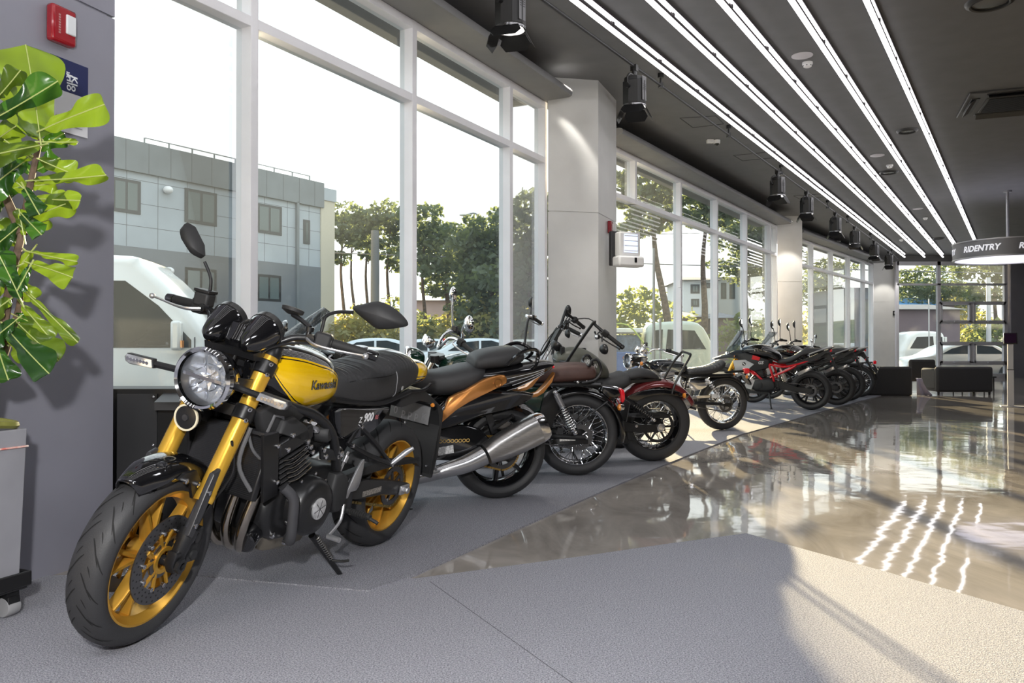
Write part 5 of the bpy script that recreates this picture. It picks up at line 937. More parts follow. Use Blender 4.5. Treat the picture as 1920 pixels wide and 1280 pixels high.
# ---- 4: bobber with maroon rear mudguard, olive tank and tall angled bar
M_maroon = mat('maroon_pearl_paint', (.17, .024, .026), .16, .2, coat=1); M_olive = mat('grey_olive_paint', (.10, .102, .082), .45, .1)
def bike_bobber():
    rt = place(ground(1222, 865), 193, 8, 'bobber with tall black bar, grey olive tank and maroon rear mudguard', BG); T = steer_T(3, 1.62, 29)
    spoke_wheel(T, rt, 'front_wheel', (1.50, 0, .325), .325, .13, .215, M_blk, M_chrome, 36, .05, .1, disc=1)
    spoke_wheel(None, rt, 'rear_wheel', (0, 0, .325), .325, .155, .215, M_gloss, M_steel, 40, .06, .12, m_hub=M_blk)
    fork_legs(T, rt, 1.49, .325, 1.15, .90, .11, .0245, .031, M_chrome, M_blk, .55); yoke(T, rt, 1.14, .88, .05, .11, M_blk)
    mudguard(T, rt, (1.50, 0, .325), .35, .078, 130, 40, M_gloss, 'front_mudguard')
    mg = mudguard(None, rt, (0, 0, .325), .402, .105, 28, 150, M_maroon, 'rear_mudguard', .06, 28)
    P('mudguard_tip', M_gloss, mg, lambda b: b.prism([(-.10, .70), (-.20, .66), (-.25, .60), (-.22, .585), (-.13, .64)], -.06, .06, shrink=.008))
    for s in (1, -1):
        P('mudguard_strut', M_gloss, rt, lambda b: b.prism([(.34, .52), (.30, .58), (.22, .625), (.08, .65), (-.10, .645), (-.20, .61), (-.19, .585), (-.08, .605), (.08, .60), (.20, .56), (.28, .50)], s * .100, s * .118, k=2, shrink=.005)); indicator(None, rt, (-.17, s * .11, .605), (-.185, s * .15, .605), .025, M_amber, M_gloss)
        P('swingarm', M_blk, rt, lambda b: b.prism([(.60, .40), (.52, .43), (.20, .355), (-.04, .35), (-.05, .295), (.10, .285), (.40, .30), (.60, .33)], s * .115, s * .150, shrink=.008)); shock(None, rt, (.36, s * .135, .60), (.06, s * .14, .39), M_blk, M_blk, .028)
        bolts(None, rt, [(.0, s * .155, .325)], .035, (0, s, 0), 'axle_nut', M_chrome); bolts(None, rt, [(.22, s * .152, .345)], .012, (0, s, 0))
    P('belt_guard', M_blk, rt, lambda b: b.prism([(.30, .425), (.28, .455), (.10, .462), (-.04, .445), (-.10, .41), (-.05, .405), (.10, .405)], .118, .148, shrink=.006)); P('guard_slots', M_groove, rt, lambda b: [b.box((x, .1485, .434), (w, .001, .014)) for x, w in ((.20, .05), (.12, .04), (.04, .05))])
    P('belt_pulley', M_blk, rt, lambda b: (b.ring([(.095, .115), (.095, .135), (.118, .135), (.118, .115)], (0, 0, .325), (0, 1, 0), 48), [b.cyl((.05 * math.cos(a), .106, .325 + .05 * math.sin(a)), (.118 * math.cos(a), .106, .325 + .118 * math.sin(a)), .009, n=6) for a in [k * math.pi / 3 for k in range(6)]]))
    P('drive_belt', M_grip, rt, lambda b: (b.box((.30, .105, .47), (.62, .022, .006), MX.Rotation(R(2), 3, 'Y')), b.box((.30, .105, .215), (.62, .022, .006), MX.Rotation(R(-4), 3, 'Y')), b.lathe([(0, .06), (.02, .06)], (.60, .095, .345), (0, 1, 0), 24)))
    b = MB(); b.secs([(.44, .765, .03, .03, .03, 2.2), (.475, .785, .085, .065, .06, 2.4), (.55, .82, .125, .095, .085, 2.5), (.64, .855, .142, .115, .10, 2.5), (.74, .88, .145, .112, .105, 2.5), (.84, .89, .12, .09, .10, 2.4), (.91, .89, .07, .05, .07, 2.2)], 44, 8); tk = b.build('fuel_tank', M_olive, rt, smooth=60); sy = surf_y(tk); M_sil = mat('pale_lettering', (.80, .80, .78), .5)
    for tx, zz in (('HARLEY', .893), ('DAVIDSON', .855)): lettering(tk, tx, .046, M_sil, lambda x, y, z: sy(.672 - x * .75, zz + y, .003), .0018, .1, 'tank_lettering')
    P('fuel_cap', M_blk, tk, lambda b: b.lathe([(0, .034), (.012, .034), (.016, .028)], (.66, -.05, .962), (0, -.25, 1), 22))
    b = MB(); b.secs([(.60, .70, .07, .03, .035, 2.4), (.54, .70, .11, .045, .05, 2.6), (.46, .695, .135, .05, .055, 2.6), (.38, .70, .150, .065, .06, 2.6), (.31, .715, .150, .070, .05, 2.6), (.275, .72, .12, .04, .04, 2.4)][::-1], 36, 8); b.build('solo_seat', M_vinyl, rt, smooth=60)
    b = MB(); b.secs([(.30, .745, .06, .02, .02, 2.4), (.27, .75, .085, .035, .03, 2.5), (.16, .765, .095, .048, .03, 2.6), (.06, .755, .088, .042, .03, 2.6), (0, .735, .06, .02, .02, 2.4)][::-1], 32, 8); b.build('pillion_pad', M_vinyl, rt, smooth=60); P('seat_bracket', M_blk, rt, lambda b: b.prism([(.34, .72), (-.02, .735), (-.02, .715), (.30, .69)], -.07, .07, shrink=.006))
    P('sissy_bar', M_blk, rt, lambda b: b.tube([(-.10, .118, .61), (-.125, .118, .70), (-.20, .115, .84), (-.262, .09, .935), (-.268, .04, .945), (-.268, -.04, .945), (-.262, -.09, .935), (-.20, -.115, .84), (-.125, -.118, .70), (-.10, -.118, .61)], .0105, 8))
    bar_ = controls(T, rt, [(.50, -.47, 1.10), (.585, -.40, 1.155), (.70, -.345, 1.235), (.72, -.335, 1.245), (.86, -.20, .93), (.865, -.18, .90), (.90, -.05, .885), (.90, .05, .885), (.865, .18, .90), (.86, .20, .93), (.72, .335, 1.235), (.70, .345, 1.225), (.60, .40, 1.14), (.52, .46, 1.075)], M_blk, .0125, endcap=M_blk, lever=M_blk)
    for s in (1, -1):
        mirror(T, bar_, (.66, s * .40, 1.155), [(.66, s * .405, 1.10)], (.645, s * .425, 1.045), (.052, .042), M_blk, M_blk, s * 10); indicator(T, bar_, (.70, s * .34, 1.17), (.70, s * .37, 1.15), .022, M_chrome, M_blk)
    P('phone_clamp', M_blk2, bar_, lambda b: (b.box((.84, -.20, 1.06), (.025, .07, .13), MX.Rotation(R(-28), 3, 'Y')), b.tube([(.87, -.2, .94), (.855, -.2, 1.03)], .010, 6, 1)), T); P('bar_bracket', M_blk2, bar_, lambda b: (b.box((.87, .06, .965), (.03, .05, .08)), b.tube([(.86, .06, .90), (.86, .06, .96)], .010, 6, 1)), T); P('gauge', M_blk, bar_, lambda b: b.lathe([(0, .03), (.01, .052), (.04, .052), (.07, .03)], (.88, .0, 1.03), (.55, 0, -.7), 28), T)
    for pts in ([(.66, .38, 1.16), (.74, .30, 1.27), (.92, .16, 1.20), (1.05, .06, .98), (1.05, .05, .80)], [(.66, -.38, 1.19), (.80, -.28, 1.02), (.98, -.08, .85)], [(.68, -.36, 1.21), (.88, -.2, 1.0), (1.05, -.05, .8)]): P('cable', M_blk, bar_, lambda b: b.tube(pts, .0045, 6), T)
    round_lamp(T, rt, (1.29, 0, .82), .08, M_blk, M_blk, .12, detail=0)
    tubes_frame(rt, [[(1.14, .03, .85), (.98, .07, .60), (.90, .10, .22), (.55, .11, .20), (.46, .12, .34), (.42, .12, .58)], [(1.12, .03, .86), (.75, .05, .74), (.45, .10, .66), (.32, .115, .58)]], .019, M_blk); vtwin(rt, .72, .38, M_blk, mat('fin_edge_grey', (.25, .25, .25), .3, .8))
    for y, z in ((-.18, .25), (-.18, .35)): P('exhaust', M_blk, rt, lambda b: (b.tube([(.85, -.12, .58), (.98, -.16, .45), (.95, -.18, z), (.5, y, z - .02)], .024, 10), b.lathe([(0, .03), (.05, .04), (.5, .042), (.55, .03)], (.5, y, z - .02), (-1, 0, .06), 18)))
    P('lower_cover', M_blk2, rt, lambda b: b.prism([(.62, .30), (.30, .26), (.26, .19), (.55, .17)], .06, .13, shrink=.01)); side_stand(rt, .72, .20, 8, top=(.80, .12, .2)); return rt
bike_bobber()

# ---- between them, nearer the glass: black cruiser of which only the bar shows
def bike_black_cruiser():
    rt = place(V((1.06, 8.12, 0)), 200, 7, 'black cruiser by the glass, mostly hidden behind the brown seated motorcycle', BG); T = steer_T(3, 1.60, 29)
    spoke_wheel(T, rt, 'front_wheel', (1.45, 0, .32), .32, .13, .22, M_blk, M_steel, 28, n=40); spoke_wheel(None, rt, 'rear_wheel', (0, 0, .32), .32, .15, .22, M_blk, M_steel, 28, n=40)
    fork_legs(T, rt, 1.44, .32, 1.12, .88, .11, .0245, .031, M_chrome, M_blk, .55); mudguard(None, rt, (0, 0, .32), .38, .1, 20, 150, M_gloss, 'rear_mudguard'); mudguard(T, rt, (1.45, 0, .32), .35, .075, 130, 40, M_gloss, 'front_mudguard')
    b = MB(); b.secs([(.50, .70, .05, .04, .04, 2.3), (.60, .73, .11, .07, .07, 2.5), (.74, .76, .13, .08, .08, 2.5), (.90, .78, .1, .07, .08, 2.3), (.96, .78, .05, .03, .04, 2.1)], 32, 6); b.build('fuel_tank', M_gloss, rt, smooth=60); b = MB(); b.secs([(.54, .66, .08, .03, .04, 2.5), (.40, .66, .13, .05, .05, 2.6), (.25, .68, .13, .05, .05, 2.6), (.18, .70, .08, .03, .03, 2.4)][::-1], 28, 6); b.build('seat', M_vinyl, rt, smooth=60)
    bar_ = controls(T, rt, [(.70, -.42, 1.17), (.80, -.36, 1.22), (.88, -.33, 1.22), (.95, -.22, .99), (.98, -.10, .92), (.98, .10, .92), (.95, .22, .99), (.88, .33, 1.22), (.80, .36, 1.22), (.70, .42, 1.17)], M_blk, .0125, pod=M_blk)
    P('chrome_pod', M_chrome, bar_, lambda b: b.box((.84, -.36, 1.245), (.10, .07, .035)), T, bev=.012)
    for s in (1, -1): mirror(T, bar_, (.84, s * .36, 1.25), [(.84, s * .365, 1.31), (.835, s * .375, 1.345)], (.82, s * .40, 1.375), (.032, .055), M_blk, M_blk, s * 30)
    round_lamp(T, rt, (1.24, 0, .86), .085, M_blk, M_chrome, .12, detail=0); vtwin(rt, .70, .36, M_blk, M_blk); tubes_frame(rt, [[(1.1, .03, .84), (.95, .08, .5), (.88, .1, .22), (.5, .11, .2), (.42, .12, .6), (.2, .12, .62)]], .019, M_blk)
    for s in (1, -1): P('swingarm', M_blk, rt, lambda b: b.tube([(.55, s * .11, .34), (-.03, s * .12, .32)], .024, 8, 1))
    side_stand(rt, .7, .19, 7, top=(.75, .12, .2)); return rt
bike_black_cruiser()

# ---- 5 and 9: chrome scramblers with ribbed seats
def bike_scrambler(loc, head, lean, label, tank_m, steer=8, detail=True):
    rt = place(loc, head, lean, label, BG); T = steer_T(steer, 1.49, 26); c = M_chrome
    spoke_wheel(T, rt, 'front_wheel', (1.38, 0, .32), .32, .10, .24, c, c, 32, .05, .1, n=48, disc=1); spoke_wheel(None, rt, 'rear_wheel', (0, 0, .32), .32, .115, .235, c, c, 36, .055, .11, n=56, drum=.08)
    fork_legs(T, rt, 1.37, .32, 1.09, .88, .095, .0195, .026, c, M_alu, .5); yoke(T, rt, 1.09, .87, .05, .095, M_alu)
    mudguard(T, rt, (1.38, 0, .32), .345, .062, 150, 20, c, 'front_mudguard', .04); mudguard(None, rt, (0, 0, .32), .352, .075, 55, 172, mat('satin_mudguard', (.05, .05, .052), .25, .6), 'rear_mudguard', .05, 24)
    round_lamp(T, rt, (1.24, 0, .835), .085, M_blk, c, .11, detail=0)
    for s in (1, -1): P('gauge', c, rt, lambda b: b.lathe([(0, .035), (.006, .043), (.05, .042), (.07, .028)], (1.07, s * .055, .985), (.5, 0, -.75), 22), T); indicator(T, rt, (1.19, s * .09, .83), (1.18, s * .17, .835), .026, M_amber, c); P('headlight_ear', M_blk, rt, lambda b: b.prism([(1.24, .80), (1.10, .78), (1.05, .90), (1.12, .90), (1.22, .87)], s * .086, s * .094), T)
    bar_ = controls(T, rt, [(.78, -.38, .955), (.86, -.26, .985), (.97, -.12, .985), (1.03, -.06, .93), (1.03, .06, .93), (.97, .12, .985), (.86, .26, .985), (.78, .38, .955)], c); P('cross_brace', c, bar_, lambda b: (b.tube([(.97, -.12, .985), (.97, .12, .985)], .008, 8, 1), b.box((1.06, 0, .95), (.07, .13, .06))), T, bev=.006)
    b = MB(); b.secs([(.50, .745, .05, .04, .05, 2.3), (.55, .755, .10, .065, .075, 2.5), (.66, .765, .122, .075, .09, 2.6), (.80, .775, .125, .075, .09, 2.6), (.90, .785, .095, .06, .075, 2.4), (.96, .785, .05, .03, .04, 2.1)], 36, 7); tk = b.build('fuel_tank', tank_m, rt, smooth=60); sy = surf_y(tk)
    poly = cr([(.56, .755), (.64, .80), (.80, .808), (.87, .78), (.84, .73), (.66, .715)], 4, True); n = len(poly); b = MB(); b.add([sy(.71 + (x - .71) * f, .765 + (z - .765) * f, .0015) for f in (0, .5, 1) for x, z in poly], [(j * n + i, j * n + (i + 1) % n, (j + 1) * n + (i + 1) % n, (j + 1) * n + i) for j in range(2) for i in range(n)]); b.build('chrome_panel', mat('tank_chrome_panel', (.45, .50, .52), .08, .9), tk); P('fuel_cap', c, tk, lambda b: b.lathe([(0, .033), (.012, .033), (.016, .026)], (.72, 0, .842), (0, 0, 1), 20))
    ribs = lambda x: .010 * abs(math.sin(math.pi * (x - .06) / .040))
    b = MB(); b.secs([(.52, .69, .06, .02, .03, 2.6), (.49, .695, .105, .035, .035, 2.8), (.36, .705, .118, .042, .035, 2.9), (.24, .715, .12, .045, .038, 2.9), (.14, .740, .12, .05, .045, 2.9), (.06, .775, .112, .055, .04, 2.8), (.02, .80, .08, .03, .03, 2.5)][::-1], 32, 12, ribs); b.build('seat', M_vinyl, rt, smooth=60); P('seat_rail', M_blk, rt, lambda b: b.prism([(.54, .675), (-.06, .69), (-.06, .66), (.54, .645)], -.10, .10, shrink=.006))
    tlb = P('tail_bracket', M_blk, rt, lambda b: b.tube([(-.02, 0, .69), (-.16, 0, .70), (-.26, 0, .705)], .016, 8)); P('tail_lamp', M_red, tlb, lambda b: b.box((-.30, 0, .71), (.06, .075, .065)), bev=.012); P('plate_bracket', M_blk, tlb, lambda b: b.prism([(-.25, .68), (-.30, .66), (-.36, .55), (-.35, .54), (-.28, .63)], -.05, .05)); P('number_plate_holder', mat('plate_face', (.6, .6, .58), .5), tlb, lambda b: b.box((-.355, 0, .55), (.004, .16, .12), MX.Rotation(R(-20), 3, 'Y')))
    for s in (1, -1):
        indicator(None, rt, (-.22, s * .03, .68), (-.23, s * .12, .66), .024, M_amber, c); shock(None, rt, (.27, s * .128, .625), (.06, s * .135, .35), c, c, .027, frac=.12)
        P('swingarm', M_blk, rt, lambda b: (b.tube([(.52, s * .10, .35), (.2, s * .11, .335), (-.05, s * .11, .32)], .020, 8), b.box((.0, s * .125, .32), (.09, .012, .04)))); P('side_panel', c if detail else M_blk, rt, lambda b: b.prism([(.50, .64), (.28, .65), (.24, .58), (.34, .50), (.48, .50)], s * .09, s * .12, k=2, shrink=.012)); s < 0 and P('silencer', c, rt, lambda b: (b.tube([(.98, s * .12, .28), (.60, s * .14, .23), (.4, s * .145, .25)], .021, 10), b.lathe([(0, .022), (.06, .036), (.45, .038), (.55, .026)], (.4, s * .145, .25), (-1, 0, .10), 18))); P('footpeg', M_grip, rt, lambda b: b.cyl((.48, s * .12, .30), (.48, s * .25, .30), .013, n=8)); mirror(T, bar_, (.86, s * .26, 1.0), [(.86, s * .265, 1.08), (.85, s * .30, 1.16)], (.84, s * .34, 1.19), (.045, .045), c, c, s * 15) if not detail else None
    P('chain_guard', c, rt, lambda b: b.prism([(.50, .43), (.0, .44), (-.10, .40), (.0, .415), (.50, .40)], .095, .115, shrink=.003)); P('white_tag', M_white, rt, lambda b: b.box((.17, .138, .43), (.10, .002, .045)))
    tubes_frame(rt, [[(1.07, .03, .82), (.88, .06, .60), (.80, .09, .26), (.58, .1, .22), (.48, .1, .36), (.42, .1, .64)], [(1.06, .03, .84), (.70, .06, .70), (.42, .1, .66), (0, .1, .665), (-.08, .08, .67)]], .015, M_blk); ptwin(rt, .70, .38, M_blk, M_alu, M_alu, 7); disc_chain(None, rt, .50, .35, .038, .09, .32, .085, M_disc); side_stand(rt, .56, .16, lean, top=(.6, .11, .21)); return rt
bike_scrambler(ground(1352, 807), 195, 5, 'chrome scrambler with a ribbed black seat and round headlight, behind the bobber', mat('deep_black_blue_paint', (.008, .010, .014), .1, coat=1))
bike_scrambler(ground(1611, 745), 152, 7, 'last motorcycle of the row, ribbed seat and spoked wheel beside the dark bench', M_gloss, 2, False)

# ---- 6, 7, 8: adventure and naked bikes
M_redf = mat('red_frame_paint', (.62, .006, .014), .25, coat=.6); M_gpan = mat('silver_panel_paint', (.42, .43, .44), .35, .2); M_ltgrey = mat('light_grey_plastic', (.55, .55, .55), .4)
def bike_adventure(loc, head, lean, label, m_body, m_panel, m_frame, m_screen, badge, fork_m=M_gold, steer=0, tall=True):
    rt = place(loc, head, lean, label, BG); T = steer_T(steer, 1.53, 26.5)
    cast_wheel(T, rt, 'front_wheel', (1.42, 0, .325), .325, .115, .243, M_blk, 5, .2, .045, .1, 2, .14, .03, 48); cast_wheel(None, rt, 'rear_wheel', (0, 0, .315), .315, .155, .225, M_blk, 5, .2, .05, .12, -1, .11, .03, 56)
    fork_legs(T, rt, 1.41, .325, 1.12, .90, .10, .026, .026, fork_m, M_blk, .35); yoke(T, rt, 1.13, .88, .05, .1, M_blk); mudguard(T, rt, (1.42, 0, .325), .36, .068, 145, 45, M_blk2, 'front_mudguard')
    if tall:
        P('beak', m_body, rt, lambda b: b.loops([[(x, w * t, z - dz * abs(t) ** 2) for t in (-1, -.66, -.33, 0, .33, .66, 1)] + [(x, w * t, z - .03 - dz * abs(t) ** 2) for t in (1, .66, .33, 0, -.33, -.66, -1)] for x, w, z, dz in ((1.52, .03, .825, .004), (1.42, .075, .865, .02), (1.28, .125, .915, .05), (1.16, .155, .955, .09), (1.05, .17, .96, .12))]))
        P('beak_tip', M_ltgrey, rt, lambda b: b.loops([[(x, w * t, z - dz * abs(t) ** 2) for t in (-1, -.5, 0, .5, 1)] + [(x, w * t, z - .012 - dz * abs(t) ** 2) for t in (1, .5, 0, -.5, -1)] for x, w, z, dz in ((1.56, .02, .818, .004), (1.50, .045, .838, .006), (1.40, .075, .878, .02))]))
        rows = []
        for k in range(9): f = k / 8; rows.append([(1.34 - .22 * f - .13 * abs(t) ** 2, (.15 + .06 * math.sin(math.pi * f * .8) - .04 * f) * t, .95 + .33 * f - .02 * abs(t) ** 2) for t in [-1 + j / 4 for j in range(9)]])
        b = MB(); b.loops(rows, cap=False, closed=False); b.build('windscreen', m_screen, rt, smooth=60); P('headlight', M_refl, rt, lambda b: b.ball((1.30, 0, .88), (.05, .075, .055)))
    else: round_lamp(T, rt, (1.25, 0, .86), .08, M_blk, M_blk, .11, detail=0)
    bar_ = controls(T, rt, [(.90, -.41, 1.09), (.95, -.28, 1.11), (1.03, -.13, 1.08), (1.06, -.05, 1.01), (1.06, .05, 1.01), (1.03, .13, 1.08), (.95, .28, 1.11), (.90, .41, 1.09)], M_blk, endcap=M_blk)
    for s in (1, -1):
        mirror(T, bar_, (.97, s * .25, 1.12), [(.975, s * .26, 1.22), (.98, s * .31, 1.33), (.985, s * .34, 1.37)], (.99, s * .36, 1.42), (.045, .058), M_blk, M_blk2, 0, shape=[(-.04, -.075), (.016, -.05), (.055, .0), (.055, .06), (.02, .08), (-.034, .06), (-.056, 0)]); indicator(None, rt, (1.14, s * .12, .86), (1.14, s * .2, .87), .018, M_amber, M_blk)
        P('side_panel', m_body, rt, lambda b: b.prism([(1.16, .90), (1.00, .93), (.80, .87), (.60, .80), (.62, .68), (.84, .62), (1.02, .70)], s * .12, s * .18, k=0, shrink=.02)); sp_ = P('lower_panel', m_panel, rt, lambda b: b.prism([(1.18, .80), (.98, .815), (.84, .74), (1.02, .58), (1.12, .52)], s * .165, s * .195, shrink=.008))
        P('tail_panel', m_body if m_frame is not M_blk else M_blk2, rt, lambda b: b.prism([(.36, .74), (.10, .80), (-.16, .92), (-.30, .985), (-.32, .965), (-.16, .85), (.05, .74), (.26, .655)], s * .085, s * .125, shrink=.010))
        if badge:
            f = lambda x, y, z: V((.74 - x * s, s * .1815, .765 + y)); lettering(rt, badge, .07, M_ltgrey, f, .002, .3, 'side_lettering'); P('accent', M_redf, rt, lambda b: b.prism([(.86, .89), (.74, .855), (.76, .80), (.88, .82)], s * .178, s * .184)); rb_ = P('roundel', M_gloss, sp_, lambda b: b.lathe([(0, .030), (.003, .030)], (1.00, s * .195, .745), (0, s, 0), 24)); P('roundel_quarters', mat('roundel_white', (.75, .76, .78), .4), rb_, lambda b: [b.add([(1.00 + .02 * (q[0] * math.cos(a)), s * .1988, .745 + .02 * (q[1] * math.sin(a))) for a in [k * math.pi / 12 for k in range(7)]] + [(1.00, s * .1988, .745)], [tuple(range(8))]) for q in ((1, 1), (-1, -1))])
        P('swingarm', M_blk, rt, lambda b: b.prism([(.56, .44), (.46, .47), (.16, .37), (-.05, .35), (-.06, .285), (.10, .28), (.40, .33), (.56, .36)], s * .10, s * .14, shrink=.010))
    tubes_frame(rt, [[(1.10, .05, .86), (.92, .13, .68), (.74, .155, .50), (.60, .14, .42)], [(.62, .15, .74), (.57, .16, .60), (.54, .15, .46)], [(1.06, .06, .72), (.84, .15, .56)], [(.60, .14, .52), (.30, .13, .66), (.20, .12, .72)], [(.62, .15, .74), (.34, .13, .70), (-.1, .1, .83)]], .018, m_frame)
    b = MB(); b.secs([(.44, .82, .06, .04, .08, 2.3), (.50, .86, .12, .07, .10, 2.5), (.64, .93, .16, .09, .12, 2.6), (.80, .96, .165, .09, .13, 2.6), (.96, .96, .13, .07, .12, 2.5), (1.06, .95, .08, .04, .08, 2.2)], 36, 6); b.build('fuel_tank', M_gloss, rt, smooth=60)
    b = MB(); b.secs([(.50, .77, .07, .04, .03, 2.5), (.44, .775, .12, .045, .04, 2.7), (.30, .80, .135, .05, .045, 2.7), (.18, .86, .135, .065, .05, 2.6), (.08, .91, .125, .07, .04, 2.6), (-.10, .935, .11, .055, .035, 2.6), (-.20, .945, .07, .03, .02, 2.3)][::-1], 36, 8); b.build('seat', M_vinyl, rt, smooth=60)
    P('grab_rail', mat('silver_rail', (.45, .45, .46), .35, .6), rt, lambda b: b.tube([(.0, .13, .90), (-.20, .125, .975), (-.33, .06, 1.0), (-.33, -.06, 1.0), (-.20, -.125, .975), (0, -.13, .90)], .012, 8)); P('tail_light', M_red, rt, lambda b: b.box((-.31, 0, .95), (.03, .09, .035)), bev=.008); P('rear_fender', M_blk2, rt, lambda b: b.prism([(-.10, .86), (-.28, .92), (-.34, .80), (-.42, .60), (-.40, .60), (-.31, .78), (-.24, .84)], -.06, .06, shrink=.004))
    for s in (1, -1): indicator(None, rt, (-.32, s * .05, .80), (-.33, s * .16, .795), .018, M_red, M_blk); P('footpeg', M_grip, rt, lambda b: (b.cyl((.50, s * .14, .36), (.50, s * .28, .36), .013, n=8), b.prism([(.55, .46), (.48, .46), (.46, .34), (.54, .32)], s * .13, s * .15))); P('passenger_peg', M_blk, rt, lambda b: (b.tube([(.40, s * .13, .62), (.24, s * .17, .50)], .011, 6, 1), b.cyl((.24, s * .16, .50), (.24, s * .27, .50), .011, n=8)))
    shock(None, rt, (.46, 0, .66), (.38, 0, .42), mat('white_spring', (.75, .74, .68), .4), M_steel, .036, frac=.2)
    P('muffler', M_blk, rt, lambda b: (b.tube([(.90, -.10, .52), (1.0, -.10, .36), (.86, -.12, .24), (.50, -.15, .30)], .022, 10), b.lathe([(0, .03), (.05, .055), (.40, .062), (.44, .05)], (.42, -.165, .40), (-.92, 0, .42), 20))); P('muffler_shield', M_steel, rt, lambda b: b.prism([(.20, .54), (.05, .61), (.03, .65), (.20, .58)], -.235, -.228)); P('muffler_shield', M_steel, rt, lambda b: b.prism([(.20, .60), (.0, .70), (-.03, .685), (-.02, .65), (.16, .56)], .135, .165, shrink=.008))
    ptwin(rt, .72, .42, M_blk, M_blk2, M_blk); disc_chain(None, rt, .54, .40, .04, .095, .315, .078, M_disc); P('skid_plate', M_blk2, rt, lambda b: b.prism([(1.02, .42), (.96, .26), (.62, .24), (.62, .28), (.92, .30)], -.12, .12, shrink=.01)); P('hand_guard', M_blk, rt, lambda b: b.tube([(1.0, .12, 1.07), (1.05, .3, 1.10), (.92, .42, 1.09)], .007, 6), T); side_stand(rt, .58, .20, lean, top=(.62, .13, .27)); return rt
bike_adventure(ground(1521, 769), 152, 5, 'black and white adventure motorcycle with a red frame and smoked screen', M_blk2, M_gpan, M_redf, M_smoke, 'GS')
bike_adventure(ground(1569, 760), 152, 5, 'adventure motorcycle with a pale screen, second after the red framed one', M_blk2, M_ltgrey, M_blk, M_screen, None, M_blk)
bike_adventure(ground(1590, 752), 152, 5, 'black naked motorcycle, next to last of the row', M_gloss, M_gloss, M_blk, M_screen, None, M_blk, 0, False)

# ================================================================ plant on its trolley, left
WC = V((-2.015, 2.93, 0)); rz0 = 90 - math.degrees(math.atan2(.36, 1)) - 90
rt = thing('plant_trolley', (WC.x, WC.y, .005), 'black wheeled plant trolley under the grey planter', 'plant trolley', rz=rz0)
P('tray', M_blk, rt, lambda b: (b.box((0, 0, .105), (.36, .36, .022)), [b.box(c, d) for c, d in (((.183, 0, .132), (.012, .378, .055)), ((-.183, 0, .132), (.012, .378, .055)), ((0, .183, .132), (.378, .012, .055)), ((0, -.183, .132), (.378, .012, .055)))]), bev=.008)
for sx in (1, -1):
    for sy_ in (1, -1):
        cw = P('caster', M_blk, rt, lambda b: (b.box((sx * .135, sy_ * .135, .075), (.05, .05, .04)), b.prism([(sx * .135 - .03, .075), (sx * .135 + .03, .075), (sx * .135 + .035, .04), (sx * .135 + .012, .03), (sx * .135 - .012, .03)], sy_ * .135 - .024, sy_ * .135 + .024, shrink=.003))); P('wheel', mat('grey_caster_wheel', (.32, .32, .33), .45), cw, lambda b: b.lathe([(-.026, .02), (-.026, .034), (-.02, .0365), (.02, .0365), (.026, .034), (.026, .02)], (sx * .135, sy_ * .135, .0365), (0, 1, 0), 24))
M_plt = mat('grey_planter', (.30, .30, .33), .4, noise=.05, nscale=6)
rt = thing('planter', (WC.x, WC.y, .122), 'tall square grey planter on the black wheeled trolley', 'planter', rz=rz0)
def sq(h, z): return [(-h, -h, z), (h, -h, z), (h, h, z), (-h, h, z)]
b = MB(); b.loops([sq(.160, 0), sq(.176, .565), sq(.160, .565), sq(.158, .53)]); b.build('pot', M_plt, rt, smooth=0, bev=.004); P('liner', mat('olive_liner', (.22, .22, .05), .5, noise=.3, nscale=12), rt, lambda b: b.tube([(.155, -.15, .565), (.165, 0, .590), (.15, .15, .58), (.02, .155, .592), (-.15, .15, .58), (-.15, -.15, .58), (0, -.16, .59), (.155, -.15, .565)], .014, 6)); P('potting_stones', mat('white_pebbles', (.55, .55, .55), .8, noise=.2), rt, lambda b: [b.ball((.11 * math.cos(k * 2.4) * (k / 14) ** .5, .11 * math.sin(k * 2.4) * (k / 14) ** .5, .54), .035, 8, 5) for k in range(14)])
M_rib = mat('red_white_string', (.75, .22, .18), .7, col2=(.85, .75, .68), nscale=30)
P('string_bow', M_rib, rt, lambda b: (b.tube([(.178, -.178, .50), (.178, .178, .50)], .004, 5, 1), b.tube([(.178, -.178, .50), (-.178, -.178, .50)], .004, 5, 1), b.tube([(.10, -.185, .50), (.13, -.195, .545), (.16, -.195, .53), (.10, -.187, .50), (.06, -.195, .54), (.04, -.195, .52), (.10, -.187, .50)], .004, 5), b.tube([(.10, -.187, .50), (.115, -.19, .42), (.12, -.19, .34)], .004, 5), b.tube([(.10, -.187, .50), (.14, -.19, .44), (.145, -.19, .36)], .004, 5)))
# fiddle leaf fig
FB = V((WC.x, WC.y, .66)); rt = thing('fiddle_leaf_fig', FB, 'tall fiddle leaf fig with big bright green leaves in the grey planter', 'plant')
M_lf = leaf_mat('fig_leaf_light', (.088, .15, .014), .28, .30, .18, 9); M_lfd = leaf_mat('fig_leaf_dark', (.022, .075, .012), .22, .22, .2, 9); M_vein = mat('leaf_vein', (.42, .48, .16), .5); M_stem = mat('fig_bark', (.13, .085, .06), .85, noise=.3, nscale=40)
def lp(px, py, Y): return at(px, py, Y) - FB
sp_ = [[lp(-28, 790, 2.93), lp(-14, 700, 2.93), lp(6, 610, 2.92), lp(22, 520, 2.90), lp(40, 440, 2.90), lp(56, 350, 2.88), lp(70, 285, 2.86), lp(76, 262, 2.85)], [lp(-22, 740, 2.95), lp(8, 660, 2.95), (lp(34, 585, 2.96)), lp(42, 520, 2.96)], [lp(40, 440, 2.90), lp(20, 390, 2.93), lp(-5, 330, 2.95), lp(-20, 260, 2.95)]]
P('stem', M_stem, rt, lambda b: [b.tube(s, .016, 7, 5, [.020, .014, .008]) for s in sp_])
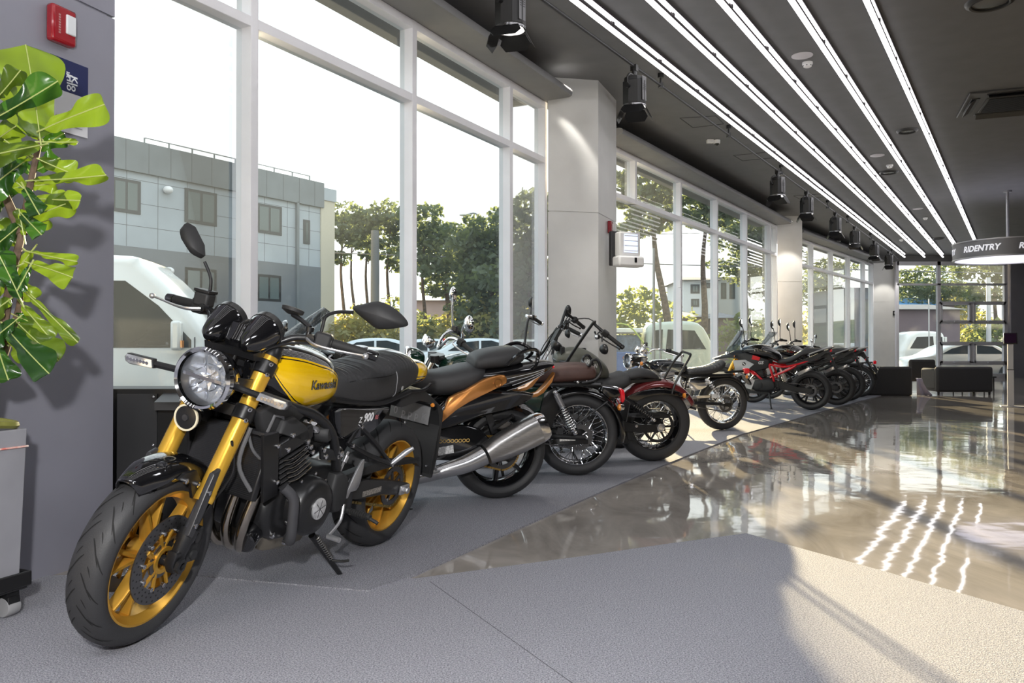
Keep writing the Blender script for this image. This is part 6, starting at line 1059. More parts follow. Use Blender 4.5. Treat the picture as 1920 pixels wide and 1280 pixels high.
LV = [  # base px, tip px, width (px), depth at base, depth change to the tip, fold, dark
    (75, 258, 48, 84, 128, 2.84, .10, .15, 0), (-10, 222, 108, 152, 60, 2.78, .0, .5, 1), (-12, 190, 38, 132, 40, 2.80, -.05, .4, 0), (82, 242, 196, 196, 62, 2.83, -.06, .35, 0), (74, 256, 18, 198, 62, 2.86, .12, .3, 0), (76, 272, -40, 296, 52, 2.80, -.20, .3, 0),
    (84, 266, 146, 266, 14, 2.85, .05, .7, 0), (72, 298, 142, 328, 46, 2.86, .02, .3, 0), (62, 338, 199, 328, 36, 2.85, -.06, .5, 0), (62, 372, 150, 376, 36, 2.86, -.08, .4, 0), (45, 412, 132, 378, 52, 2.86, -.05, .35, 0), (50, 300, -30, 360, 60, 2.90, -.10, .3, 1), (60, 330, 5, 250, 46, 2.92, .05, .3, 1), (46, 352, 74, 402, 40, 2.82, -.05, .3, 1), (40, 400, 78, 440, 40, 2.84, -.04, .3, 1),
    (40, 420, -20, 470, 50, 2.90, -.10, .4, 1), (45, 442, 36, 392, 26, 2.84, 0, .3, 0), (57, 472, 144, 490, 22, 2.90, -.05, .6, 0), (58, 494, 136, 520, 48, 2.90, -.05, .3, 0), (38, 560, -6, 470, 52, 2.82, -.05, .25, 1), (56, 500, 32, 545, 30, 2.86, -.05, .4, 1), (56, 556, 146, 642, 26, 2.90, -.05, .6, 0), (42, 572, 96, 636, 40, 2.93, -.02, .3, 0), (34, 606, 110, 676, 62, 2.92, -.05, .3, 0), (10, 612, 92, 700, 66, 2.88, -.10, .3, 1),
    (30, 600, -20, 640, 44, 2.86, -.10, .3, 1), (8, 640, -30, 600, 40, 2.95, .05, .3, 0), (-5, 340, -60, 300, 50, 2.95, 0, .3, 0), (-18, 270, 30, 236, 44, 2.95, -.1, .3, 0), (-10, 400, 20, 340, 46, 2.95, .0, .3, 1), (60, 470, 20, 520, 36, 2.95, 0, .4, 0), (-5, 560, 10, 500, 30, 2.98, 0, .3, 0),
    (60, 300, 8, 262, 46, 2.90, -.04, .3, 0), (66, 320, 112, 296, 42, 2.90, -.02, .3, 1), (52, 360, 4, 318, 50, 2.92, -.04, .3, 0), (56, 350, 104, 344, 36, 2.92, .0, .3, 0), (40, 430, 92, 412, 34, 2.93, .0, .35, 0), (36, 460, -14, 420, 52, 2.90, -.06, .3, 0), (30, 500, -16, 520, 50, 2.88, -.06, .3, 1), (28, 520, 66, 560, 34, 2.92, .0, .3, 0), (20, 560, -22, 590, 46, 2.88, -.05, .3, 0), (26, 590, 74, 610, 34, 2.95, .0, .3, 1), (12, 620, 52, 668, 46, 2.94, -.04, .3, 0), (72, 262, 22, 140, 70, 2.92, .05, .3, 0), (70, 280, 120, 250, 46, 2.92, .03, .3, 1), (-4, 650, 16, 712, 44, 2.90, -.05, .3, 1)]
rnd = random.Random(8); WP = cr([(0, .03), (.06, .30), (.18, .46), (.34, .50), (.50, .60), (.70, .92), (.84, 1.0), (.94, .72), (1.0, .03)], 3)
for (bx, by, tx, ty, w, Y, dY, fold, dk) in LV:
    p0, p1 = lp(bx, by, Y), lp(tx, ty, Y + dY); ax = p1 - p0; L_ = ax.length; ax.normalize(); vw = V((-p0.x - FB.x, -Y, CH - p0.z - FB.z)).normalized(); sd_ = ax.cross(vw).normalized(); nrm = sd_.cross(ax).normalized()
    hw = w / F * Y / 2; tw = rnd.uniform(-.35, .35); sd_ = (sd_ * math.cos(tw) + nrm * math.sin(tw)); nrm = sd_.cross(ax).normalized(); ph = rnd.uniform(0, 6); rows = []
    for t, q in WP:
        row = []
        for k in range(9):
            s = -1 + k / 4; x = s * hw * q; z = -abs(s) * hw * q * fold * 1.1 + .012 * math.sin(ph + t * 14 + s * 2.5) * abs(s) * min(1, q * 2) + .10 * L_ * (t - t * t) * 1.2; row.append(p0 + ax * (t * L_) + sd_ * x + nrm * z)
        rows.append(row)
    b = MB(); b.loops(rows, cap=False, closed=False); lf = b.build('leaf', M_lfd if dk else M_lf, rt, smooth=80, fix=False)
    b = MB(); b.tube([r[4] + nrm * .001 for r in rows[::3]] + [rows[-1][4]], .0022, 5, 1); b.tube([p0 - ax * .03, p0], .003, 5, 1); b.build('midrib', M_vein, lf)

# things on the left pillar
PF = frame_axes((P0.x, P0.y), (P0.x + P0d.x, P0.y + P0d.y)); po, pd, pn, _ = PF
def pill(px, py, off=0):
    t = on(po, pd, px); p = po + pd * t; Y = p.y; q = at(px, py, Y); return V((p.x, p.y, q.z)) + pn * off
def rot_face(d): return math.degrees(math.atan2(d.y, d.x))
c = pill(105, 50); rt = thing('fire_alarm', c, 'red fire alarm sounder with a white lens on the left pillar', 'fire alarm', rz=rot_face(pd))
# local x runs along the wall, -y out of it
P('housing', mat('fire_alarm_red', (.30, .004, .012), .25, coat=.5), rt, lambda b: b.box((0, -.022, 0), (.125, .044, .16)), bev=.012); P('strobe_lens', mat('strobe_white', (.72, .74, .78), .2), rt, lambda b: b.box((.028, -.046, .008), (.05, .012, .085)), bev=.005); P('side_lettering', mat('grey_lettering', (.4, .2, .2), .5), rt, lambda b: [b.box((-.028, -.0445, -.04 + .011 * k), (.010, .001, .007)) for k in range(8)])
for o_ in kids(rt): pass
z1_, z0_ = pill(160, 128).z, pill(160, 260).z; t1_ = on(po, pd, 160); t0_ = on(po, pd, 88)
rt = thing('notice_board', po + pd * t0_ + V((0, 0, z0_)), 'navy and white notice panel half behind the fig leaves', 'notice', rz=rot_face(pd)); wd, ht = t1_ - t0_, z1_ - z0_
P('panel', mat('notice_white', (.60, .60, .64), .4), rt, lambda b: b.box((wd / 2, -.004, ht / 2), (wd, .008, ht))); P('navy_field', mat('notice_navy', (.012, .018, .085), .35), rt, lambda b: b.box((wd / 2, -.0085, ht * .78), (wd, .001, ht * .44)))
for tx, x_, z_, s_ in (('Klo', wd * .62, ht * .70, .05), ('Hlo', wd * .50, ht * .70, .05), ('ist', wd * .46, ht * .80, .028)): lettering(rt, tx, s_, mat('notice_text', (.75, .78, .82), .5), lambda x, y, z: V((x_ + y * .9, -.0096, z_ - x)), .001, name='notice_text')
P('fine_print', mat('fine_print', (.25, .25, .28), .6), rt, lambda b: [b.box((wd * .5, -.0086, ht * (.10 + .05 * k)), (wd * .7, .0006, .0035)) for k in range(3)])
# black cabinet between the pillar and the window
cb = at(205, 725, 4.12); rt = thing('black_cabinet', (-2.3, 4.08, .01), 'low black metal cabinet with a sloped ledge behind the front wheel', 'cabinet'); zt_ = (654 - 729) / F * 4.1 + CH - .01
P('body', M_black, rt, lambda b: b.box((.40, .20, zt_ / 2), (1.12, .30, zt_)), bev=.004); P('side_panel', mat('cabinet_grey', (.035, .035, .038), .45), rt, lambda b: b.box((.42, .045, zt_ / 2 - .01), (.20, .012, zt_ - .03))); P('ledge', mat('cabinet_ledge', (.05, .05, .053), .4), rt, lambda b: b.prism([(.05, zt_ - .02), (-.06, zt_ - .06), (-.06, zt_ - .10), (.05, zt_ - .10)], .55, .96, ax='yz')); bolts(None, rt, [(.505, .036, zt_ - .04), (.505, .036, zt_ - .28)], .006, (0, -1, 0))

# emergency cabinet and call point on the first pillar
o2, d2, n2, _ = frame_axes((1.027, 9.76), (1.343, 10.55))
def p1(px, py): t = on(o2, d2, px); p = o2 + d2 * t; return V((p.x, p.y, at(px, py, p.y).z)), t
c, _ = p1(1140, 470); c = c + n2 * .17; rt = thing('emergency_cabinet', c, 'white wall box with a lit blue window on the first pillar', 'wall box', rz=24)
P('backplate', M_dkmetal, rt, lambda b: b.box((0, -.03, .01), (.36, .06, .42)), bev=.01); P('case', M_white, rt, lambda b: b.box((.02, -.11, .055), (.30, .12, .30)), bev=.02); P('lit_window', mat('lit_blue_window', (.5, .6, .9), .2, emit=(.62, .72, 1), estr=.9), rt, lambda b: b.box((.03, -.172, .065), (.19, .006, .22))); P('window_bars', M_white, rt, lambda b: [b.box((.03, -.176, .065 - .09 + .06 * k), (.19, .004, .012)) for k in range(4)]); P('base_shelf', M_white, rt, lambda b: b.box((.02, -.125, -.155), (.36, .18, .13)), bev=.025); P('latch', M_black, rt, lambda b: b.box((.07, -.218, -.14), (.035, .008, .06)), bev=.006)
c, _ = p1(1141, 426); rt = thing('call_point', c, 'small red call point above the white wall box', 'call point', rz=rot_face(d2)); P('housing', MATS['fire_alarm_red'], rt, lambda b: b.box((0, -.025, 0), (.10, .05, .15)), bev=.01); P('lens', M_white, rt, lambda b: b.box((.02, -.053, 0), (.03, .01, .08)))
c = at(1677, 587, 28.3); rt = thing('wall_switch', (c.x, 28.3, c.z), 'tiny dark plate on the last pillar', 'switch'); P('plate', M_black, rt, lambda b: b.box((0, -.015, 0), (.12, .03, .16)), bev=.008); P('display', mat('switch_display', (.5, .5, .5), .4), rt, lambda b: b.box((0, -.032, .01), (.05, .006, .07)))

# seating at the far end
M_sofa = mat('charcoal_fabric', (.030, .030, .032), .85, bump=.3, bscale=300, sheen=.2); M_wood = mat('pale_wood', (.60, .42, .22), .5, noise=.2, nscale=12, stretch=(1, 8, 1))
def sofa(name, label, px0, px1, pyb, pyt, dep, group, arms=None):
    g0 = ground(px0, pyb); Y = g0.y; x0 = g0.x; x1 = (px1 - 960) / F * Y; h = (654 - pyt) / F * Y + CH; w = x1 - x0
    rt = thing(name, ((x0 + x1) / 2, Y, 0), label, 'sofa', group)
    P('backrest', M_sofa, rt, lambda b: b.box((0, .07, h / 2 + .02), (w, .14, h - .07)), bev=.05); P('seat_cushion', M_sofa, rt, lambda b: b.box((0, .42, .36), (w - .06, .56, .16)), bev=.04); P('base', M_sofa, rt, lambda b: b.box((0, .40, .18), (w - .04, .62, .22)), bev=.02)
    for sx in (-1, 1):
        P('armrest', M_sofa, rt, lambda b: b.box((sx * (w / 2 - .07), .40, .33), (.13, .62, .46)), bev=.04)
        for y in (.06, .66): P('leg', M_black, rt, lambda b: b.cyl((sx * (w / 2 - .06), y, .0), (sx * (w / 2 - .06), y, .07), .022, .028, 10))
    return rt
sofa('sofa', 'dark charcoal sofa back in front of the far window, beside the wooden chair frame', 1757, 1863, 740, 686, .6, 'dark sofas')
g0 = ground(1640, 742); rt = thing('bench_sofa', (7.35, g0.y, 0), 'long charcoal bench seat partly behind the last motorcycles', 'sofa'); w = (1712 - 960) / F * g0.y - 6.55; h = (654 - 687) / F * g0.y + CH
P('backrest', M_sofa, rt, lambda b: b.box((-.8 + w / 2, .08, h / 2), (w, .16, h)), bev=.05); P('seat', M_sofa, rt, lambda b: b.box((-.8 + w / 2, .46, .20), (w - .1, .6, .38)), bev=.04)
p = ground(1722, 741); rt = thing('draped_cloth', (p.x - .02, p.y, .0), 'pale lilac cloth hanging at the end of the dark bench', 'cloth')
rows = [[(.10 + .05 * math.sin(k * 1.9) + (.02 + .30 * (1 - f) ** 1.5) * (k / 10) - .06, .05 + .06 * math.cos(k * 1.3), .36 * f + .002) for k in range(11)] for f in (0, .15, .4, .7, 1)]
b = MB(); b.loops(rows, cap=False, closed=False); o = b.build('folds', mat('lilac_cloth', (.42, .40, .50), .8), rt, smooth=80); o.modifiers.new('thickness', 'SOLIDIFY').thickness = .008
g0 = ground(1741, 735); Y = g0.y + .9; rt = thing('wooden_armchair', (g0.x + .30, Y, 0), 'charcoal armchair with a pale bent wood arm beside the dark sofa', 'armchair')
P('backrest', M_sofa, rt, lambda b: b.box((0, .0, .47), (.62, .12, .52)), bev=.05); P('seat', M_sofa, rt, lambda b: b.box((0, .32, .32), (.58, .56, .14)), bev=.04)
for sx in (-1, 1): P('arm_frame', M_wood, rt, lambda b: b.tube([(sx * .33, -.12, 0), (sx * .33, -.12, .42), (sx * .33, -.06, .48), (sx * .33, .45, .48), (sx * .33, .52, .42), (sx * .33, .52, 0)], .022, 8, 4))
g0 = ground(1880, 734); rt = thing('low_table', (g0.x, g0.y + 1.2, 0), 'low dark table right of the dark sofa', 'table'); P('tabletop', M_dkmetal, rt, lambda b: b.box((0, 0, .30), (.85, .5, .03)), bev=.005)
for sx in (-1, 1):
    for sy_ in (-1, 1): P('leg', M_black, rt, lambda b: b.cyl((sx * .38, sy_ * .2, 0), (sx * .38, sy_ * .2, .29), .016, n=8))
tx, ty = g0.x, g0.y + 1.2
for k, (dx, lb) in enumerate(((-.24, 'left white crumpled wrap on the low table'), (.20, 'right white crumpled wrap on the low table'))):
    b = MB(); rnd = random.Random(k); rings = []
    b.ball((0, 0, .065), (.12, .11, .065), 14, 8); b.v = [(x * (1 + .25 * NZ.noise(V((x * 14, y * 14, z * 14 + k)))), y * (1 + .25 * NZ.noise(V((x * 14 + 5, y * 14, z * 14)))), max(.001, z * (1 + .35 * NZ.noise(V((x * 12, y * 12 + 3, z * 12)))))) for x, y, z in b.v]
    o = b.build('paper_wrap', M_white, smooth=0); o.location = (tx + dx, ty, .316); tag(o, lb, 'wrapping', 'white wraps on the low table')
# kiosk with tablet
g0 = ground(1895, 762); rt = thing('tablet_kiosk', (g0.x, g0.y, 0), 'slim grey floor stand with a dark tablet at the right edge', 'kiosk', rz=-28); hk = (654 - 640) / F * g0.y + CH
M_kg = mat('kiosk_grey', (.36, .36, .38), .4, .4)
P('base_plate', M_kg, rt, lambda b: b.box((.10, 0, .006), (.50, .34, .012)), bev=.004); P('column', M_kg, rt, lambda b: b.box((0, 0, .32), (.095, .06, .61))); P('upper_column', M_kg, rt, lambda b: b.box((0, 0, .635 + (hk - .635) / 2), (.085, .055, hk - .635))); P('collar', M_black, rt, lambda b: b.box((0, 0, .628), (.10, .065, .012))); tb = P('tablet_case', M_black, rt, lambda b: b.box((0, -.02, hk + .05), (.20, .03, .20), MX.Rotation(R(-20), 3, 'X')), bev=.006); P('screen', mat('purple_black_screen', (.03, .012, .035), .1), tb, lambda b: b.box((0, -.040, hk + .055), (.17, .004, .17), MX.Rotation(R(-20), 3, 'X')))

# ================================================================ outside the windows
GZ = -.25
M_asph = mat('asphalt', (.10, .10, .105), .9, noise=.2, nscale=30); M_grass = mat('grass_bank', (.09, .13, .035), .9, noise=.4, nscale=6)
b = MB(); b.add([(-60, -10, GZ), (140, -10, GZ), (140, 150, GZ), (-60, 150, GZ)], [(0, 1, 2, 3)]); struct(b.build('ground_outside', M_asph, smooth=0))
random.seed(4)
b = MB(); nx, ny = 60, 10; vs = []
for j in range(ny):
    for i in range(nx):
        x = -45 + 150 * i / (nx - 1); t = j / (ny - 1); y = 56 + 40 * t
        h = (3.6 * math.sin(min(t * 1.3, 1) * math.pi / 2) + 1.5 * NZ.noise(V((x * .06, y * .06, 0)))) * (1 if x < 45 else 1.15)
        vs.append((x, y + 4 * math.sin(x * .05), GZ - .1 + max(0, h) * (t > 0)))
b.add(vs, [(j * nx + i, j * nx + i + 1, (j + 1) * nx + i + 1, (j + 1) * nx + i) for j in range(ny - 1) for i in range(nx - 1)])
struct(b.build('hill', mat('wooded_hill', (.055, .085, .03), .95, nscale=.7, col2=(.13, .16, .06), bump=1, bscale=2)))

M_bark = mat('pine_bark', (.10, .07, .05), .9, noise=.35, nscale=9)
M_pine = leaf_mat('pine_needles', (.11, .14, .09), .5, .6, nscale=1.5); M_broad = leaf_mat('broad_leaves', (.17, .20, .10), .5, .5, nscale=2); M_yel = leaf_mat('yellowing_leaves', (.30, .29, .13), .5, .5, nscale=2)
def clump(b, c, r, n, s, rnd):
    for _ in range(n):
        while True:
            p = V((rnd.uniform(-1, 1), rnd.uniform(-1, 1), rnd.uniform(-1, 1)))
            if p.length < 1: break
        p = p * (p.length ** -.35 if p.length > .05 else 1)
        q = V((c[0] + p.x * r[0], c[1] + p.y * r[1], c[2] + p.z * r[2])); u = V((rnd.gauss(0, 1), rnd.gauss(0, 1), rnd.gauss(0, .7))).normalized(); w = u.cross(V((rnd.gauss(0, 1), rnd.gauss(0, 1), rnd.gauss(0, 1)))).normalized()
        k = s * rnd.uniform(.6, 1.3); b.add([q - u * k - w * k * .5, q + u * k - w * k * .5, q + u * k + w * k * .5, q - u * k + w * k * .5], [(0, 1, 2, 3)])
def tree(name, label, cat, base, ht, clumps, m, lean=(0, 0), r=.14, leaf=.13, dens=1.0, group=None, seed=0, trunk_to=.9):
    """clumps: (height fraction, side offset, radius, flatness)"""
    rnd = random.Random(seed); rt = thing(name, base, label, cat, group)
    b = MB(); top = V((lean[0], lean[1], ht * trunk_to)); b.tube([(0, 0, -.1), top * .35 + V((.12, 0, 0)), top * .7 - V((.1, 0, 0)), top], r, 8, 4, [r * 1.2, r, r * .7, r * .3])
    for hf, sx, rad, fl in clumps:
        p = top * (hf / trunk_to) if hf < trunk_to else top; e = V((top.x * min(hf, 1) + sx, rnd.uniform(-.3, .3) * rad, ht * hf)); b.tube([p * .93, (p + e) / 2 + V((0, 0, -.1)), e], r * .25, 5, 3, [r * .35, r * .12])
    b.build('trunk', M_bark, rt)
    b = MB()
    for hf, sx, rad, fl in clumps:
        n = int(rad * rad * 120 * dens * .13 / leaf) + 20; c = (top.x * min(hf, 1) + sx, rnd.uniform(-.3, .3) * rad, ht * hf); clump(b, c, (rad, rad, rad * fl), n, leaf, rnd)
        for _ in range(4): clump(b, (c[0] + rnd.uniform(-1, 1) * rad, c[1] + rnd.uniform(-1, 1) * rad, c[2] + rnd.uniform(-.6, .6) * rad * fl), (rad * .45, rad * .45, rad * .3 * fl + .05), n // 7, leaf, rnd)
    b.build('foliage', m, rt, smooth=0, fix=False); return rt
def gpos(px, Y): p = at(px, 654, Y); return V((p.x, p.y, GZ))
def H_(py, Y): return (654 - py) / F * Y + CH - GZ
PT = [  # px, depth, top y, lean, clumps, label
    (640, 40, 383, .1, [(1, 0, 1.0, .6), (.9, -.5, 1.0, .5), (.84, .5, .9, .5), (.72, -.3, .7, .5)], 'thin pine right beside the corner of the grey building'),
    (664, 44, 402, -.1, [(1, 0, .9, .5), (.86, .4, .7, .5)], 'slim pine standing second from the grey building'),
    (684, 42, 395, .2, [(1, .3, 1.0, .5), (.88, -.5, .8, .5), (.76, .2, .6, .5)], 'slim pine just left of the utility pole'),
    (724, 40, 383, .2, [(1, 0, 1.1, .55), (.92, -.7, .9, .5), (.9, .7, .9, .5), (.80, 0, 1.0, .5), (.68, .5, .8, .5)], 'full pine just right of the utility pole'),
    (790, 38, 395, .2, [(1, -.2, 1.1, .6), (.9, .6, 1.2, .5), (.78, -.4, 1.2, .5), (.68, .7, 1.2, .5)], 'pine seen just right of the tall white mullion in the first bay'),
    (838, 40, 420, .1, [(1, .2, .9, .5), (.9, -.4, 1.1, .5), (.78, .3, 1.3, .55), (.62, -.2, 1.2, .5)], 'pine in the middle of the first bay, behind the pink building'),
    (872, 34, 428, .6, [(1, .2, 1.0, .5), (.9, -.5, 1.1, .55), (.8, .5, 1.3, .55), (.66, 0, 1.2, .6), (.5, .3, 1.2, .6)], 'leaning pine with a thick trunk in the third pane of the first bay'),
    (918, 33, 415, .3, [(1, 0, 1.1, .55), (.88, -.6, 1.2, .6), (.86, .7, 1.1, .6), (.72, 0, 1.5, .6), (.56, .4, 1.5, .6), (.4, -.2, 1.4, .6)], 'dense pine left of the last mullion of the first bay'),
    (990, 31, 372, .2, [(1, 0, 1.0, .6), (.9, -.5, 1.1, .6), (.84, .6, 1.1, .6), (.72, 0, 1.4, .6), (.58, -.3, 1.5, .6), (.44, .3, 1.5, .7), (.3, 0, 1.5, .7)], 'tall dense pine in the last narrow pane beside the first pillar'),
    (1256, 30, 318, -.6, [(1, -.2, 1.2, .45), (.94, .7, 1.1, .4), (.92, -.6, 1.1, .4), (.84, -.3, .9, .4), (.82, .9, .8, .35), (.76, -.7, .9, .35)], 'near leaning pine seen through the first panes of the second bay'),
    (1310, 34, 340, .4, [(1, 0, 1.1, .5), (.92, -.7, 1.0, .45), (.90, .6, .9, .4), (.84, 0, .9, .4)], 'pine crown high in the second transom light of the second bay'),
    (1395, 46, 410, .2, [(1, 0, 1.4, .6), (.9, -.8, 1.4, .6), (.85, .8, 1.5, .6), (.7, 0, 1.6, .6)], 'bushy pine behind the white house'),
    (1440, 48, 425, .2, [(1, 0, 1.4, .6), (.88, -.6, 1.5, .6), (.8, .6, 1.6, .6), (.62, 0, 1.6, .6)], 'rounded pine at the right end of the second bay'),
    (1545, 52, 500, .2, [(1, 0, 1.5, .6), (.8, -.6, 1.6, .6), (.6, .4, 1.6, .6)], 'pine seen through the middle of the third bay'),
    (1862, 52, 470, .3, [(1, 0, 1.6, .6), (.9, -1.2, 1.6, .5), (.85, 1.0, 1.6, .5), (.7, 0, 1.5, .5)], 'dark trunked pine at the right side of the far window'),
    (1735, 60, 520, .2, [(1, 0, 2.2, .6), (.8, -1.4, 2.2, .6), (.8, 1.6, 2.2, .6)], 'broad pine behind the brown hall in the far window')]
for i, (px, Y, ty, ln, cl, lb) in enumerate(PT):
    tree('pine_tree', lb, 'tree', gpos(px, Y), H_(ty, Y) * .95, cl, M_pine, (ln, 0), .09 if i < 5 else .14, .12, 1.5, 'pine trees outside', i)
BT = [(652, 35, 590, 'yellow green bush behind the side of the silver car, beside the grey building', M_yel), (690, 34, 575, 'yellowing bush left of the big black handlebar mirror', M_yel), (735, 38, 560, 'green bush right of the utility pole foot', M_broad), (800, 35, 600, 'low green bush beside the chrome mirror stem', M_broad),
      (868, 35, 575, 'yellow green bush behind the round chrome mirror', M_yel), (915, 33, 565, 'yellowing tree left of the last mullion of the first bay', M_yel), (945, 34, 600, 'low leafy bush against the last mullion of the first bay', M_broad), (1003, 32, 560, 'leafy bush in the last narrow pane beside the first pillar', M_yel),
      (1200, 32, 545, 'pale green tree behind the blue lorry', M_broad), (1412, 37, 585, 'green bush outside the last wide pane of the second bay', M_broad), (1577, 46, 560, 'yellow green tree in the third bay', M_yel), (1850, 47, 600, 'round green bush behind the white saloon', M_broad), (1700, 49, 640, 'low hedge bush behind the white pickup', M_broad), (1790, 59, 560, 'yellow green tree over the blue roof', M_yel), (1640, 50, 600, 'green bush at the end of the third bay', M_broad)]
for i, (px, Y, ty, lb, m_) in enumerate(BT):
    h = H_(ty, Y); tree('bush', lb, 'bush', gpos(px, Y), h, [(.85, 0, h * .3, .7), (.6, -.3 * h, h * .36, .8), (.6, .3 * h, h * .36, .8), (.3, 0, h * .45, .6)], m_, (0, 0), .06, .11, 1.1, 'bushes outside', 40 + i, .6)

# buildings
M_glassdk = mat('dark_window_glass', (.10, .13, .13), .08); M_wf = mat('dark_window_frame', (.05, .055, .06), .5)
def house(name, label, corner, dirv, length, depth, zt, parts, m, cat='building', group=None):
    """corner: front right corner; dirv: unit vector along the front to the left; parts: list of boxes (name, t0, t1, z0, z1, out0, out1, material)"""
    rt = thing(name, (corner.x, corner.y, GZ), label, cat, group); d = V((dirv[0], dirv[1], 0)).normalized(); nr = V((-d.y, d.x, 0))
    if nr.y > 0: nr = -nr
    b = MB(); obox(b, V((0, 0, 0)), d, nr, 0, length, -depth, 0, 0, zt); b.build('wall', m, rt, smooth=0)
    for (nm, t0, t1, z0, z1, o0, o1, mm) in parts:
        if nm == 'window':
            b = MB(); obox(b, V(), d, nr, t0, t1, -.02, .03, z0, z1); w = b.build('window', M_wf, rt, smooth=0); b = MB(); obox(b, V(), d, nr, t0 + .12, t0 + (t1 - t0) * .46, .031, .036, z0 + .1, z1 - .1); obox(b, V(), d, nr, t0 + (t1 - t0) * .54, t1 - .12, .031, .036, z0 + .1, z1 - .1); b.build('pane', M_glassdk, w, smooth=0)
        else: b = MB(); obox(b, V(), d, nr, t0, t1, o0, o1, z0, z1); b.build(nm, mm, rt, smooth=0)
    return rt, d, nr
M_clad = mat('pale_blue_grey_cladding', (.36, .40, .43), .6, noise=.06, nscale=.8); M_clad2 = mat('dark_grey_cladding', (.15, .165, .18), .6, noise=.08, nscale=1); M_fas = mat('zinc_fascia', (.16, .18, .19), .5, noise=.1, nscale=1)
cor = gpos(600, 33.2); dl = V((-5.3, -8, 0)).normalized(); zt = H_(345, 33.2)
def tq(px):   # distance along the front for a pixel column
    q = (px - 960) / F; return (cor.x - q * cor.y) / (q * dl.y - dl.x)
def zq(px, py): return (654 - py) / F * (cor.y + dl.y * tq(px)) + CH - GZ
parts = [('fascia', -.1, 19, zt - .95, zt + .05, -.1, .12, M_fas), ('lower_cladding', 0, 19, 0, zq(209, 458), 0, .03, M_clad2), ('end_wall', -.75, .0, 0, zt - .3, -6, .05, mat('beige_end_wall', (.52, .48, .38), .7, noise=.05)), ('end_louvre', -.8, -.02, zt - .62, zt - .12, -.1, .1, M_clad), ('downpipe', tq(557), tq(553), 0, zt - .9, .0, .12, M_fas)]
for x0, x1, y0, y1 in ((207, 262, 335, 398), (345, 405, 357, 420), (480, 527, 384, 438), (568, 580, 412, 457), (345, 405, 503, 566), (480, 526, 515, 565), (209, 262, 488, 560)):
    xm = (x0 + x1) / 2; parts.append(('window', tq(x1), tq(x0), zq(xm, y1), zq(xm, y0), 0, 0, None))
bl, d_, n_ = house('office_building', 'two storey grey clad building filling the left window panes', cor, dl, 19, 7, zt, parts, M_clad)
b = MB()
for k in range(17): obox(b, V(), d_, n_, .6 + k * 1.1, .615 + k * 1.1, 0, .004, zq(209, 458), zt - .95)
for k in range(4): obox(b, V(), d_, n_, 0, 19, 0, .004, zq(209, 458) + .75 * (k + .9), zq(209, 458) + .75 * (k + .9) + .015)
for k in range(24): obox(b, V(), d_, n_, .4 + k * .8, .42 + k * .8, .12, .126, zt - .95, zt + .04)
b.build('panel_joints', mat('cladding_joint', (.12, .13, .14), .7), bl, smooth=0)
b = MB()
for k in range(9): obox(b, V(), d_, n_, .3 + k * .9, .34 + k * .9, -.3, -.26, zt, zt + .32)
obox(b, V(), d_, n_, .3, 7.5, -.3, -.27, zt + .3, zt + .33); b.build('roof_rail', M_fas, bl, smooth=0)
for px, py in ((310, 356), (313, 508)):
    b = MB(); c = d_ * tq(px) + n_ * .12 + V((0, 0, zq(px, py))); b.ball(c, (.16, .16, .13)); b.cyl(c, c - n_ * .12, .04); b.build('wall_lamp', M_white, bl)

def roofed(name, label, px0, px1, Y, ye, yr, m, mr, wins=(), group=None, over=.3):
    c = gpos(px1, Y); ln = (px1 - px0) / F * Y; ze, zr = H_(ye, Y), H_(yr, Y); pr = []
    for (x0, x1, y0, y1) in wins: pr.append(('window', (px1 - x1) / F * Y, (px1 - x0) / F * Y, H_(y1, Y), H_(y0, Y), 0, 0, None))
    rt, d, n = house(name, label, c, (-1, 0), ln, 5, ze, pr, m, group=group)
    b = MB(); o = over; v = [(-ln - o, -o, ze), (o, -o, ze), (o, 5 + o, ze), (-ln - o, 5 + o, ze), (-ln + .5, 2.5, zr), (-.5, 2.5, zr)]
    b.add(v, [(0, 1, 5, 4), (1, 2, 5), (2, 3, 4, 5), (3, 0, 4), (3, 2, 1, 0)]); b.build('roof', mr, rt, smooth=0); return rt
M_pink = mat('pinkish_render', (.40, .30, .27), .8, noise=.06, nscale=1); M_wh = mat('white_render', (.62, .66, .68), .7, noise=.05, nscale=1); M_slate = mat('slate_roof', (.12, .13, .15), .7, noise=.15, nscale=3); M_blue = mat('blue_metal_roof', (.10, .30, .60), .5, noise=.1); M_brown = mat('brown_render', (.16, .12, .13), .8, noise=.1, nscale=1); M_tin = mat('pale_tin_roof', (.60, .63, .62), .5, noise=.05)
roofed('pink_building', 'low pinkish building with a pale flat roof between the pines', 776, 845, 50, 563, 552, M_pink, M_tin)
roofed('grey_roof_house', 'house with a pale grey hipped roof half hidden by pines', 862, 900, 56, 520, 508, mat('grey_render', (.3, .32, .33), .8, noise=.05), M_tin)
roofed('white_house', 'white two storey house seen through the second bay', 1282, 1342, 47, 525, 512, M_wh, M_slate, ((1295, 1312, 533, 550), (1296, 1311, 560, 575), (1318, 1332, 530, 540)))
roofed('gabled_house', 'low dark gabled house below the white house', 1282, 1318, 40, 594, 580, M_brown, M_slate, group='low gabled houses'); roofed('gabled_house', 'low dark gabled house right of the mullion, below the tall building', 1346, 1384, 40, 596, 580, M_brown, M_slate, group='low gabled houses')
roofed('apartment_block', 'pale blue grey building behind the third pane of the second bay', 1345, 1398, 52, 520, 512, mat('pale_render', (.45, .48, .50), .8, noise=.05), M_tin, ((1352, 1362, 530, 560), (1368, 1378, 530, 560)))
roofed('brown_hall', 'long dark brown hall with a blue roof edge in the far window', 1684, 1800, 46, 580, 566, M_brown, M_slate)
rb = roofed('blue_roof_shed', 'shed with a bright blue metal roof behind the brown hall', 1684, 1790, 58, 572, 555, M_brown, M_blue)
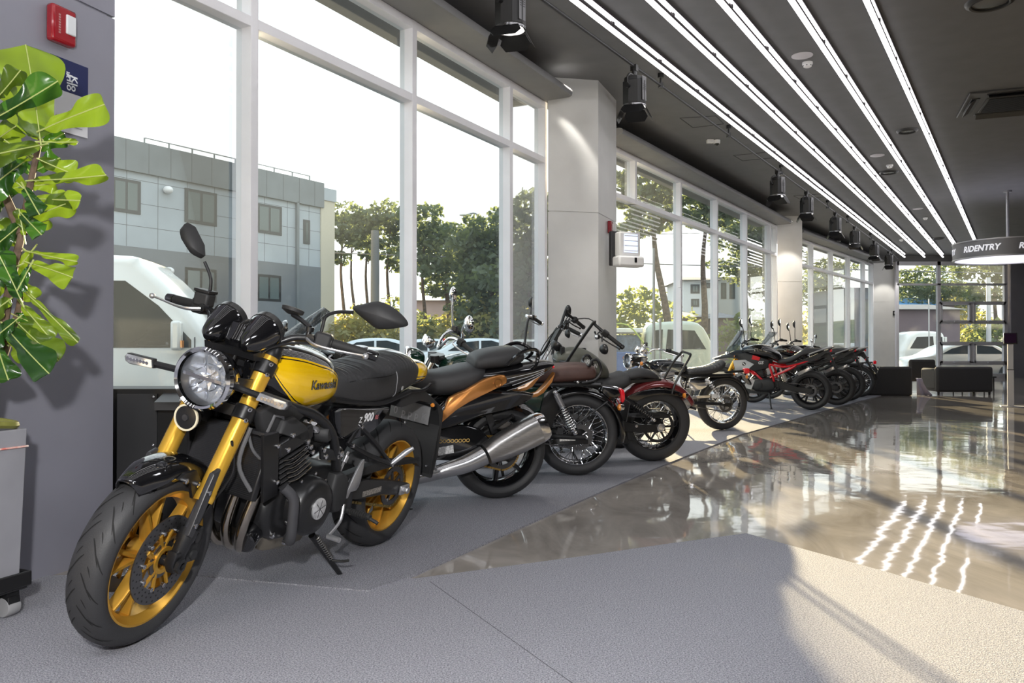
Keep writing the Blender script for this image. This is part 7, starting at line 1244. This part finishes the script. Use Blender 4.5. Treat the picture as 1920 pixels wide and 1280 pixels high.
roofed('hillside_house', 'pale grey roofed house on the slope behind the far window', 1785, 1835, 70, 530, 512, mat('grey_render', (.3, .32, .33), .8), M_tin)
roofed('store_front', 'dark shop front behind the end of the third bay', 1588, 1640, 40, 540, 535, mat('slate_render', (.10, .12, .15), .7, noise=.1), M_slate, ((1592, 1610, 560, 640), (1616, 1634, 560, 640)))

M_pole = mat('concrete_pole', (.16, .16, .16), .8, noise=.1); M_st = mat('steel_post', (.30, .31, .32), .5, .5)
def post(name, label, cat, px, Y, ty, r, m, arm=None, z0=0):
    h = H_(ty, Y); rt = thing(name, gpos(px, Y), label, cat); b = MB(); b.cyl((0, 0, z0), (0, 0, h), r, r * .8, 10); b.build('shaft', m, rt)
    if arm: b = MB(); b.tube([(0, 0, h), (arm * .5, 0, h + .25), (arm, 0, h + .2)], .04, 6); b.build('arm', m, rt); b = MB(); b.ball((arm * 1.1, 0, h + .18), (.3, .1, .06)); b.build('lamp_head', mat('street_lamp_head', (.5, .5, .45), .4), rt)
    return rt
post('utility_pole', 'thick dark utility pole in front of the pines in the second pane', 'pole', 703, 36, 432, .22, M_pole); post('utility_pole', 'slim pale pole in the upper half of the far window, left of the dark pine', 'pole', 1854, 40, 520, .12, mat('pale_pole', (.5, .5, .5), .6)); post('flag_post', 'slim grey post outside the first pane of the second bay', 'pole', 1226, 17.5, 465, .035, M_st)
post('street_lamp', 'street lamp with its head above the pines in the first bay', 'street lamp', 905, 37, 410, .05, M_st, -.7); post('sign_post', 'short square steel post beside the blue lorry', 'post', 1238, 17, 595, .03, M_st); post('signal_post', 'thin pale post in the left pane of the far window', 'post', 1742, 34, 560, .03, mat('pale_pole', (.5, .5, .5), .6))
for i, (a, c_, z) in enumerate((((-60, 60, 8.5), (60, 58, 10.5), 0), ((-50, 38, 7.2), (60, 37, 3.6), 0))):
    b = MB(); b.tube([a, tuple((p + q) / 2 - (.5 if k == 2 else 0) for k, (p, q) in enumerate(zip(a, c_))), c_], .025, 5); tag(b.build('overhead_cable', M_pole), ['upper thin overhead cable crossing in front of the pines', 'lower thin overhead cable sloping down to the right'][i], 'cable', 'overhead cables')

# vehicles: side profiles (x forward, z up), extruded with rounded sides
M_carw = mat('white_car_paint', (.74, .74, .70), .25, coat=.6); M_cars = mat('silver_car_paint', (.50, .54, .56), .3, .5, coat=.5); M_carg = mat('vehicle_glass', (.02, .028, .032), .05, spec=.25); M_tyre = mat('black_rubber', (.014, .014, .015), .62, bump=.15, bscale=300); M_hub = mat('alloy_wheel', (.45, .45, .46), .3, .8); M_truckblue = mat('blue_truck_bed', (.05, .12, .32), .5, noise=.1)
def vehicle(name, label, cat, loc, rz, body, wins, wid, wheels, m, wr=.33, extra=(), group=None):
    rt = thing(name, loc, label, cat, group, rz); b = MB(); b.prism(body, -wid / 2, wid / 2, k=4, shrink=.12); b.build('body', m, rt, smooth=60)
    for w in wins:
        b = MB(); b.prism(w, -wid / 2 - .012, wid / 2 + .012, k=0, shrink=.0); b.build('side_window', M_carg, rt, smooth=0)
    for x in wheels:
        for s in (1, -1):
            b = MB(); b.lathe([(0, wr * .62), (.0, wr * .97), (.03, wr), (.17, wr), (.2, wr * .95), (.2, wr * .62)], (x, s * (wid / 2 - .17), wr), (0, s, 0), 28); w = b.build('wheel', M_tyre, rt)
            b = MB(); b.lathe([(.185, wr * .62), (.19, wr * .60), (.16, wr * .45), (.19, wr * .12)], (x, s * (wid / 2 - .17), wr), (0, s, 0), 20); b.build('hub', M_hub, w)
    for nm, c, d, mm in extra: b = MB(); b.box(c, d); b.build(nm, mm, rt, bev=.02)
    return rt
van = [(-2.9, .35), (-2.95, 1.2), (-2.85, 2.45), (-2.4, 2.58), (.8, 2.58), (1.25, 2.45), (1.75, 1.95), (2.25, 1.32), (2.6, 1.22), (3.0, 1.02), (3.08, .7), (3.05, .35)]
vp = at(472, 654, 11.6)
vr = vehicle('delivery_van', 'white panel van parked close outside the left pane', 'van', V((vp.x - 3.0, vp.y + .9, GZ)), 8, van, [[(.35, 1.25), (.3, 2.2), (1.05, 2.2), (1.5, 1.85), (1.95, 1.36), (1.95, 1.25)], [(-.7, 1.3), (-.7, 2.15), (.2, 2.18), (.22, 1.3)]], 1.95, (-1.9, 2.1), M_carw, .36)
b = MB(); b.box((1.78, -1.10, 1.42), (.14, .20, .42)); o = b.build('wing_mirror', M_carw, vr, bev=.04); b = MB(); b.box((1.86, -1.12, 1.30), (.02, .12, .1)); b.build('indicator', mat('amber_lens', (.9, .35, .03), .2), o)
b = MB(); b.prism([(1.05, 2.28), (1.62, 1.95), (2.2, 1.34), (2.17, 1.32), (1.57, 1.92), (1.02, 2.25)], -.85, .85); b.build('windscreen', M_carg, vr, smooth=0)
b = MB(); b.box((.2, -.985, 1.2), (.02, .01, 1.8)); b.box((2.0, -.985, .95), (.015, .01, .9)); b.build('door_gap', M_dkmetal, vr)
sal = [(-2.15, .35), (-2.2, .75), (-2.05, .98), (-1.5, 1.08), (-.85, 1.40), (.1, 1.46), (.75, 1.32), (1.35, 1.0), (2.0, .88), (2.22, .65), (2.2, .35)]
swin = [[(-1.25, 1.05), (-.8, 1.32), (-.25, 1.37), (-.25, 1.05)], [(-.18, 1.05), (-.18, 1.37), (.15, 1.38), (.65, 1.24), (.98, 1.05)]]
for px, Y, rz, m_, lb in ((712, 27, 14, M_cars, 'silver car behind the big black mirror in the second pane'), (808, 29, 14, M_cars, 'silver car behind the chrome handlebars'), (902, 27, 14, M_cars, 'pale silver car outside the third pane, behind the black seat'), (352, 19, 15, M_carw, 'white car behind the nose of the white van'), (985, 30, 14, M_carw, 'white car low in the last pane of the first bay')):
    vehicle('saloon_car', lb, 'car', gpos(px, Y) + V((0, 0, .12)), rz, sal, swin, 1.75, (-1.35, 1.35), m_, group='parked saloon cars')
vehicle('saloon_car', 'white saloon close outside the far window, behind the dark sofa', 'car', gpos(1797, 31.0), 176, sal, swin, 1.78, (-1.35, 1.35), M_carw, group='parked saloon cars')
tr = [(-.95, .45), (-1.0, 1.2), (-.95, 1.85), (-.6, 1.98), (.35, 1.95), (.75, 1.3), (.85, 1.0), (.85, .45)]
twn = [[(-.5, 1.25), (-.45, 1.78), (.25, 1.75), (.55, 1.25)], [(-.88, 1.25), (-.85, 1.75), (-.58, 1.78), (-.6, 1.25)]]
vehicle('pickup_truck', 'white pickup truck cab parked behind the white saloon', 'truck', gpos(1712, 36.5), 180, tr, twn, 1.7, (.35, -2.6), M_carw, .32, (('load_bed', (-2.2, 0, .75), (2.4, 1.6, .35), M_carw), ('headboard', (-1.05, 0, 1.3), (.08, 1.6, .9), M_carw)), group='small lorries')
t2 = vehicle('small_lorry', 'lorry with a blue load bed and white canopy outside the second bay', 'truck', gpos(1276, 22.5), -4, [(x, z * .98) for x, z in tr], [[(x, z * .98) for x, z in w] for w in twn], 1.75, (.35, -2.2), mat('pale_green_cab', (.46, .52, .44), .3, coat=.5), .36, (('load_bed', (-1.9, 0, .85), (1.8, 1.7, .6), M_truckblue), ('canopy', (-1.95, 0, 1.72), (1.7, 1.7, .12), M_white), ('load', (-1.9, 0, 1.3), (1.5, 1.5, .6), mat('dark_load', (.10, .14, .2), .7, noise=.3, nscale=8))), group='small lorries')
b = MB(); b.tube([(-2.6, -.95, 1.2), (-2.2, -.98, 1.75), (-1.5, -1.0, 1.85), (-.9, -1.0, 1.1)], .02, 6); b.build('yellow_hose', mat('yellow_green_hose', (.45, .55, .1), .5), t2)
o = MB().box((0, 0, .45), (.55, .04, .55)).box((0, .12, .22), (.04, .25, .44)).build('pavement_sign', M_blue, bev=.01); o.location = gpos(1850, 33.5) + V((0, 0, .12)); tag(o, 'small blue pavement sign behind the far window', 'sign')
